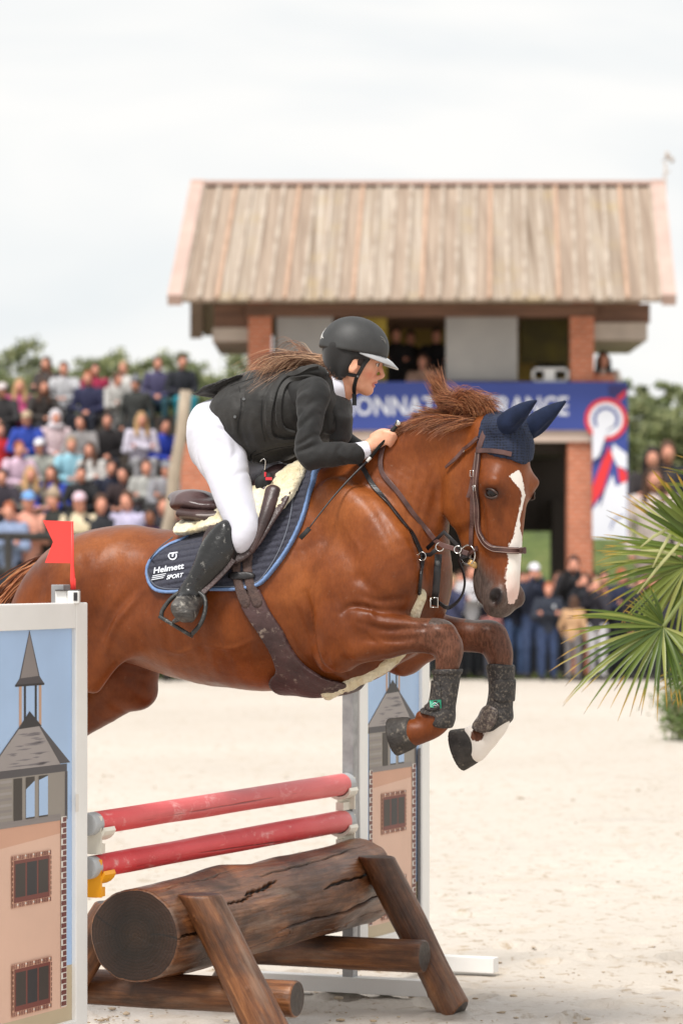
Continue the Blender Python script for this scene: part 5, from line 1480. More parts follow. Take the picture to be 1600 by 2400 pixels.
# seat: low in the middle, high cantle behind, pommel in front
sf.chain([Q(440, 1184, 0, .028, .13), Q(478, 1180, 0, .036, .16), Q(520, 1188, 0, .036, .155), Q(565, 1182, 0, .034, .12), Q(610, 1150, 0, .036, .09), Q(645, 1118, 0, .038, .07), Q(662, 1106, 0, .03, .06)], nrm=YN, k=.0)
sf.chain([Q(448, 1168, .10, .026, .05), Q(440, 1166, 0, .028, .07), Q(448, 1168, -.10, .026, .05)], nrm=np.array([1.0, 0, 0]), k=.03)
v, f = sf.mesh(); v = relax(v, f, 2)
hworld(mesh_np('seat', v, f, mat('seat_leather', srgb(92, 72, 72), .3, col2=srgb(70, 50, 50), scale=10, bump=.1, bscale=140)), saddle)
sf = sfield()
for s in (1, -1):
    sf.chain([Q(436, 1204, s * .115, .022, .055), Q(474, 1208, s * .125, .022, .055), Q(530, 1214, s * .14, .03, .06), Q(600, 1178, s * .14, .03, .06), Q(650, 1132, s * .11, .03, .05)], nrm=YN, k=.02)
v, f = sf.mesh(); v = relax(v, f, 2); hworld(mesh_np('panel', v, f, M_leather), saddle)
FLAP = [(466, 1244), (470, 1282), (490, 1312), (530, 1326), (575, 1316), (606, 1282), (632, 1226), (654, 1172), (656, 1140), (640, 1126), (600, 1160), (540, 1200), (490, 1210)]
for s in (1, -1):
    yl = (-.40, -.05) if s == 1 else (.05, .40)
    v, f, _ = shell(FLAP, .05, lat=.28, thick=.012, ylim=yl, kk=.006)
    v[:, 2] += 0; hworld(mesh_np('flap', v, f, M_leather), saddle)
for s in (1, -1):  # knee roll
    sf = sfield(); sf.chain([Q(640, 1150, s * .20, .028, .02), Q(626, 1200, s * .235, .024, .022), Q(608, 1250, s * .265, .018, .018), Q(590, 1290, s * .29, .012, .012)], nrm=YN, k=.0)
    v, f = sf.mesh(); hworld(mesh_np('knee_roll', v, f, M_leather), saddle)
mb = MB()
P1 = [H(425, 1200, .14), H(450, 1206, .17), H(490, 1208, .19), H(520, 1204, .19)]
mb.tube([h2w(p)[0] for p in spline(P1, 6)], .0045, 8); part(mb, 'welt', mat('grey_welt', srgb(150, 140, 138), .4), saddle)

# girth and belly guard
girth = empty('girth', tuple(P0 + U * -.15 + np.array([0, 0, 1.2])), 'brown leather belly guard girth splashed with mud behind the forelegs', 'girth')
for dx in (0, 25):
    v, f, _ = shell([(536 + dx, 1290), (558 + dx, 1290), (562 + dx, 1330), (572 + dx, 1370), (590 + dx, 1412), (572 + dx, 1424), (554 + dx, 1380), (543 + dx, 1335)], .022, lat=.29, thick=.016, ylim=(-.4, 0), closed=4)
    hworld(mesh_np('billet_strap', v, f, M_web), girth)
v, f, _ = shell([(541, 1341), (590, 1341), (593, 1356), (545, 1358)], .027, lat=.29, thick=.012, ylim=(-.4, 0), closed=3)
hworld(mesh_np('keeper', v, f, M_black_l), girth)
M_guard = mat('muddy_guard_leather', srgb(86, 62, 62), .5, col2=srgb(60, 42, 43), scale=10, bump=.5, bscale=40, dirt=(srgb(176, 160, 146), .58, 34))
v, f, _ = shell([(606, 1382), (574, 1414), (586, 1449), (605, 1487), (621, 1532), (622, 1574), (600, 1596), (589, 1614), (592, 1640), (640, 1660), (746, 1640), (760, 1612), (750, 1603), (717, 1589), (684, 1560), (667, 1522), (654, 1477), (632, 1433), (615, 1392)], .018, lat=.27, thick=.02, closed=5)
hworld(mesh_np('belly_guard', v, f, M_guard), girth)
mb = MB(); p, nn = hit(608, 1412, .02); ring(mb, p, .009, .0018, nn); part(mb, 'ring', M_steel, girth)

# breastplate: sheepskin sleeve between the forelegs, fork straps to the neck
bp = empty('breastplate', tuple(P0 + U * .3 + np.array([0, 0, 1.3])), 'black leather breastplate with a cream sheepskin sleeve below the chest', 'breastplate')
def sleeve(pts, nm):
    st = np.array(pts); lo, hi = st[:, :3].min(0) - .08, st[:, :3].max(0) + .08
    sf = Field(lo, hi, .005); sf.chain(st, nrm=YN, k=0); v, f = sf.mesh()
    n_ = vnoise(v, 55, 5) * .005 + vnoise(v, 130, 6) * .0025
    v[:, 2] += n_; v[:, 1] += n_
    hworld(mesh_np(nm, v, f, M_fleece), bp)
sleeve([Q(768, 1620, .05, .029, .03), Q(800, 1607, .05, .029, .03), Q(850, 1583, .05, .028, .03), Q(895, 1560, .04, .028, .03), Q(935, 1528, .02, .025, .03)], 'sheepskin_sleeve')
sleeve([Q(962, 1462, .10, .022, .03), Q(971, 1430, .115, .023, .028), Q(981, 1398, .115, .027, .026)], 'sheepskin_sleeve')
mb = MB()
strap(mb, [(840, 1082), (852, 1098), (877, 1142), (912, 1187), (944, 1228), (963, 1251), (978, 1282), (988, 1302)], .016, .005, .006)
strap(mb, [(988, 1300), (986, 1322), (983, 1346), (979, 1392)], .016, .005, .006)
part(mb, 'fork_strap', M_black_l, bp)
mb = MB()
mb.tube([h2w(H(*q))[0] for q in ((1000, 1286, .10), (1040, 1247, .13), (1078, 1285, .15))], 1.0, flat=(.014, .004), up=np.array([-.3, -.9, .1]))
mb.tube([h2w(H(*q))[0] for q in ((1027, 1299, .07), (1024, 1340, .08), (1021, 1385, .08), (1016, 1418, .06))], 1.0, flat=(.024, .005), up=np.array([-.2, -.95, 0]))
mb.tube([h2w(H(*q))[0] for q in ((990, 1300, .10), (1008, 1300, .10), (1022, 1288, .12))], 1.0, flat=(.014, .005), up=np.array([-.3, -.9, .1]))
part(mb, 'martingale_strap', M_black_l, bp)
for (x, y, l, r) in ((988, 1304, .115, .014), (1030, 1282, .13, .014), (1072, 1288, .15, .012)):
    mb = MB(); ring(mb, h2w(H(x, y, l))[0], r, .002, (-.3, -.9, .1)); part(mb, 'ring', M_steel, bp)
mb = MB(); c_ = h2w(H(1017, 1412, .09))[0]
mb.tube([c_ + np.array([-.012, 0, .016]), c_ + np.array([.012, -.004, .016]), c_ + np.array([.012, -.004, -.016]), c_ + np.array([-.012, 0, -.016]), c_ + np.array([-.012, 0, .016])], .0022, 6); part(mb, 'buckle', M_steel, bp)

# bridle
br = empty('bridle', tuple(h2w(HO)[0]), 'brown leather bridle with a padded noseband and ring bit', 'bridle')
mb = MB(); strap(mb, [(1150, 992), (1141, 1008), (1131, 1030), (1122, 1062)], .021, .006, .006, w=[1.0, 1.05, 1]); part(mb, 'headpiece', M_bridle, br)
mb = MB(); strap(mb, [(1122, 1058), (1150, 1058), (1175, 1061), (1195, 1066)], .016, .006, .012); part(mb, 'browband', M_bridle, br)
mb = MB(); strap(mb, [(1121, 1062), (1115, 1090), (1111, 1112), (1108, 1170), (1106, 1230), (1105, 1278)], .015, .005, .006)
strap(mb, [(1109, 1112), (1104, 1145), (1097, 1166)], .012, .003, .006); part(mb, 'cheekpiece', M_bridle, br)
NB = [(1122, 1062), (1119, 1110), (1118, 1170), (1121, 1225), (1128, 1255), (1143, 1276), (1165, 1286), (1200, 1290), (1229, 1290)]
mb = MB(); P_, N_ = strap(mb, NB, .021, .010, .006)
# round the far side and under the jaw
far = [hp(.055, .424, -.045), hp(.0, .424, -.055), hp(-.07, .43, -.05), hp(-.115, .44, -.02), hp(-.115, .44, .02), hp(-.085, .43, .05), hp(-.05, .415, .055)]
fp = spline(np.array([h2w(q)[0] for q in far]), 4); cc = h2w(hp(-.02, .43, 0))[0]
mb.tube(list(fp), 1.0, flat=(.018, .007), up=[(q - cc) / np.linalg.norm(q - cc) for q in fp], smooth=False)
part(mb, 'noseband', M_bridle, br)
mb = MB()
for d in (-.0072, .0072):
    T = np.gradient(P_, axis=0); T /= np.linalg.norm(T, axis=1)[:, None]; Bn = np.cross(T, N_)
    mb.tube(list(P_ + Bn * d + N_ * .0052), .0008, 4, caps=False)
part(mb, 'stitching', M_stitch, br)
mb = MB(); strap(mb, [(1124, 1027), (1108, 1042), (1091, 1057), (1070, 1078), (1050, 1096)], .013, .004, .012, w=[1, 1, 1.1, 1, .7]); part(mb, 'throat_strap', M_bridle, br)
for (x, y, w_, h_) in ((1111, 1110, .008, .010), (1118, 1143, .008, .010), (1091, 1057, .007, .008)):
    mb = MB()
    p, nn = hit(x, y, .012); a = np.cross(nn, (0, 0, 1.)); a /= np.linalg.norm(a); b = np.cross(a, nn)
    mb.tube([p + a * w_ + b * h_, p - a * w_ + b * h_, p - a * w_ - b * h_, p + a * w_ - b * h_, p + a * w_ + b * h_], .0014, 6)
    part(mb, 'buckle', M_steel, br)
ringc = h2w(hp(-.087, .437, .062))[0]
mb = MB(); HLw = U * HL[0] + V * HL[1]
ring(mb, ringc, .032, .003, HLw * .9 + np.array([.0, -.25, 0]), rx=.95); part(mb, 'bit_ring', M_steel, br)
mb = MB(); ring(mb, h2w(hp(-.087, .437, -.062))[0], .032, .003, HLw, rx=.95); part(mb, 'bit_ring', M_steel, br)
mb = MB()
c1 = ringc + np.array([.008, 0, -.026])
mb.tube([c1 + np.array([-.004, -.004, .004]), c1 + np.array([.012, .002, -.006]), c1 + np.array([.03, .02, -.018])], [.009, .011, .006], 10)
part(mb, 'bit_sleeve', mat('wet_rubber', srgb(226, 196, 140), .25, col2=srgb(214, 150, 60), scale=60), br)
# reins
mb = MB()
tpts = []
for q in [(906, 1034), (896, 1062), (893, 1091), (901, 1117), (932, 1155), (967, 1203), (999, 1244), (1026, 1272)]:
    p, nn = hit(q[0], q[1], .008); tpts.append(p)
tpts[-1] = h2w(H(1028, 1274, .13))[0]
for q in [(1066, 1287, .14), (1096, 1298, .15)]: tpts.append(h2w(H(*q))[0])
tp = spline(tpts, 8)
for _ in range(3): tp[1:-1] = (tp[:-2] + 2 * tp[1:-1] + tp[2:]) / 4
mb.tube(list(tp), 1.0, flat=(.016, .004), up=np.array([-.35, -.92, .1]), smooth=False)
part(mb, 'rein', M_bridle, br)
mb = MB()
tp = spline([h2w(H(*q))[0] for q in ((1098, 1300, .09), (1076, 1312, .08), (1086, 1345, .08), (1088, 1372, .08), (1078, 1402, .08), (1052, 1424, .07), (1030, 1414, .06), (1012, 1395, 0), (985, 1330, -.1), (940, 1200, -.16), (905, 1100, -.14), (900, 1040, -.08))], 6)
mb.tube(list(tp), 1.0, flat=(.014, .004), up=np.array([-.9, -.3, .1]), smooth=False)
part(mb, 'rein', M_black_l, br)

# ear bonnet
def bonnet():
    t = NT('navy_crochet'); tc = t.n('TexCoord'); mp = t.n('Mapping', Scale=(95, 95, 110)); t.l(tc.outputs['Object'], mp.inputs[0])
    vo = t.n('TexVoronoi', Scale=1.0, Randomness=.25); t.l(mp.outputs[0], vo.inputs['Vector'])
    t.l(t.ramp(vo.outputs['Distance'], [(.15, srgb(12, 17, 30)), (.5, srgb(30, 40, 64))]), t.b.inputs['Base Color'])
    t.b.inputs['Roughness'].default_value = .85
    t.l(t.bump(vo.outputs['Distance'], .9, .003), t.b.inputs['Normal'])
    return t.m
M_knit = bonnet()
M_ear = mat('navy_ear_cloth', srgb(30, 40, 66), .75, col2=srgb(22, 31, 52), scale=30, spec=.2, bump=.1, bscale=200)
f2 = Field(HO + [-.16, -.2, -.16], HO + [.22, .2, .08], .005)
idx = [(f2.ax[i] - fl.lo[i]) / fl.h for i in range(3)]
I = [np.clip(np.floor(a).astype(int), 0, fl.g.shape[k] - 2) for k, a in enumerate(idx)]
T_ = [np.clip(a - i, 0, 1) for a, i in zip(idx, I)]
hg = sum((T_[0] if dx else 1 - T_[0])[:, None, None] * (T_[1] if dy else 1 - T_[1])[None, :, None] * (T_[2] if dz else 1 - T_[2])[None, None, :] * fl.g[np.ix_(I[0] + dx, I[1] + dy, I[2] + dz)] for dx in (0, 1) for dy in (0, 1) for dz in (0, 1))
f2.g = hg.astype(np.float32) - .008
for s in (1, -1):
    f2.ell(hp(.045, .018, s * .05), (.04, .035, .035), HAX, k=.03)
f2.ell(hp(.085, .08, -.015), (.022, .055, .045), HAX, k=.03)
X = [f2.ax[0][:, None, None] - HO[0], f2.ax[1][None, :, None] - HO[1], f2.ax[2][None, None, :] - HO[2]]
ff = X[0] * HF[0] + X[1] * HF[1]; ll = X[0] * HL[0] + X[1] * HL[1]; hh_ = -X[2] + 0 * ff
reg = np.maximum(hh_ - (.095 + .38 * ff + .005 * np.cos(ll * 60)), -.02 - ff)
f2.g = np.maximum(f2.g, reg.astype(np.float32)).astype(np.float32)
v, f = f2.mesh(); v = relax(v, f, 2)
bon = tag(place(mesh_np('ear_bonnet', v, f, M_knit)), 'navy crocheted ear bonnet covering both ears', 'ear bonnet')
for s, b0, t0 in ((1, hp(.052, .022, .045), hp(.215, -.062, .048)), (-1, hp(.055, .03, -.068), hp(.208, -.064, -.095))):
    fe = Field(np.minimum(b0, t0) - .07, np.maximum(b0, t0) + .07, .0042)
    ax_ = t0 - b0; L = np.linalg.norm(ax_)
    q = lambda k, r2, r3, dz=0: (*(b0 + ax_ * k + np.array([0, 0, dz])), r2, r3)
    fe.chain([q(-.05, .03, .03), q(.15, .037, .034), q(.35, .037, .03), q(.6, .028, .022, .002), q(.82, .016, .012, .002), q(1.0, .005, .004)], nrm=HL, k=0)
    # hollow front of the ear
    fe.chain([(*(b0 + ax_ * .3 + np.array([.012, -.012, -.05])), .018, .014), (*(b0 + ax_ * .6 + np.array([.01, -.008, -.036])), .014, .01)], nrm=HL, k=.01, op='sub')
    v, f = fe.mesh(); v = relax(v, f, 2)
    place(mesh_np('ear_cover', v, f, M_ear), bon)

# tendon boots
M_boot = mat('muddy_tendon_boot', srgb(52, 48, 47), .6, col2=srgb(34, 31, 31), scale=30, bump=.5, bscale=60, dirt=(srgb(132, 121, 108), .52, 120))
M_boot2 = mat('muddy_shell', srgb(74, 62, 58), .45, col2=srgb(54, 46, 44), scale=30, bump=.4, bscale=70, dirt=(srgb(142, 130, 116), .49, 110))
M_green = mat('green_tag', srgb(40, 150, 118), .5)
def boot(nm_lab, pix, ymid, lat, patch=None, side=1):
    yl = (ymid - .08, ymid + .08)
    v, f, _ = shell(pix, .012, lat=lat, thick=.016, ylim=yl, closed=4, hvox=.004)
    o = tag(place(mesh_np('tendon_boot', v, f, M_boot)), nm_lab, 'leg boot', 'tendon boots on the forelegs')
    return o, v, f
b1, v1, f1 = boot('muddy black tendon boot with a green tag on the near foreleg', [(1012, 1572), (1076, 1572), (1076, 1600), (1070, 1640), (1066, 1678), (1062, 1704), (1040, 1706), (1024, 1698), (1030, 1680), (996, 1672), (990, 1660), (1008, 1640), (1010, 1600)], -.155, .155)
b2, v2, f2_ = boot('muddy dark brown tendon boot on the foreleg with the white pastern', [(1140, 1560), (1208, 1562), (1210, 1600), (1210, 1668), (1200, 1684), (1180, 1700), (1158, 1714), (1130, 1712), (1118, 1700), (1124, 1672), (1140, 1620)], .155, -.155)
def sub_shell(pix, ymid, lat, off, mats, parent, nm, half=None):
    yl = (ymid - .08, ymid + .08)
    if half == 'near': yl = (ymid - .09, ymid + .0)
    v, f, _ = shell(pix, off, lat=lat, thick=.010, ylim=yl, closed=3, hvox=.004)
    return place(mesh_np(nm, v, f, mats), parent), v, f
o, v, f = sub_shell([(1002, 1600), (1040, 1600), (1042, 1660), (998, 1656)], -.155, .155, .019, M_boot, b1, 'strap_pad', 'near')
Bb = bvh_of(h2w(v), f)
mb = MB(); g = [(1009, 1642), (1032, 1640), (1033, 1660), (1010, 1659)]
P = [hit(x, y, .006, Bb, .2)[0] for x, y in g]; P2 = [p - np.array([-.39, -.92, 0]) * .003 for p in P]
mb.add(P + P2, [(0, 1, 2, 3), (7, 6, 5, 4), (0, 4, 5, 1), (1, 5, 6, 2), (2, 6, 7, 3), (3, 7, 4, 0)])
wparent(mb.build('tag', M_green), b1)
mb = MB()
a = [hit(x, y, .0075, Bb, .2)[0] for x, y in ((1014, 1654), (1018, 1649), (1021, 1647), (1024, 1649), (1028, 1654))]
mb.tube(a, .0009, 4); 
mb.tube([hit(x, y, .0075, Bb, .2)[0] for x, y in ((1017, 1655), (1021, 1653), (1025, 1655))], .0007, 4)
wparent(mb.build('emblem', M_print), b1)
o, v, f = sub_shell([(1122, 1672), (1146, 1652), (1176, 1660), (1176, 1690), (1150, 1716), (1116, 1706)], .155, -.155, .021, M_boot2, b2, 'fetlock_cup')
sub_shell([(1165, 1596), (1212, 1596), (1212, 1640), (1168, 1640)], .155, -.155, .018, M_boot, b2, 'strap')
sub_shell([(1036, 1568), (1080, 1568), (1080, 1580), (1010, 1580), (1010, 1570)], -.155, .155, .016, M_boot, b1, 'cuff')
# ---------------------------------------------------------------- the rider
RY = R(21); RP = R(15)
RFh = np.array([math.cos(RY), math.sin(RY), 0])
RF = RFh * math.cos(RP) - Z * math.sin(RP); RU = RFh * math.sin(RP) + Z * math.cos(RP); RL = np.cross(RU, RF) * -1.0
if RL[1] > 0: RL = -RL                                   # RL points to the camera side
RO = H(835, 850, .0)
def rp(f, u, l=0.0): return RO + f * RF + u * RU + l * RL
RAX = np.array([RF, RL, RU])
RLn = RL
def body_field():
    b = Field(H(360, 1500, .42) * [1, 0, 1] + [0, -.5, 0], H(945, 735, .0) * [1, 0, 1] + [.03, .42, .02], .0045)
    N_ = YN
    # torso
    b.chain([Q(505, 1015, 0, .10, .14), Q(560, 985, 0, .095, .125), Q(620, 965, 0, .10, .13), Q(690, 940, 0, .105, .15), Q(740, 915, 0, .08, .14)], nrm=N_, k=.03)
    for s in (1, -1):
        b.cap(H(733, 918, s * .09), H(736, 922, s * .13), .04, .036, k=.04)
    # thighs and lower legs
        b.chain([Q(508, 1018, s * .09, .095, .088), Q(528, 1095, s * .155, .060, .065), Q(549, 1170, s * .21, .05, .058), Q(570, 1240, s * .265, .038, .044)], nrm=N_, k=.04)
        b.chain([Q(566, 1248, s * .275, .035, .04), Q(516, 1288, s * .30, .045, .045), Q(475, 1340, s * .335, .035, .035), Q(446, 1395, s * .345, .03, .03)], nrm=N_, k=.03)
        b.chain([Q(440, 1400, s * .345, .03, .03), Q(434, 1422, s * .385, .022, .028), Q(430, 1430, s * .42, .016, .026)], nrm=N_, k=.03)
    # arms
    b.chain([Q(735, 926, .15, .034, .034), Q(728, 960, .205, .038, .038), Q(722, 1035, .235, .034, .034), Q(726, 1066, .235, .033, .033)], nrm=N_, k=.03)
    b.chain([Q(726, 1066, .235, .033, .033), Q(790, 1064, .19, .032, .03), Q(842, 1056, .125, .022, .025), Q(862, 1049, .108, .022, .021)], nrm=N_, k=.02)
    b.chain([Q(752, 926, -.15, .034, .034), Q(770, 960, -.205, .038, .038), Q(785, 1030, -.22, .034, .034)], nrm=N_, k=.03)
    b.chain([Q(785, 1030, -.22, .033, .033), Q(835, 1058, -.18, .03, .03), Q(872, 1066, -.13, .022, .022)], nrm=N_, k=.02)
    # hands: palm, four bent fingers, thumb
    for s, dx, dy, L0 in ((1, 0, 0, 0), (-1, 6, 26, -.02)):
        P = lambda x, y, l: H(x + dx, y + dy, s * (l + L0))
        b.chain([(*P(860, 1050, .108), .021, .018), (*P(880, 1036, .105), .026, .016), (*P(897, 1025, .10), .026, .014)], nrm=N_, k=.012)
        for i in range(4):
            q = [P(900 - i * 1.5, 1013 + i * 7.6, .103), P(919 - i * 3, 1018 + i * 7, .098), P(925 - i * 3.5, 1027 + i * 6.3, .076), P(910 - i * 3, 1033 + i * 5, .066)]
            r_ = [.0105, .0095, .0085, .0075] if i < 3 else [.009, .008, .0075, .0065]
            b.chain([(*a, c, c) for a, c in zip(q, r_)], nrm=np.array([.3, .2, .93]), k=.003, sub=3)
        b.chain([(*P(874, 1024, .092), .013, .012), (*P(893, 1012, .078), .011, .011), (*P(913, 1013, .070), .0095, .0095), (*P(925, 1019, .068), .007, .008)], nrm=np.array([.3, .9, .3]), k=.006, sub=3)
    # neck
    b.chain([Q(752, 925, 0, .075, .075), Q(780, 905, 0, .06, .06), Q(812, 892, 0, .054, .054), Q(830, 870, 0, .052, .054)], nrm=N_, k=.03)
    b.chain([(*H(770, 930, 0), .05, .05), (*H(812, 908, 0), .035, .04), (*rp(-.005, -.06), .028, .04)], nrm=N_, k=.02)
    # head
    b.ell(rp(-.012, .03), (.092, .072, .088), RAX, k=.02)
    b.ell(rp(.028, .0), (.041, .051, .070), RAX, k=.03)
    b.chain([(*rp(.026, -.035), .038, .046), (*rp(.046, -.058), .026, .030), (*rp(.054, -.074), .018, .019)], nrm=RLn, k=.02)
    for s in (1, -1):
        b.chain([(*rp(-.004, -.035, s * .054), .016, .009), (*rp(.006, -.058, s * .046), .013, .010), (*rp(.036, -.077, s * .024), .011, .011), (*rp(.058, -.080, 0), .012, .012)], nrm=RLn, k=.02)
        b.ell(rp(.046, -.014, s * .036), (.018, .015, .014), RAX, k=.02)               # cheekbone
        b.ell(rp(.069, .029, s * .03), (.014, .024, .007), RAX, k=.012)              # brow
        b.ell(rp(.080, .010, s * .031), (.014, .015, .009), RAX, k=.01, op='sub')   # eye socket
        b.ell(rp(.064, .010, s * .031), (.0122, .0122, .0115), RAX, k=.004)
        b.chain([(*rp(.0755, .0155, s * .019), .002, .0025), (*rp(.0775, .018, s * .03), .0024, .003), (*rp(.067, .015, s * .043), .002, .003)], nrm=RLn, k=.003)
        b.chain([(*rp(.0740, .005, s * .021), .0018, .0025), (*rp(.0750, .0025, s * .031), .002, .003), (*rp(.066, .005, s * .042), .002, .003)], nrm=RLn, k=.003)
        b.ell(rp(.0835, -.0285, s * .0095), (.008, .006, .006), RAX, k=.005)         # nostril wing
        
    b.chain([(*rp(.073, .026), .010, .009), (*rp(.0795, .012), .0075, .0065), (*rp(.089, -.006), .0075, .0065), (*rp(.0965, -.0205), .0078, .0072), (*rp(.087, -.029), .0065, .008)], nrm=RLn, k=.010)
    b.ell(rp(.070, -.046), (.013, .025, .015), RAX, k=.010)
    b.ell(rp(.0795, -.0475), (.0075, .019, .0045), RAX, k=.004)
    b.ell(rp(.0745, -.0615), (.0075, .017, .0052), RAX, k=.004)
    b.ell(rp(.0845, -.0545), (.012, .019, .0014), RAX, k=.003, op='sub')
    b.ell(rp(.065, -.080), (.012, .016, .011), RAX, k=.010)
    # ears
    for s in (1, -1):
        b.ell(rp(-.006, -.016, s * .074), (.016, .007, .028), RAX, k=.006)
        b.ell(rp(-.003, -.012, s * .083), (.0085, .007, .017), RAX, k=.004, op='sub')
        b.ell(rp(.008, -.018, s * .074), (.005, .005, .007), RAX, k=.004)
    return b
bf = body_field()
rv, rf_ = bf.mesh(); rv = relax(rv, rf_, 2, .4)
d = rv - RO; ff_, uu_, ll_ = d @ RF, d @ RU, d @ RL
lips = np.clip(1.25 - np.sqrt(((ff_ - .078) / .014) ** 2 + (ll_ / .022) ** 2 + ((uu_ + .0545) / .0125) ** 2), 0, 1) * 3
brow = np.zeros(len(rv)); lash = np.zeros(len(rv)); white = np.zeros(len(rv))
for s in (1, -1):
    brow = np.maximum(brow, np.clip(1.2 - np.sqrt(((ff_ - .074) / .025) ** 2 + ((ll_ - s * .032) / .02) ** 2 + ((uu_ - .032 + .15 * (np.abs(ll_) - .03)) / .0045) ** 2), 0, 1) * 2)
    lash = np.maximum(lash, np.clip(1.15 - np.sqrt(((ff_ - .074) / .02) ** 2 + ((ll_ - s * .031) / .016) ** 2 + ((uu_ - .0105) / .0065) ** 2), 0, 1) * 2.5)
flush = np.clip(1 - np.sqrt(((ff_ - .06) / .04) ** 2 + ((uu_ + .03) / .03) ** 2), 0, 1)
def skin_material():
    t = NT('skin_fair'); A = lambda nm: t.n('Attribute', _attribute_name=nm).outputs['Fac']
    tc = t.n('TexCoord'); no = t.n('TexNoise', Scale=30, Detail=4); t.l(tc.outputs['Object'], no.inputs['Vector'])
    col = t.ramp(no.outputs[0], [(.3, srgb(214, 152, 122)), (.7, srgb(232, 174, 144))])
    col = t.mix(t.math('MULTIPLY', A('flush'), .55), col, srgb(222, 128, 104))
    col = t.mix(t.math('MINIMUM', A('lips'), .8), col, srgb(184, 92, 86))
    col = t.mix(t.math('MINIMUM', A('brow'), .8), col, srgb(84, 56, 44))
    col = t.mix(t.math('MINIMUM', A('lash'), .9), col, srgb(60, 40, 34))
    t.l(col, t.b.inputs['Base Color']); t.b.inputs['Roughness'].default_value = .5
    t.b.inputs['Subsurface Weight'].default_value = .15; t.b.inputs['Subsurface Radius'].default_value = (.01, .004, .002); t.b.inputs['Subsurface Scale'].default_value = .5
    return t.m
M_skin = skin_material()
rider = mesh_np('person', rv, rf_, M_skin, attrs=dict(lips=np.clip(lips, 0, 1), brow=np.clip(brow, 0, 1), lash=np.clip(lash, 0, 1), flush=flush))
place(rider)
tag(rider, 'rider in black helmet, black vest and white breeches crouched over the chestnut horse', 'person')
def cloth(name, fld, m, rel=2, parent=rider, wr=0, wsc=9, dirs=(1, 1, 1), seed=1, ridge=0, rsc=9, rdir=(1, 1, 1), folds=()):
    v, f = fld.mesh(); v = relax(v, f, rel)
    if ridge:
        n_ = ridged(v * np.array(rdir), rsc, seed + 3); n_ = np.clip(n_, -.3, 1) * ridge
        v = v + vnormals(v, f) * n_[:, None]
    if wr:
        n_ = vnoise(v * np.array(dirs), wsc, seed) * wr + vnoise(v * np.array(dirs), wsc * 2.3, seed + 1) * wr * .45
        c0 = v.mean(0); dirn = np.zeros_like(v); dirn[:, 1] = np.sign(v[:, 1] - 0) ; v = v + dirn * n_[:, None]; v[:, 2] += n_ * .5
    if folds:
        vn = vnormals(v, f)
        for px_, am, wd_ in folds: stroke(v, f, px_, am, wd_, .2, True, vn)
    o = mesh_np(name, v, f, m); place(o, parent); return o, v, f
M_breech = mat('white_breeches', srgb(212, 212, 222), .75, col2=srgb(202, 202, 214), scale=7, sheen=.2, bump=.25, bscale=24)
M_jacket = mat('black_jacket', srgb(42, 41, 41), .7, col2=srgb(30, 30, 30), scale=9, sheen=.10, spec=.28, bump=.9, bscale=12)
M_vest = mat('black_vest', srgb(46, 44, 42), .62, col2=srgb(32, 31, 30), scale=11, sheen=.12, spec=.35, bump=.9, bscale=14)
M_bootr = mat('muddy_riding_boot', srgb(36, 35, 35), .27, col2=srgb(22, 22, 22), scale=8, bump=.35, bscale=26, dirt=(srgb(150, 146, 140), .60, 48))
M_toe = mat('muddy_boot_toe', srgb(84, 80, 76), .5, col2=srgb(44, 42, 41), scale=20, bump=.7, bscale=24, dirt=(srgb(170, 164, 154), .53, 30), stretch=(1, 1, 3))
M_white = mat('white_shirt', srgb(226, 226, 236), .7, col2=srgb(214, 214, 226), scale=9)
# breeches
f_ = Field(H(425, 1320, .3) * [1, 0, 1] + [-.05, -.40, 0], H(690, 915, .0) * [1, 0, 1] + [.03, .40, .02], .0055)
f_.chain([Q(494, 1012, 0, .10, .145), Q(530, 1000, 0, .10, .14), Q(585, 1000, 0, .11, .14)], nrm=YN, k=.02)
for s in (1, -1):
    f_.ell(H(502, 1024, s * .075), (.108, .092, .116), k=.04)
    f_.chain([Q(508, 1022, s * .10, .106, .10), Q(518, 1065, s * .13, .090, .09), Q(530, 1104, s * .16, .074, .08), Q(549, 1168, s * .21, .064, .072), Q(564, 1209, s * .245, .057, .064), Q(572, 1238, s * .27, .051, .056), Q(568, 1264, s * .285, .041, .048), Q(565, 1280, s * .29, .027, .036)], nrm=YN, k=.03)
f_.chain([Q(590, 1108, -.06, .05, .09), Q(640, 1102, -.06, .035, .07), Q(668, 1108, -.08, .022, .05)], nrm=YN, k=.03)
br_o, v, f = cloth('breeches', f_, M_breech, wr=.0016, wsc=16, dirs=(1, .6, .5), seed=4, ridge=.0022, rsc=8, rdir=(1.5, .8, .8), folds=(
    ([(512, 1004), (536, 1022), (548, 1052), (546, 1085)], -.008, .010), ([(496, 1030), (524, 1044), (544, 1076)], -.006, .009), ([(486, 1008), (512, 1016), (534, 1034)], .004, .010), ([(480, 1000), (508, 1004), (530, 1010)], -.004, .008),
    ([(540, 1226), (556, 1236), (574, 1240)], -.005, .008), ([(538, 1238), (552, 1250), (566, 1256)], -.004, .007), ([(574, 1100), (562, 1118), (556, 1140)], -.004, .010), ([(470, 1010), (462, 1070), (498, 1150), (540, 1220)], -.0035, .005)))
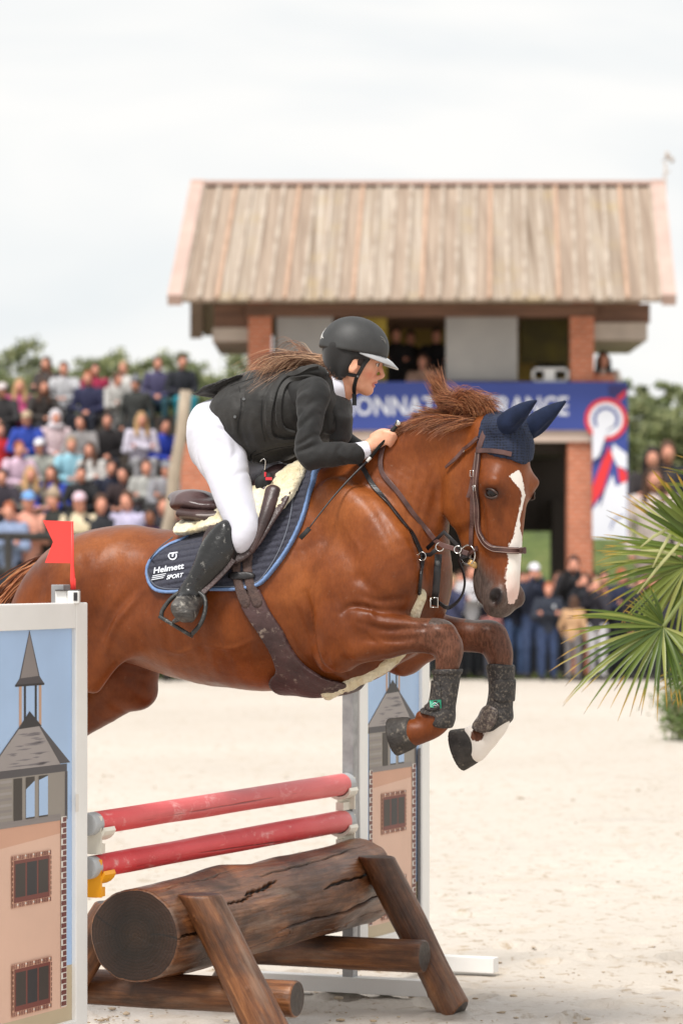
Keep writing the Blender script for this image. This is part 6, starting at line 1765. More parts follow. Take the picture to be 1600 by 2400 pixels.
# far side thigh in front of the pommel belongs to the same garment
# riding boots
for s in (1, -1):
    f_ = Field(H(385, 1420, .5 * s) * [1, 0, 1] + [-.06, (-.56 if s == 1 else .2), -.06], H(575, 1210, .25) * [1, 0, 1] + [.03, (-.2 if s == 1 else .56), .02], .005)
    f_.chain([Q(534, 1240, s * .285, .032, .050), Q(528, 1262, s * .29, .055, .056), Q(512, 1296, s * .305, .066, .06), Q(486, 1335, s * .33, .052, .052), Q(462, 1370, s * .345, .040, .042), Q(448, 1394, s * .35, .037, .04)], nrm=YN, k=.0)
    f_.chain([Q(452, 1388, s * .345, .038, .038), Q(444, 1408, s * .36, .038, .044), Q(436, 1424, s * .41, .036, .048), Q(428, 1434, s * .46, .030, .047)], nrm=YN, k=.03)
    f_.chain([Q(446, 1404, s * .33, .033, .036), Q(440, 1416, s * .325, .03, .034)], nrm=YN, k=.03)
    v, f = f_.mesh(); v = relax(v, f, 2)
    v[:, 0] += vnoise(v, 30, 8) * .0018 * np.clip((H(450, 1370, .3)[2] + .07 - v[:, 2]) * 20, .2, 1)
    toe = v[:, 2] < H(450, 1396, .35)[2]
    ft = f[:, 0]
    o = mesh_np('riding_boot', v, f, [M_bootr, M_toe], midx=toe[ft].astype(int)); place(o, rider)
    # sole
    f_ = Field(H(430, 1450, .45 * s) - .14, H(430, 1420, .40 * s) + .14, .004)
    f_.chain([Q(437, 1436, s * .37, .012, .042), Q(430, 1444, s * .42, .010, .044), Q(424, 1448, s * .455, .009, .036)], nrm=np.array([.9, 0, .43]), k=0)
    v, f = f_.mesh(); place(mesh_np('boot_sole', v, f, M_toe), o)
# jacket: body, collar stand and sleeves
f_ = Field(H(560, 1110, .0) * [1, 0, 1] + [-.02, -.36, 0], H(880, 830, .0) * [1, 0, 1] + [.05, .36, .02], .005)
f_.chain([Q(600, 970, 0, .115, .15), Q(680, 955, 0, .12, .165), Q(738, 925, 0, .095, .155), Q(775, 960, 0, .06, .12)], nrm=YN, k=.02)
f_.chain([Q(712, 930, .125, .055, .045), Q(736, 924, .16, .056, .05), Q(730, 955, .20, .048, .048), Q(724, 1005, .232, .039, .046), Q(724, 1050, .242, .044, .047), Q(732, 1070, .24, .042, .045)], nrm=YN, k=.03)
f_.chain([Q(728, 1064, .24, .046, .045), Q(765, 1066, .215, .043, .042), Q(806, 1064, .165, .036, .04), Q(833, 1061, .135, .033, .037)], nrm=YN, k=.012)
f_.chain([Q(752, 905, -.165, .065, .06), Q(778, 960, -.205, .052, .052), Q(790, 1030, -.22, .045, .045)], nrm=YN, k=.03)
f_.chain([Q(790, 1030, -.22, .045, .045), Q(835, 1058, -.185, .036, .036), Q(860, 1064, -.15, .034, .034)], nrm=YN, k=.02)
f_.chain([Q(790, 955, .03, .035, .05), Q(800, 985, .03, .03, .05), Q(798, 1020, .02, .03, .06)], nrm=YN, k=.03)
ja, jv, jf = cloth('jacket', f_, M_jacket, wr=.0020, wsc=20, dirs=(1, 1, 1.6), seed=7, ridge=.0055, rsc=10, rdir=(1.1, .8, 1.5), folds=(
    ([(754, 1022), (736, 1038), (712, 1046)], -.009, .009), ([(764, 1042), (742, 1052), (716, 1062)], -.009, .009), ([(750, 1032), (738, 1044), (720, 1052)], .005, .008), ([(752, 936), (728, 958), (700, 992)], -.006, .011), ([(752, 972), (734, 992), (706, 1016)], -.006, .010),
    ([(744, 918), (716, 930), (700, 950)], .005, .012), ([(802, 1038), (799, 1062), (806, 1092)], -.005, .006), ([(780, 1040), (772, 1062), (782, 1092)], .004, .012), ([(820, 1040), (817, 1062), (822, 1088)], .003, .008), ([(795, 950), (800, 985), (790, 1020)], -.006, .010)))
# folds at the elbow
Bj = bvh_of(h2w(jv), jf)
mb = MB()
for ln, w_ in (([(752, 1026), (738, 1036), (722, 1044)], .008), ([(764, 1040), (745, 1046), (724, 1056)], .009), ([(755, 1012), (742, 1018), (728, 1022)], .007), ([(806, 1040), (803, 1060), (806, 1085)], .005)):
    strap(mb, ln, w_, .006, -.0012, bv=Bj, n=5, lat=.2, sm=2, w=[.2, 1, .2])
# vest
def vest_field():
    f_ = Field(H(460, 1110, .0) * [1, 0, 1] + [-.03, -.30, 0], H(830, 820, .0) * [1, 0, 1] + [.05, .30, .02], .005)
    f_.chain([S(500, 930, 552, 1012, .13), S(540, 900, 566, 1070, .165), S(598, 873, 606, 1086, .185), S(655, 862, 668, 1074, .19), S(708, 856, 728, 1050, .18), S(742, 860, 775, 1002, .15)], nrm=YN, k=.02, taper=.55)
    f_.chain([Q(712, 882, .10, .03, .05), Q(742, 876, .09, .026, .035), Q(758, 892, .075, .020, .028), Q(770, 920, .07, .020, .028), Q(778, 960, .06, .022, .04), Q(778, 1000, .05, .03, .05)], nrm=YN, k=.02)
    f_.chain([Q(726, 872, -.10, .03, .05), Q(758, 882, -.09, .026, .035), Q(790, 915, -.085, .022, .03), Q(802, 955, -.08, .022, .03), Q(800, 1005, -.06, .03, .05)], nrm=YN, k=.02)
    f_.chain([Q(560, 896, 0, .012, .13), Q(520, 912, 0, .012, .13), Q(490, 926, 0, .010, .11)], nrm=YN, k=.015)
    for s in (1, -1):
        f_.ell(H(706, 955, s * .225), (.062, .075, .088), k=.02, op='sub')
    return f_
ve, vv, vf = cloth('vest', vest_field(), M_vest, wr=.0035, wsc=13, dirs=(1.6, 1, 1.2), seed=11, ridge=.0050, rsc=7, rdir=(1.8, .8, .9), folds=(
    ([(560, 905), (566, 950), (556, 1000), (560, 1050)], -.008, .008), ([(628, 880), (616, 930), (612, 990), (622, 1035)], -.008, .008), ([(590, 890), (596, 940), (586, 1000), (594, 1060)], .006, .018), ([(540, 930), (545, 970), (550, 1010)], .005, .014),
    ([(520, 925), (570, 905), (640, 880)], -.006, .008), ([(600, 1050), (640, 1036), (700, 1030)], .008, .014), ([(600, 1062), (650, 1050), (705, 1042)], -.008, .007), ([(655, 900), (690, 872), (730, 868)], .008, .014)))
Bv = bvh_of(h2w(vv), vf)
mb = MB()
RID = [[(744, 862), (720, 866), (694, 877), (664, 890), (646, 922), (634, 962), (632, 1005), (644, 1026), (664, 1031), (700, 1028)],
       [(741, 884), (716, 881), (690, 888), (668, 903), (655, 935), (654, 985), (666, 1006), (690, 1012)]]
for ln in RID: strap(mb, ln, .020, .022, .001, bv=Bv, n=6, lat=.2, sm=4, w=[.5, 1, 1, 1, .6])
part(mb, 'armhole_piping', M_vest, None); arm_o = bpy.context.scene.collection.objects[-1]
wparent(arm_o, ve)
mb = MB()
for ln in ([(596, 1068), (640, 1052), (690, 1044), (712, 1040)], [(560, 905), (566, 950), (556, 1000), (560, 1050)], [(628, 880), (616, 930), (612, 990), (622, 1035)], [(540, 905), (600, 884), (660, 866), (716, 858)],
           [(776, 884), (788, 915), (790, 950), (780, 995)], [(590, 1085), (588, 1066), (600, 1056)]):
    strap(mb, ln, .005, .004, -.0005, bv=Bv, n=6, lat=.2, sm=3, w=[.3, 1, 1, .3])
o = part(mb, 'seam', mat('dark_seam', srgb(22, 22, 22), .8), None); wparent(o, ve)
M_snap = mat('metal_snap', lin(.22, .22, .22), .3, metal=1)
for (x, y) in ((571, 936), (551, 977), (768, 875)):
    p, nn = hit(x, y, .001, Bv, .2); mb = MB(); mb.tube([p - nn * .002, p + nn * .003], [.006, .005], 12); wparent(part(mb, 'snap', M_snap, None), ve)
# flap of the vest flying up at the back
f_ = Field(H(455, 965, 0) * [1, 0, 1] + [0, -.18, 0], H(600, 870, 0) * [1, 0, 1] + [0, .18, .03], .004)
f_.chain([Q(590, 884, .02, .007, .12), Q(555, 898, .02, .006, .12), Q(520, 914, .02, .006, .11), Q(495, 922, .02, .006, .10), Q(476, 926, .02, .005, .085)], nrm=YN, k=0)
cloth('vest_flap', f_, M_vest, wr=0, parent=ve)
# shirt collar and cuffs
mb = MB(); cp = spline(np.array([H(799, 944, .012), H(797, 930, .050), H(794, 908, .068), H(790, 888, .060), H(782, 874, .03), H(778, 872, -.02)]), 6); cw_ = h2w(cp); cc_ = h2w(H(772, 905, 0))[0]
mb.tube(list(cw_), 1.0, flat=(.036, .005), up=[(q - cc_) / np.linalg.norm(q - cc_) for q in cw_], smooth=False)
wparent(part(mb, 'shirt_collar', M_white, None), rider)
f_ = Field(H(820, 1090, .13) - [.02, .12, .02], H(880, 1020, .13) + [.02, .12, .02], .0035)
f_.chain([Q(826, 1061, .142, .031, .034), Q(850, 1056, .118, .030, .031), Q(864, 1052, .107, .029, .030)], nrm=YN, k=0)
ax_ = H(866, 1050, .105) - H(826, 1061, .142); ax_ /= np.linalg.norm(ax_)
f_.half(H(862, 1052, .107), ax_, .002)
cloth('shirt_cuff', f_, M_white)

# helmet
helmet = mat('matt_helmet', srgb(56, 56, 56), .54, col2=srgb(50, 50, 50), scale=30, spec=.45)
f_ = Field(rp(-.01, .04) - .19, rp(-.01, .04) + .21, .004)
f_.ell(rp(-.019, .056), (.115, .094, .096), RAX, k=0)
f_.ell(rp(-.024, .03), (.112, .092, .08), RAX, k=.02)
for s in (1, -1):
    f_.ell(rp(-.05, -.015, s * .045), (.062, .045, .055), RAX, k=.03)
f_.half(rp(.02, .005), -RU * .985 + RF * .1, .01) if False else None
# cut: brim line in front, dropping behind the ears
X = [f_.ax[0][:, None, None] - RO[0], f_.ax[1][None, :, None] - RO[1], f_.ax[2][None, None, :] - RO[2]]
fr = sum(X[i] * RF[i] for i in range(3)); ur = sum(X[i] * RU[i] for i in range(3))
edge = .030 + .10 * fr
sd = (edge - ur)
g = f_.g; kk = .008; hh = np.maximum(kk - np.abs(g - sd), 0) / kk
f_.g = (np.maximum(g, sd) + hh * hh * kk * .25).astype(np.float32)
v, f = f_.mesh(); v = relax(v, f, 2)
hel = mesh_np('helmet', v, f, helmet); place(hel, rider)
Bh = bvh_of(h2w(v), f)
mb = MB()
nv = 26
for lay, (off) in enumerate((0.0,)):
    top, bot = [], []
    for k in range(nv):
        a = R(-82) + R(164) * k / (nv - 1)
        ca, sa = math.cos(a), math.sin(a)
        base = rp(-.019 + .110 * ca, .034 + .010 * ca, .088 * sa)
        ext = .056 * max(ca, 0) ** .8
        tip = rp(-.019 + .110 * ca + ext * .92, .034 + .010 * ca - ext * .50, .088 * sa * (1 + .04))
        for q, col in ((base, 0), ((base + tip) / 2 + RU * .003, 1), (tip, 2)): top.append(q)
    t_ = np.array(top); b_ = t_ - RU * .0035
    n3 = 3
    fs = []
    N0 = len(t_)
    for k in range(nv - 1):
        for j in range(2):
            a0, a1, a2, a3 = k * n3 + j, k * n3 + j + 1, (k + 1) * n3 + j + 1, (k + 1) * n3 + j
            fs.append((a0, a3, a2, a1)); fs.append((N0 + a0, N0 + a1, N0 + a2, N0 + a3))
        a0, a1 = k * n3 + 2, (k + 1) * n3 + 2
        fs.append((a0, a1, N0 + a1, N0 + a0))
        a0, a1 = k * n3, (k + 1) * n3
        fs.append((a1, a0, N0 + a0, N0 + a1))
    mb.add(list(h2w(t_)) + list(h2w(b_)), fs, 0, True)
vis = part(mb, 'visor', mat('glossy_grey_visor', srgb(168, 168, 170), .2, col2=srgb(150, 150, 152), spec=.7, coat=.6), None); wparent(vis, hel)
# rear harness and padding
f_ = Field(rp(-.06, -.03) - .15, rp(-.02, 0) + .14, .004)
f_.chain([(*rp(-.070, .03), .056, .088), (*rp(-.066, .0), .050, .082), (*rp(-.056, -.035), .036, .070), (*rp(-.040, -.064), .020, .052)], nrm=RLn, k=0)
for s in (1, -1):
    f_.chain([(*rp(-.03, .03, s * .072), .03, .016), (*rp(-.032, -.02, s * .070), .02, .015), (*rp(-.03, -.05, s * .062), .014, .012)], nrm=RLn, k=.015)
    f_.chain([(*rp(.0, .022, s * .074), .014, .012), (*rp(.035, .03, s * .070), .012, .010)], nrm=RLn, k=.012)
v, f = f_.mesh(); place(mesh_np('harness', v, f, mat('black_padding', srgb(28, 26, 26), .8, sheen=.2)), hel)
M_strap = mat('black_webbing', srgb(22, 22, 22), .7)
Bs = bvh_of(h2w(rv), rf_)
for s in (1, -1):
    mb = MB()
    pts = [rp(.040, .022, s * .073), rp(.030, .0, s * .072), rp(.022, -.03, s * .068), rp(.016, -.055, s * .060), rp(.016, -.083, s * .042), rp(.020, -.104, s * .012)]
    pw = [h2w(q)[0] for q in spline(pts, 5)]
    mb.tube(pw, 1.0, flat=(.013, .003), up=(U * RL[0] + V * RL[1] + Z * RL[2]) * s, smooth=False)
    pts = [rp(-.045, -.038, s * .066), rp(-.015, -.048, s * .066), rp(.010, -.046, s * .066), rp(.018, -.050, s * .063)]
    pw = [h2w(q)[0] for q in spline(pts, 5)]
    mb.tube(pw, 1.0, flat=(.012, .003), up=(U * RL[0] + V * RL[1] + Z * RL[2]) * s, smooth=False)
    if s == 1:
        pw = [h2w(rp(*q))[0] for q in ((.020, -.104, .014), (.026, -.122, .016), (.031, -.142, .016))]
        mb.tube(pw, 1.0, flat=(.015, .004), up=(U * RL[0] + V * RL[1] + Z * RL[2]), smooth=False)
    wparent(part(mb, 'chin_strap', M_strap, None), hel)
p = h2w(rp(.019, -.047, .069))[0]; mb = MB(); nn = U * RL[0] + V * RL[1]; mb.tube([p - nn * .002, p + nn * .004], [.004, .003], 10); wparent(part(mb, 'snap', M_snap, None), hel)
# small raised emblem at the front and back of the shell, thin trim line over the ear
mb = MB()
strap(mb, [(815, 824), (830, 825), (850, 829), (872, 836)], .0025, .002, .0012, bv=Bh, n=4, lat=0)
strap(mb, [(891, 789), (897, 792), (901, 798), (903, 805)], .0022, .001, .001, bv=Bh, n=4, lat=0)
strap(mb, [(893, 795), (898, 797), (901, 802)], .0018, .001, .001, bv=Bh, n=4, lat=0)
wparent(part(mb, 'trim', mat('silver_trim', srgb(140, 138, 134), .3), None), hel)
mb = MB()
strap(mb, [(764, 770), (758, 778), (755, 790), (758, 792)], .0035, .002, .001, bv=Bh, n=4, lat=0)
strap(mb, [(757, 779), (753, 789), (752, 795)], .0022, .002, .001, bv=Bh, n=4, lat=0)
wparent(part(mb, 'emblem', mat('silver_trim2', srgb(206, 204, 200), .3), None), hel)

# eye of the rider
M_eyeb = mat('eye_white', srgb(228, 218, 212), .15); M_iris = mat('dark_iris', srgb(48, 34, 28), .08)
for s in (1, -1):
    c_ = rp(.0655, .0100, s * .031)
    fe = Field(c_ - .02, c_ + .02, .0015); fe.ell(c_, .0122, k=0); v, f = fe.mesh()
    q = (v - c_) @ (RF * .93 + RU * -.05 + RL * s * .25)
    iris = q[f[:, 0]] > .0098
    o = mesh_np('eye', v, f, [M_eyeb, M_iris], midx=iris.astype(int)); place(o, rider)
# hair streaming out behind the helmet
M_hair = [mat('hair_a', srgb(196, 150, 118), .42, scale=20), mat('hair_b', srgb(156, 112, 86), .42, scale=20), mat('hair_c', srgb(236, 196, 160), .42, scale=20), mat('hair_d', srgb(112, 78, 60), .45, scale=20)]
B0 = H(762, 838, 0)
rts = [(H(770, 838, .02), np.array([-1, -.12, -.03]), .26), (H(764, 846, .03), np.array([-1, -.16, -.09]), .30), (H(766, 854, .04), np.array([-1, -.18, -.15]), .26)]
o = strands('hair', rts, 2200, .4, M_hair, None, (-.04, -.01, -.008), .03, .12, wr=.0010, seg=12, seed=41, jit=.007, clump=40, curl=.12); o.parent = rider
rts = [(H(790, 850, .05), np.array([-.6, -.2, -.3]), .05), (H(800, 880, .05), np.array([-.7, -.2, -.2]), .05)]
o = strands('hair', rts, 400, .4, [M_hair[3], M_hair[1]], None, (-.03, 0, -.01), .2, .3, wr=.0012, seg=5, seed=42, jit=.010, clump=20); o.parent = rider
f_ = Field(rp(-.05, -.02) - .1, rp(-.02, 0) + .1, .004)
f_.ell(rp(-.035, -.028), (.058, .064, .045), RAX, k=0)
for s in (1, -1): f_.ell(rp(.012, .008, s * .058), (.026, .012, .022), RAX, k=.01)
v, f = f_.mesh(); place(mesh_np('hair', v, f, mat('hair_dark', srgb(46, 32, 28), .6, scale=60, stretch=(1, 1, 6))), rider)

# riding crop held in the near hand
crop = empty('riding_crop', tuple(h2w(H(882, 1057, .12))[0]), 'thin black riding crop held in the rider near hand across the shoulder', 'riding crop')
A_, B_ = h2w(H(935, 990, .088))[0], h2w(H(868, 1072, .125))[0]
C_ = h2w(H(718, 1246, .30))[0]
mb = MB(); mb.tube([A_ + (B_ - A_) * t for t in (0.08, .35, .36, 1.0)], [.0075, .0075, .006, .006], 10); part(mb, 'grip', M_strap, crop)
mb = MB(); mb.tube([A_ + (A_ - B_) * .02, A_, A_ + (B_ - A_) * .1], [.011, .012, .0078], 12); part(mb, 'cap', M_steel, crop)
mb = MB(); mb.tube([B_, B_ + (C_ - B_) * .06], [.0058, .005], 10); part(mb, 'collar', mat('white_collar', srgb(220, 218, 214), .3), crop)
mb = MB(); n_ = 10; mb.tube([B_ + (C_ - B_) * (.06 + .94 * k / n_) + Z * .012 * math.sin(math.pi * k / n_) for k in range(n_ + 1)], list(np.linspace(.0042, .0022, n_ + 1)), 8); part(mb, 'shaft', M_black_l, crop)
mb = MB(); E_ = h2w(H(703, 1262, .31))[0]; mb.tube([C_ + (C_ - E_) * .5, C_ + (E_ - C_) * .1, E_], 1.0, flat=(.016, .005), up=np.array([-.4, -.9, 0])); part(mb, 'keeper', M_strap, crop)

# stirrups
M_iron = mat('muddy_black_stirrup', srgb(58, 58, 57), .45, col2=srgb(36, 36, 36), scale=20, bump=.4, bscale=50, dirt=(srgb(150, 148, 142), .56, 50))
for s in (1, -1):
    st = empty('stirrup', tuple(h2w(H(430, 1440, s * .42))[0]), 'muddy black safety stirrup %s' % ('holding the muddy toe of the rider boot on the near side' if s == 1 else 'holding the other boot on the far side of the horse'), 'stirrup', 'stirrups')
    lat = s * .40
    path = [(452, 1382, .37), (424, 1387, .38), (399, 1406, .395), (381, 1431, .405), (379, 1446, .41)]
    path2 = [(452, 1382, .37), (476, 1396, .375), (482, 1418, .39), (477, 1446, .405), (466, 1468, .415), (448, 1488, .42)]
    mb = MB()
    for pth in (path, path2):
        pw = [h2w(H(x, y, s * l))[0] for x, y, l in pth]; mb.tube(list(spline(pw, 5)), .0075, 8)
    part(mb, 'bow', M_iron, st)
    mb = MB(); a, b = h2w(H(378, 1447, s * .41))[0], h2w(H(447, 1489, s * .42))[0]
    mb.tube([a, (a + b) / 2, b], 1.0, flat=(.045, .012), up=np.array([.25, .15, 1.0])); part(mb, 'tread', M_iron, st, bevel=.002)
    mb = MB(); pw = [h2w(H(x, y, s * l))[0] for x, y, l in ((548, 1312, .325), (524, 1340, .34), (498, 1366, .355), (472, 1391, .372))]
    mb.tube(list(spline(pw, 4)), 1.0, flat=(.020, .005), up=np.array([-.39, -.92, .2]) * s, smooth=False); part(mb, 'stirrup_leather', M_leather, st)

# quick release of the air vest: hook, cord and black and red clip in front of the saddle
clip = empty('vest_clip', tuple(h2w(H(620, 1120, .16))[0]), 'black and red air vest clip hanging by a cord before the saddle', 'clip')
mb = MB(); mb.tube([h2w(q)[0] for q in spline([H(610, 1082, .17), H(616, 1076, .17), H(622, 1080, .17), H(620, 1100, .165), H(618, 1106, .165)], 5)], .0016, 6); part(mb, 'hook', M_steel, clip)
f_ = Field(H(590, 1170, .15) * [1, 0, 1] + [0, -.26, 0], H(655, 1095, .15) * [1, 0, 1] + [0, -.05, 0], .003)
f_.ell(H(612, 1132, .165), (.022, .02, .028), k=0); f_.ell(H(632, 1130, .16), (.018, .02, .032), k=.006); f_.cap(H(618, 1106, .165), H(622, 1122, .165), .008, .014, k=.01)
v, f = f_.mesh(); hworld(mesh_np('clip_body', v, f, M_strap), clip)
mb = MB(); mb.box(h2w(H(630, 1122, .185))[0], (.022, .008, .010), np.array([U, V, Z])); mb.box(h2w(H(622, 1112, .178))[0], (.006, .008, .016), np.array([U, V, Z]))
part(mb, 'red_catch', mat('red_plastic', srgb(214, 50, 64), .35), clip, bevel=.001)
# ---------------------------------------------------------------- spectators
def pose_fields(pose):
    """person about 1.68 m tall (standing) facing -y; returns dict of part meshes"""
    sit = pose.startswith('sit')
    hz = .50 if sit else .92
    lean = .10 if sit else .02
    J = dict(pel=(0, 0, hz), chest=(0, -lean * .6, hz + .38), neck=(0, -lean, hz + .54), head=(0, -lean - .03, hz + .68))
    def side(s):
        sh = np.array((s * .185, -lean * .8, hz + .47)); hip = np.array((s * .09, 0, hz - .02))
        if sit: knee = np.array((s * .14, -.42, hz + .02)); ank = np.array((s * .12, -.40, hz - .42)); toe = ank + [0, -.16, -.03]
        else: knee = np.array((s * .10, -.03, hz * .52)); ank = np.array((s * .10, .0, .09)); toe = ank + [s * .02, -.16, -.04]
        if pose == 'sit_knees': el = np.array((s * .27, -.20, hz + .20)); ha = np.array((s * .08, -.42, hz + .16))
        elif pose == 'sit_lap': el = np.array((s * .26, -.08, hz + .20)); ha = np.array((s * .05, -.26, hz + .12))
        elif pose in ('sit_cross', 'stand_cross'): el = np.array((s * .25, -.10, hz + .20)); ha = np.array((-s * .10, -.22, hz + .26))
        elif pose == 'stand_phone': el = np.array((s * .24, -.18, hz + .24)); ha = np.array((s * .06, -.26, hz + .58))
        else: el = np.array((s * .27, .02, hz + .18)); ha = np.array((s * .23, -.10, hz - .04))
        return sh, hip, knee, ank, toe, el, ha
    X1 = np.array([1.0, 0, 0])
    def fld(): return Field((-.48, -.75, -.02), (.48, .32, hz + .92), .021)
    b, tp, tr, sh_ = fld(), fld(), fld(), fld()
    pel, ch, nk, hd = (np.array(J[k]) for k in ('pel', 'chest', 'neck', 'head'))
    b.chain([(*pel, .10, .13), (*ch, .09, .14), (*nk, .045, .05), (*(nk + [0, -.01, .06]), .04, .045)], nrm=X1, k=.02)
    b.ell(hd, (.073, .092, .115), k=.02); b.ell(hd + [0, -.04, -.05], (.05, .05, .06), k=.02); b.ell(hd + [0, -.098, -.015], (.012, .02, .02), k=.01)
    tp.chain([(*(pel + [0, 0, -.02]), .125, .17), (*(pel * .5 + ch * .5), .115, .165), (*ch, .12, .185), (*(nk + [0, .01, -.03]), .065, .10)], nrm=X1, k=.03)
    tr.chain([(*(pel + [0, 0, .0]), .115, .16), (*(pel + [0, 0, -.06]), .11, .15)], nrm=X1, k=.02)
    for s in (1, -1):
        sh, hip, kn, an, to, el, ha = side(s)
        b.cap(sh, el, .04, .033); b.cap(el, ha, .033, .024); b.ell(ha + (ha - el) / np.linalg.norm(ha - el) * .05, (.032, .032, .042), k=.02); b.cap(hip, kn, .07, .05); b.cap(kn, an, .045, .035)
        for q in range(4): b.cap(ha + (ha - el) / np.linalg.norm(ha - el) * .07 + [(q - 1.5) * .016, 0, 0], ha + (ha - el) / np.linalg.norm(ha - el) * .12 + [(q - 1.5) * .016, -.02, 0], .009, .008, k=.004)
        tp.cap(sh, el, .068, .055, k=.03); tp.cap(el, ha, .052, .040, k=.02)
        tr.cap(hip, kn, .095, .07, k=.03); tr.cap(kn, an, .065, .052, k=.02)
        sh_.cap(an + [0, .02, -.045], to, .045, .04, k=.01)
    hood = None
    out = {}
    for nm, f_ in (('body', b), ('top', tp), ('trousers', tr), ('shoes', sh_)):
        v, f = f_.mesh(); v = relax(v, f, 2)
        if nm == 'top': v = v + (vnoise(v, 9, 3) * .010)[:, None] * np.array([.4, 1, .3])
        me = mesh_np(nm, v, f, M_skin2)
        out[nm] = me.data; bpy.data.objects.remove(me)
    # hair and hats, all relative to this head
    def hairf(kind):
        g = Field(hd - .36, hd + [.2, .25, .25], .016)
        if kind in ('short', 'long', 'tied'):
            g.ell(hd + [0, .014, .022], (.083, .098, .112), k=.02)
            g.ell(hd + [0, -.075, -.035], (.060, .075, .088), k=.02, op='sub')
        if kind == 'long':
            for s in (1, -1): g.chain([(*(hd + [s * .062, .0, .0]), .03, .05), (*(hd + [s * .078, -.01, -.12]), .028, .045), (*(hd + [s * .085, -.04, -.25]), .022, .034)], nrm=X1, k=.03)
            g.chain([(*(hd + [0, .06, .0]), .04, .07), (*(hd + [0, .07, -.2]), .035, .08)], nrm=X1, k=.03)
        if kind == 'tied': g.chain([(*(hd + [0, .09, .05]), .03, .03), (*(hd + [0, .13, -.05]), .025, .03)], nrm=X1, k=.02)
        if kind == 'cap':
            g.ell(hd + [0, .008, .040], (.088, .104, .092), k=.0); g.half(hd + [0, 0, .025], np.array([0, .1, -1.0]), .004)
            g.ell(hd + [0, -.125, .030], (.065, .065, .012), k=.015)
        if kind == 'beanie': g.ell(hd + [0, .008, .045], (.092, .108, .10), k=.0); g.half(hd + [0, 0, .02], np.array([0, .1, -1.0]), .004); g.ell(hd + [0, .01, .15], .028, k=.01)
        if kind == 'hood':
            g.ell(hd + [0, .02, .012], (.105, .115, .135), k=.02); g.ell(hd + [0, -.10, -.025], (.066, .10, .088), k=.03, op='sub'); g.ell(hd + [0, .02, -.13], (.14, .10, .06), k=.04)
        v, f = g.mesh(); v = relax(v, f, 2); me = mesh_np(kind, v, f, M_skin2); d_ = me.data; bpy.data.objects.remove(me); return d_
    out['hair'] = hairf
    out['cache'] = {}
    out['top_z'] = hz + .79
    return out
M_skin2 = mat('skin_spectator', srgb(224, 160, 136), .6, col2=srgb(206, 140, 116), scale=8)
M_skin3 = mat('skin_brown', srgb(150, 98, 74), .6, col2=srgb(130, 84, 62), scale=8)
POSES = {}
_cm = {}
def cloth_mat(rgb):
    if rgb not in _cm: _cm[rgb] = mat('cloth_%02x%02x%02x' % rgb, srgb(*rgb), .85, col2=tuple(c * .72 for c in srgb(*rgb)[:3]) + (1,), scale=9, bump=.5, bscale=14)
    return _cm[rgb]
HAIRC = dict(dark=(40, 30, 28), brown=(84, 58, 44), blonde=(196, 158, 112), ginger=(160, 88, 56), fair=(170, 140, 110), grey=(150, 146, 142))
def spectator(px, py, Y, pose, top, hairk, hairc, label, group, trous=(44, 46, 58), shoe=(60, 56, 54), hat=None, skin=None, scale=1.0, gz=None, rz=0, logo=None):
    """px, py: the crown of the head in the photograph; Y depth"""
    if pose not in POSES: POSES[pose] = pose_fields(pose)
    pf = POSES[pose]
    p = at(px, py, Y); z = p[2] - pf['top_z'] * scale
    if gz is not None: z = gz; scale = (p[2] - gz) / pf['top_z']
    sk = M_skin3 if skin == 'brown' else M_skin2
    def mk(nm, me, m, par=None):
        o = bpy.data.objects.new(nm, me); C.objects.link(o)
        o.material_slots[0].link = 'OBJECT'; o.material_slots[0].material = m
        if par is not None: o.parent = par
        return o
    o = mk('person', pf['body'], sk); o.location = (p[0], Y, z); o.scale = (scale,) * 3; o.rotation_euler = (0, 0, rz)
    tag(o, label, 'person', group)
    mk('jacket', pf['top'], cloth_mat(top), o); mk('trousers', pf['trousers'], cloth_mat(trous), o); mk('shoes', pf['shoes'], cloth_mat(shoe), o)
    for k in ([hairk] if hat is None else [hairk, hat[0]]):
        if k is None: continue
        if k not in pf['cache']: pf['cache'][k] = pf['hair'](k)
        col = HAIRC[hairc] if k in ('short', 'long', 'tied') else (hat[1] if hat else top)
        mk('hair' if k in ('short', 'long', 'tied') else k, pf['cache'][k], cloth_mat(col), o)
    return o
GL = 'spectators on the bank'; GR_ = 'spectators standing at ground level'
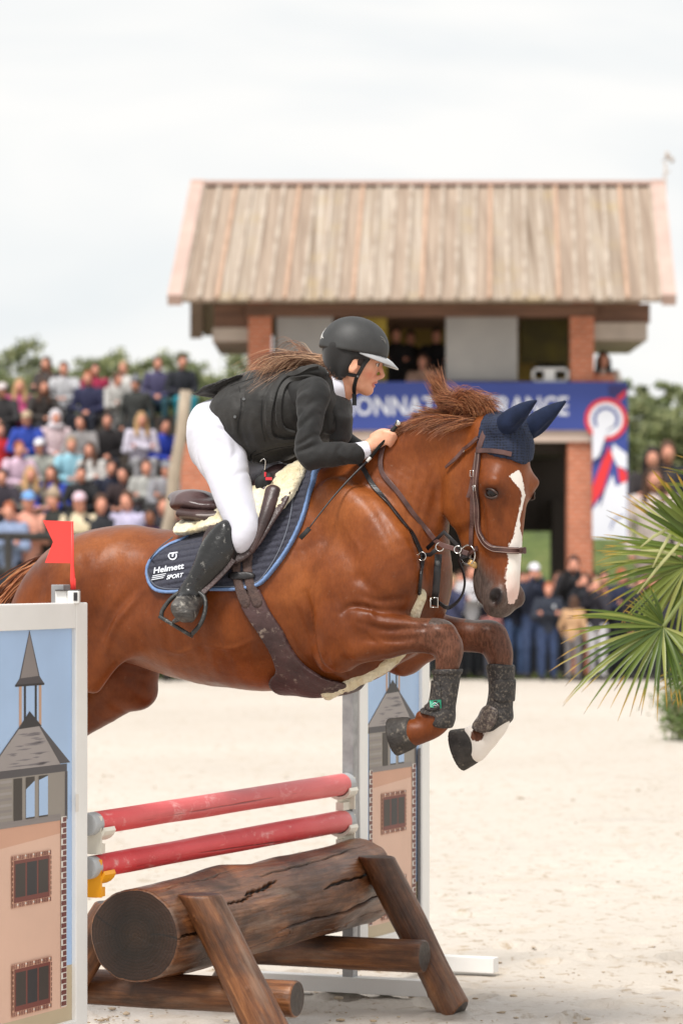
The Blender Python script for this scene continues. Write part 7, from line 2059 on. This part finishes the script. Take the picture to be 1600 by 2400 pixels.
# the grandstand bank, row by row: x, crown row, depth, pose, colour of the top, hair, hair colour, label, extras
S_ = 'sit_knees'; L_ = 'sit_lap'; K_ = 'sit_cross'; A_ = 'stand_cross'; B_ = 'stand_arms'; T_p = 'stand_phone'
CROWD = [
 (112, 838, 56.0, A_, (70, 64, 62), 'long', 'brown', 'woman with long brown hair in a dark grey jacket, left in the back row', {}),
 (153, 850, 55.6, S_, (196, 196, 200), 'short', 'brown', 'person in a light grey hoodie leaning on both arms in the back row', {}),
 (222, 852, 56.2, B_, (168, 40, 78), 'short', 'dark', 'person in a magenta top half hidden behind the navy jacket', {}),
 (292, 848, 56.0, B_, (214, 210, 206), 'short', 'fair', 'fair haired person in a white and black top behind the dark coat with grey cap', {}),
 (372, 838, 56.0, L_, (82, 78, 112), 'short', 'brown', 'person in a purple navy hoodie sitting in the back row', {'trous': (46, 84, 96)}),
 (423, 834, 56.0, L_, (44, 46, 54), 'short', 'brown', 'person in a black jumper and turquoise trousers, last of the back row', {'trous': (40, 140, 158)}),
 (12, 900, 53.6, S_, (52, 50, 52), None, 'dark', 'person in a dark jacket and white cap with red panel at the left edge', {'hat': ('cap', (226, 214, 214))}),
 (47, 890, 53.8, K_, (206, 92, 142), 'long', 'blonde', 'blonde person in a pink jacket with folded arms beside the left edge', {}),
 (98, 892, 53.5, S_, (62, 56, 54), 'long', 'brown', 'person with long brown hair in a dark brown jacket below the dark grey jacket woman', {}),
 (211, 872, 54.0, L_, (50, 52, 84), 'short', 'ginger', 'person in a navy jacket resting hands in front of the magenta top', {}),
 (272, 874, 54.0, A_, (196, 194, 190), 'short', 'brown', 'person in a light grey jacket and grey trousers turned to the right', {'trous': (150, 148, 148), 'rz': .7}),
 (321, 884, 53.6, B_, (58, 60, 58), None, 'dark', 'person in a dark green coat with a grey cap', {'hat': ('beanie', (120, 122, 128))}),
 (66, 966, 51.4, S_, (44, 72, 170), None, 'brown', 'person in a royal blue hoodie wearing a beige cap', {'hat': ('cap', (198, 176, 146))}),
 (129, 964, 51.5, L_, (232, 208, 212), None, 'fair', 'person in a pale pink hoodie with the white hood up', {'hat': ('hood', (228, 220, 226))}),
 (197, 974, 51.2, S_, (150, 146, 146), 'short', 'dark', 'person in a grey jacket over a dark brown scarf', {}),
 (254, 970, 51.4, L_, (40, 36, 38), 'short', 'dark', 'person in a black jacket over a red shirt with hands joined', {}),
 (328, 968, 51.0, K_, (222, 216, 232), 'long', 'blonde', 'blonde person in a white lilac hoodie and grey trousers with folded arms', {'trous': (168, 166, 170)}),
 (378, 982, 51.2, S_, (38, 64, 176), 'short', 'dark', 'person in a bright blue hoodie next to the leaning log', {'rz': .5}),
 (2, 992, 51.4, B_, (190, 30, 40), 'short', 'brown', 'person in a red jacket cut by the left edge', {}),
 (41, 1036, 49.6, S_, (216, 186, 206), 'short', 'ginger', 'person in a pale pink lilac jumper below the royal blue hoodie', {}),
 (98, 1030, 49.8, S_, (166, 168, 160), None, 'brown', 'person in a grey green top with a white cap', {'hat': ('cap', (236, 234, 240))}),
 (167, 1026, 49.6, S_, (150, 200, 218), 'tied', 'fair', 'person in a light blue sweatshirt in the middle of the bank', {}),
 (220, 1038, 49.5, K_, (206, 202, 198), 'long', 'brown', 'person in a white cardigan with long brown hair', {}),
 (9, 1100, 48.5, S_, (54, 48, 58), 'short', 'dark', 'person in a dark jacket at the left edge above the ginger spectator', {}),
 (70, 1094, 48.6, S_, (120, 112, 100), 'long', 'blonde', 'person with long blonde hair in a beige and black top', {}),
 (129, 1092, 48.6, S_, (40, 66, 168), 'long', 'brown', 'person in a royal blue jumper with long brown hair below the white cap', {}),
 (193, 1094, 48.5, S_, (32, 32, 36), 'short', 'dark', 'person in a black hoodie with a white chest logo', {'logo': True}),
 (256, 1080, 48.8, L_, (38, 42, 62), 'short', 'brown', 'person in a dark navy jacket right of the white chest logo', {}),
 (294, 1094, 48.5, S_, (52, 38, 40), 'short', 'dark', 'person in a dark maroon jacket with reddish face', {}),
 (343, 1078, 48.4, K_, (176, 176, 172), 'short', 'brown', 'person in a pale grey sweater with folded arms below the blue hoodie', {}),
 (383, 1082, 48.4, S_, (150, 150, 156), None, 'dark', 'person in a grey jacket and grey cap beside the leaning log', {'hat': ('cap', (140, 142, 150))}),
 (24, 1178, 46.8, A_, (142, 158, 190), 'short', 'ginger', 'ginger person in a light blue top leaning on the rail', {}),
 (67, 1154, 47.0, A_, (238, 172, 150), None, 'fair', 'person in a peach jacket and light blue cap at the rail', {'hat': ('cap', (120, 168, 226))}),
 (129, 1148, 47.0, A_, (44, 46, 42), None, 'brown', 'person in a dark green coat and beige beanie at the rail', {'hat': ('beanie', (170, 150, 128))}),
 (188, 1156, 46.9, A_, (232, 216, 182), None, 'brown', 'person in a cream jacket and pale pink cap at the rail', {'hat': ('cap', (226, 196, 208))}),
 (236, 1160, 46.9, B_, (40, 42, 48), 'short', 'brown', 'person in a black jacket over blue denim at the rail', {}),
 (301, 1152, 46.9, B_, (196, 190, 218), 'tied', 'brown', 'person in a lilac t-shirt with bare arms at the rail', {}),
 (352, 1192, 46.6, B_, (70, 40, 74), 'short', 'dark', 'small dark haired child in a purple top at the rail', {'skin': 'brown'}),
 (380, 1164, 46.9, A_, (44, 42, 50), 'short', 'brown', 'person in a dark jacket behind the small child', {}),
 (412, 1176, 46.9, B_, (60, 54, 58), 'short', 'dark', 'person in a dark top right of the leaning log', {}),
]
for i, (x, y, Y, pose, top, hk, hc, lab, ex) in enumerate(CROWD):
    gz = None; sc = .98
    if Y < 47.4: gz = .62
    elif pose.startswith('stand'): sc = .95
    lg = ex.pop('logo', None)
    hat = ex.get('hat'); kw = dict(ex); 
    if hat and hat[0] == 'hood': hk = None
    o = spectator(x, y, Y, pose, top, hk if hat is None or hk else ('short' if hat[0] != 'hood' else None), hc, lab, GL, scale=sc, gz=gz, **{k: v for k, v in kw.items()})
    if 'rz' not in kw: o.rotation_euler = (0, 0, ((i * 37) % 11 - 5) * .07)
    # lift the seated rows onto a terrace so that nobody floats
    if lg:
        mb = MB(); mb.tube([np.array([.0, -.20, .86]), np.array([.0, -.215, .86])], .045, 10)
        w_ = mb.build('chest_logo', cloth_mat((220, 226, 230))); w_.parent = o
# terraces the rows sit on
M_terr = mat('terrace_boards', lin(.07, .055, .045), .9, scale=4)
rows = {}
for (x, y, Y, pose, *_r) in CROWD:
    if Y > 47.4: rows.setdefault(round(Y / .9), []).append((at(x, y, Y)[2], pose, Y))
for k, lst in sorted(rows.items()):
    Ym = sum(a[2] for a in lst) / len(lst); zs = [z - (1.29 + (0 if p.startswith('sit') else .42)) * .97 for z, p, _ in lst]
    zt = sorted(zs)[len(zs) // 2]
    mb = MB(); xl_, xr_ = at(-140, 0, Ym)[0], at(470, 0, Ym)[0]
    mb.box(((xl_ + xr_) / 2, Ym + .1, zt / 2 + .19), (xr_ - xl_, .9, zt + .38))
    tag(mb.build('terrace_step', M_terr), 'dark step of the stand under %s' % {0: 'row'}.get(0), 'step', 'steps of the stand') if False else tag(mb.build('stand_terrace', M_terr), None, None, None, 'structure')
# people standing on the arena edge, right of the horse and under it
RIGHT = [
 (1061, 1350, 46.2, T_p, (58, 62, 92), 'short', 'fair', 'fair haired person in navy behind the rein loop', {'trous': (38, 36, 40)}),
 (1098, 1322, 46.6, A_, (214, 212, 216), 'short', 'brown', 'person in a white top between the reins and the horse chin', {'trous': (40, 42, 50)}),
 (1150, 1420, 45.6, B_, (150, 96, 92), 'short', 'brown', 'child in a dusty red top under the horse muzzle', {'trous': (60, 62, 72)}),
 (1206, 1342, 46.8, A_, (36, 40, 58), 'short', 'dark', 'person in a dark navy coat and jeans beside the horse nose', {'trous': (64, 84, 122)}),
 (1250, 1322, 46.4, T_p, (40, 46, 66), None, 'brown', 'person in a navy jacket with a white cap raising hands to the face', {'hat': ('cap', (232, 230, 240)), 'trous': (58, 74, 108)}),
 (1284, 1366, 45.6, A_, (44, 50, 64), 'short', 'ginger', 'person in a dark jacket with a pale chest badge and jeans', {'trous': (50, 66, 100), 'logo': True}),
 (1344, 1304, 46.8, T_p, (34, 32, 36), 'short', 'dark', 'dark haired person in black against the brick pillar', {}),
 (1342, 1398, 45.4, B_, (196, 156, 118), 'long', 'brown', 'brown haired person in a tan coat with a dark strap', {'trous': (120, 116, 118), 'rz': 2.6}),
 (1372, 1344, 46.0, T_p, (38, 40, 48), 'short', 'brown', 'person in black holding something white at the face', {'trous': (44, 44, 50)}),
 (1400, 1356, 45.8, T_p, (46, 44, 54), 'tied', 'fair', 'person raising a phone behind the palm tips', {'trous': (210, 208, 214)}),
 (1452, 1334, 46.2, A_, (40, 46, 74), 'short', 'ginger', 'person in a navy jumper behind the upper palm fan', {'trous': (34, 36, 44)}),
 (1496, 1352, 46.0, B_, (34, 34, 42), 'short', 'dark', 'person in a dark coat behind the middle of the palm', {'trous': (36, 38, 46)}),
 (1546, 1358, 45.8, T_p, (48, 42, 46), 'short', 'brown', 'person in a dark jacket with a bag near the right edge', {'trous': (38, 38, 44)}),
 (1584, 1376, 45.6, A_, (40, 40, 52), 'long', 'brown', 'woman in dark clothes cut by the right edge', {'trous': (46, 48, 60)}),
 (1122, 1366, 47.0, B_, (66, 60, 74), 'short', 'brown', 'person in a dull purple coat behind the horse chin', {'trous': (44, 44, 52)}),
 (1176, 1352, 47.3, A_, (52, 58, 84), 'tied', 'brown', 'person in slate blue just left of the navy coat by the horse nose', {'trous': (46, 56, 84)}),
 (1228, 1370, 46.9, A_, (30, 32, 40), 'short', 'dark', 'person in black between the navy coat and the white cap', {'trous': (40, 42, 50)}),
 (1310, 1342, 47.1, B_, (52, 46, 50), 'short', 'brown', 'person in dark maroon behind the pale chest badge', {'trous': (48, 48, 56)}),
 (1425, 1372, 46.8, A_, (70, 66, 76), 'long', 'brown', 'woman in a grey coat between two palm tips', {'trous': (52, 54, 66)}),
 (1476, 1366, 46.9, B_, (190, 186, 190), 'short', 'fair', 'person in a pale grey top behind the palm', {'trous': (60, 66, 88)}),
 (1522, 1348, 46.7, A_, (44, 50, 78), 'short', 'brown', 'tall person in navy behind the right part of the palm', {'trous': (42, 44, 54)}),
 (1020, 1352, 46.6, B_, (40, 40, 46), 'short', 'dark', 'person in black seen between the horse neck and foreleg', {}),
 (452, 1340, 46.0, B_, (44, 46, 54), 'short', 'dark', 'dark clothed person whose white shoes show below the horse belly', {'shoe': (226, 224, 224)}),
 (404, 1336, 45.8, B_, (36, 38, 46), 'short', 'brown', 'person in dark trousers whose legs show under the girth side belly', {}),
 (500, 1344, 46.2, B_, (60, 58, 62), 'short', 'brown', 'person in brown boots half hidden behind the horse belly', {'trous': (70, 58, 52)}),
]
for i, (x, y, Y, pose, top, hk, hc, lab, ex) in enumerate(RIGHT):
    hat = ex.get('hat'); kw = dict(ex); lg = kw.pop('logo', None)
    o = spectator(x, y, Y, pose, top, hk if hat is None or hk else 'short', hc, lab, GR_, gz=0.0, **kw)
    if 'rz' not in kw: o.rotation_euler = (0, 0, ((i * 53) % 9 - 4) * .12)
    if lg:
        mb = MB(); mb.tube([np.array([.09, -.14, 1.30]), np.array([.09, -.155, 1.30])], .03, 10); w_ = mb.build('chest_badge', cloth_mat((200, 204, 210))); w_.parent = o
rb = np.random.RandomState(17)
BACK = ['behind the breastplate ring', 'behind the rein loop', 'left of the white top', 'right of the white top', 'behind the child in dusty red', 'under the horse nostril', 'left of the navy coat by the nose', 'right of the navy coat by the nose', 'left of the white cap', 'right of the white cap', 'behind the pale chest badge', 'right of the pale chest badge', 'right of the tan coat', 'behind the raised phone', 'left of the grey coat woman', 'right of the grey coat woman', 'left of the pale grey top', 'right of the pale grey top', 'left of the tall navy person', 'right of the tall navy person', 'behind the bag carrier', 'at the far right edge', 'under the horse belly at the stifle', 'under the horse belly beside the white shoes', 'under the horse belly nearest the girth']
for k, x in enumerate((1012, 1046, 1078, 1112, 1140, 1168, 1192, 1218, 1240, 1268, 1298, 1326, 1360, 1388, 1412, 1440, 1466, 1490, 1512, 1538, 1566, 1598, 430, 476, 520)):
    c_ = [(34, 36, 46), (44, 42, 50), (30, 30, 34), (52, 46, 48), (40, 46, 66), (62, 58, 62)][rb.randint(6)]
    o = spectator(x, 1350 + rb.randint(-12, 26), 48.0 + rb.rand() * .8, [A_, B_][k % 2], c_, ['short', 'long', 'tied'][k % 3], ['dark', 'brown', 'brown'][rb.randint(3)], 'dark clothed person in the standing back row, ' + BACK[k], 'hidden back row of standing spectators', gz=0.0, trous=(34, 36, 44))
    o.rotation_euler = (0, 0, rb.randn() * .4)
# couple and child on the right bank, one on the tower terrace, people inside the tower
GB = 'people around the tower'
Yc = 57.0; gzc = float(bank_z(at(1526, 0, Yc)[0], Yc))
spectator(1526, 1050, Yc, A_, (58, 52, 54), 'long', 'dark', 'woman with long dark hair in a dark jacket standing on the right bank', GB, gz=gzc - .3, trous=(150, 140, 140))
spectator(1530, 1098, Yc - .6, B_, (226, 210, 204), 'long', 'brown', 'child in a white top standing before the dark haired woman', GB, gz=gzc - .9, trous=(210, 188, 182))
spectator(1562, 1036, Yc + .3, B_, (36, 38, 50), 'short', 'brown', 'man in a dark suit standing on the right bank', GB, gz=gzc - .3, trous=(32, 34, 44))
fz = at(0, 1008, YT)[2]
spectator(1411, 826, YT + 1.2, K_, (214, 200, 190), 'long', 'dark', 'dark haired woman in a white top behind the brick parapet', GB, scale=1.0)
for (x, y, dy, top, hc, lab) in ((928, 768, 1.4, (30, 28, 30), 'dark', 'dark clothed person standing left in the open tower window'), (962, 776, 2.2, (36, 30, 28), 'dark', 'person in brown in the middle of the open tower window'), (1022, 770, 1.8, (28, 26, 30), 'dark', 'dark clothed person at the right of the open tower window'), (990, 832, .8, (196, 160, 140), 'brown', 'person in a pale top at the sill of the open tower window'),
                                 (1290, 800, 2.4, (40, 36, 30), 'dark', 'person deep inside the right bay of the tower')):
    spectator(x, y, YT + dy, A_, top, 'short', hc, lab, GB, gz=fz - (.45 if y > 800 else 0), trous=(30, 30, 34))
# ---------------------------------------------------------------- palm and bush on the right
def palm_material():
    t = NT('palm_leaf'); A = lambda n: t.n('Attribute', _attribute_name=n).outputs['Fac']
    tc = t.n('TexCoord'); n = t.n('TexNoise', Scale=9, Detail=5); t.l(tc.outputs['Object'], n.inputs['Vector'])
    col = t.ramp(A('tone'), [(0, lin(.035, .068, .008)), (.45, lin(.095, .145, .018)), (.8, lin(.22, .26, .045)), (1, lin(.48, .46, .16))])
    tip = t.math('ADD', A('along'), t.math('MULTIPLY', t.math('SUBTRACT', n.outputs[0], .5), .35))
    col = t.mix(t.ramp(tip, [(.80, lin(0, 0, 0)), (.92, lin(1, 1, 1))]), col, lin(.46, .27, .035))
    col = t.mix(t.ramp(tip, [(.95, lin(0, 0, 0)), (1.0, lin(1, 1, 1))]), col, lin(.11, .06, .03))
    t.l(col, t.b.inputs['Base Color']); t.b.inputs['Roughness'].default_value = .38
    t.b.inputs['Transmission Weight'].default_value = 0
    tr = t.N.new('ShaderNodeBsdfTranslucent'); t.l(col, tr.inputs[0]); mx = t.N.new('ShaderNodeMixShader'); mx.inputs[0].default_value = .25
    out = t.N['Material Output']; t.l(t.b.outputs[0], mx.inputs[1]); t.l(tr.outputs[0], mx.inputs[2]); t.l(mx.outputs[0], out.inputs[0])
    return t.m
M_palm = palm_material()
M_stalk = mat('palm_stalk', lin(.22, .26, .07), .5, scale=10)
palm = empty('fan_palm', (1.62, 13.4, 0), 'fan palm with yellow tipped leaves reaching in from the right edge', 'palm')
mb = MB(); mb.tube([np.array([1.66 + .02 * math.sin(k), 13.5, z]) for k, z in enumerate(np.linspace(0, 1.75, 16))], [.10 - .002 * k + .008 * (k % 2) for k in range(16)], 14)
mb.build('trunk', mat('palm_trunk', lin(.14, .10, .07), .95, col2=lin(.06, .045, .03), scale=18, bump=1), palm)
def fan(hub, a0, a1, Lfun, n, seed, nrm_tilt=(0, -1, 0), tone=(.2, .7), droop=.12, width=.022, Y=13.2, foot=None, web=.35):
    r = np.random.RandomState(seed); h = at(*hub, Y)
    V_, F_, al, to = [], [], [], []
    T = np.array(nrm_tilt, float); T /= np.linalg.norm(T)
    ex = np.cross(T, Z); ex = -ex / np.linalg.norm(ex); ez = np.cross(ex, T) * 1.0
    if ex[0] < 0: ex = -ex
    if ez[2] < 0: ez = -ez
    for i in range(n):
        a = R(a0 + (a1 - a0) * (i + .25 * r.randn()) / (n - 1)); L = Lfun(math.degrees(a)) * (1 + .05 * r.randn())
        d = ex * math.cos(a) + ez * math.sin(a) + T * (.10 * r.randn() + .12)
        d /= np.linalg.norm(d); sd = np.cross(d, T); sd /= np.linalg.norm(sd)
        tn = r.uniform(*tone); dr = droop * (1 + .5 * r.randn()); seg = 9; p = h.copy(); b = len(V_)
        bend = r.randn() * .03
        for k in range(seg + 1):
            t = k / seg
            w = width * (min(1, .25 + t / web * .9) if t < web else 1 - ((t - web) / (1 - web)) ** 1.6 * .93) * (.9 + .2 * r.rand())
            q = h + d * L * t + np.array([0, 0, -1]) * dr * L * t ** 2.6 + sd * bend * L * t * t
            V_ += [q - sd * w * .5 + T * w * .22, q, q + sd * w * .5 + T * w * .22]; al += [t] * 3; to += [tn, tn * .8 + .18, tn]
        for k in range(seg):
            for j in range(2): F_.append((b + k * 3 + j, b + k * 3 + j + 1, b + k * 3 + j + 4, b + k * 3 + j + 3))
    o = mesh_np('frond', np.array(V_), np.array(F_, np.int32), M_palm, palm, attrs=dict(along=np.array(al), tone=np.array(to)))
    if foot is not None:
        mb = MB(); f = np.array(foot, float); m_ = (h + f) / 2 + np.array([0, 0, .06]); mb.tube(list(spline([f, m_, h], 6)), [.008] * 12 + [.006], 8)
        s = mb.build('leaf_stalk', M_stalk); s.parent = o; s.matrix_parent_inverse = Matrix.Identity(4); 
        s.parent = o; s.matrix_parent_inverse = Matrix.LocRotScale(palm.location, (0, 0, 0) and palm.rotation_euler, (1, 1, 1)).inverted() if False else o.matrix_parent_inverse.copy() @ Matrix.Identity(4)
        s.matrix_parent_inverse = Matrix.Identity(4)
    return o
T0 = (1.66, 13.5, 1.72)
# angles: 0 right, 90 up, 180 left, 270 down (photo plane)
fan((1552, 1470), 158, 335, lambda a: np.interp(a, [150, 185, 205, 230, 270, 340], [.36, .45, .46, .36, .26, .25]), 40, 1, (.15, -1, .35), (.0, .9), .22, .0150, 13.05, T0)
fan((1556, 1466), 105, 165, lambda a: .18, 11, 2, (-.1, -1, .2), (.2, .6), .05, .011, 13.2, None)
fan((1612, 1322), 148, 262, lambda a: .385 if a < 205 else .36, 36, 3, (.1, -1, .1), (.25, 1.0), .16, .0145, 13.4, T0)
fan((1662, 1300), 140, 188, lambda a: .42, 9, 4, (.0, -1, .5), (.35, .9), .03, .015, 13.1, T0)
fan((1680, 1300), 118, 150, lambda a: .40, 9, 7, (.2, -1, -.1), (.2, .7), .02, .030, 13.0, T0)
fan((1640, 1560), 185, 285, lambda a: .20, 18, 5, (.2, -1, .2), (.1, .6), .10, .012, 13.5, T0)
fan((1760, 1180), 20, 165, lambda a: .42, 26, 6, (.2, .6, .8), (.1, .6), .15, .024, 13.7, T0)
fan((1760, 1440), -100, 70, lambda a: .42, 30, 8, (-.3, -.5, .8), (.1, .6), .2, .024, 13.6, T0)
# a few pale stray blades hanging across
mb = MB()
for (a, b) in (((1582, 1300), (1500, 1290)), ((1570, 1252), (1528, 1330)), ((1592, 1272), (1492, 1392)), ((1562, 1240), (1500, 1282))):
    pa, pb = at(*a, 12.95), at(*b, 12.9); m_ = (pa + pb) / 2 + np.array([0, 0, .006]); mb.tube([pa, m_, pb], [1, 1, .4], flat=(.012, .003), up=np.array([.1, -1, .1]))
mb.build('stray_blades', mat('pale_blade', lin(.46, .46, .20), .5, scale=20), palm)
# green bush on the sand further back
r = np.random.RandomState(8); n = 2600; V_ = np.zeros((n * 4, 3)); cb = at(1632, 1716, 30.5); cb[2] = 0
bush = empty('green_bush', tuple(cb), 'low green bush standing on the sand below the palm at the right edge', 'bush')
ends = []
mb = MB()
for k in range(22):
    an = r.rand() * 6.28; L = .18 + .22 * r.rand(); q = cb + np.array([math.cos(an) * L * .75, math.sin(an) * L * .75, .10 + .38 * r.rand()]); mb.tube([cb, (cb + q) / 2 + np.array([0, 0, .05]), q], [.012, .008, .004], 5); ends.append(q)
mb.build('stems', M_bark, bush)
for i in range(n):
    q = ends[r.randint(22)]; c = q + r.randn(3) * np.array([.09, .09, .08]); c[2] = max(c[2], .02)
    a = r.randn(3); a /= np.linalg.norm(a); b = np.cross(a, r.randn(3)); b /= np.linalg.norm(b); e = .018 + .02 * r.rand()
    V_[i * 4:i * 4 + 4] = [c - a * e, c - b * e * .5, c + a * e, c + b * e * .5]
mesh_np('foliage', V_, np.arange(n * 4).reshape(-1, 4), [leaf_mat('bush_leaf', lin(.06, .12, .02), lin(.16, .26, .05)), ML[1]], bush, smooth=False, midx=r.randint(2, size=n))
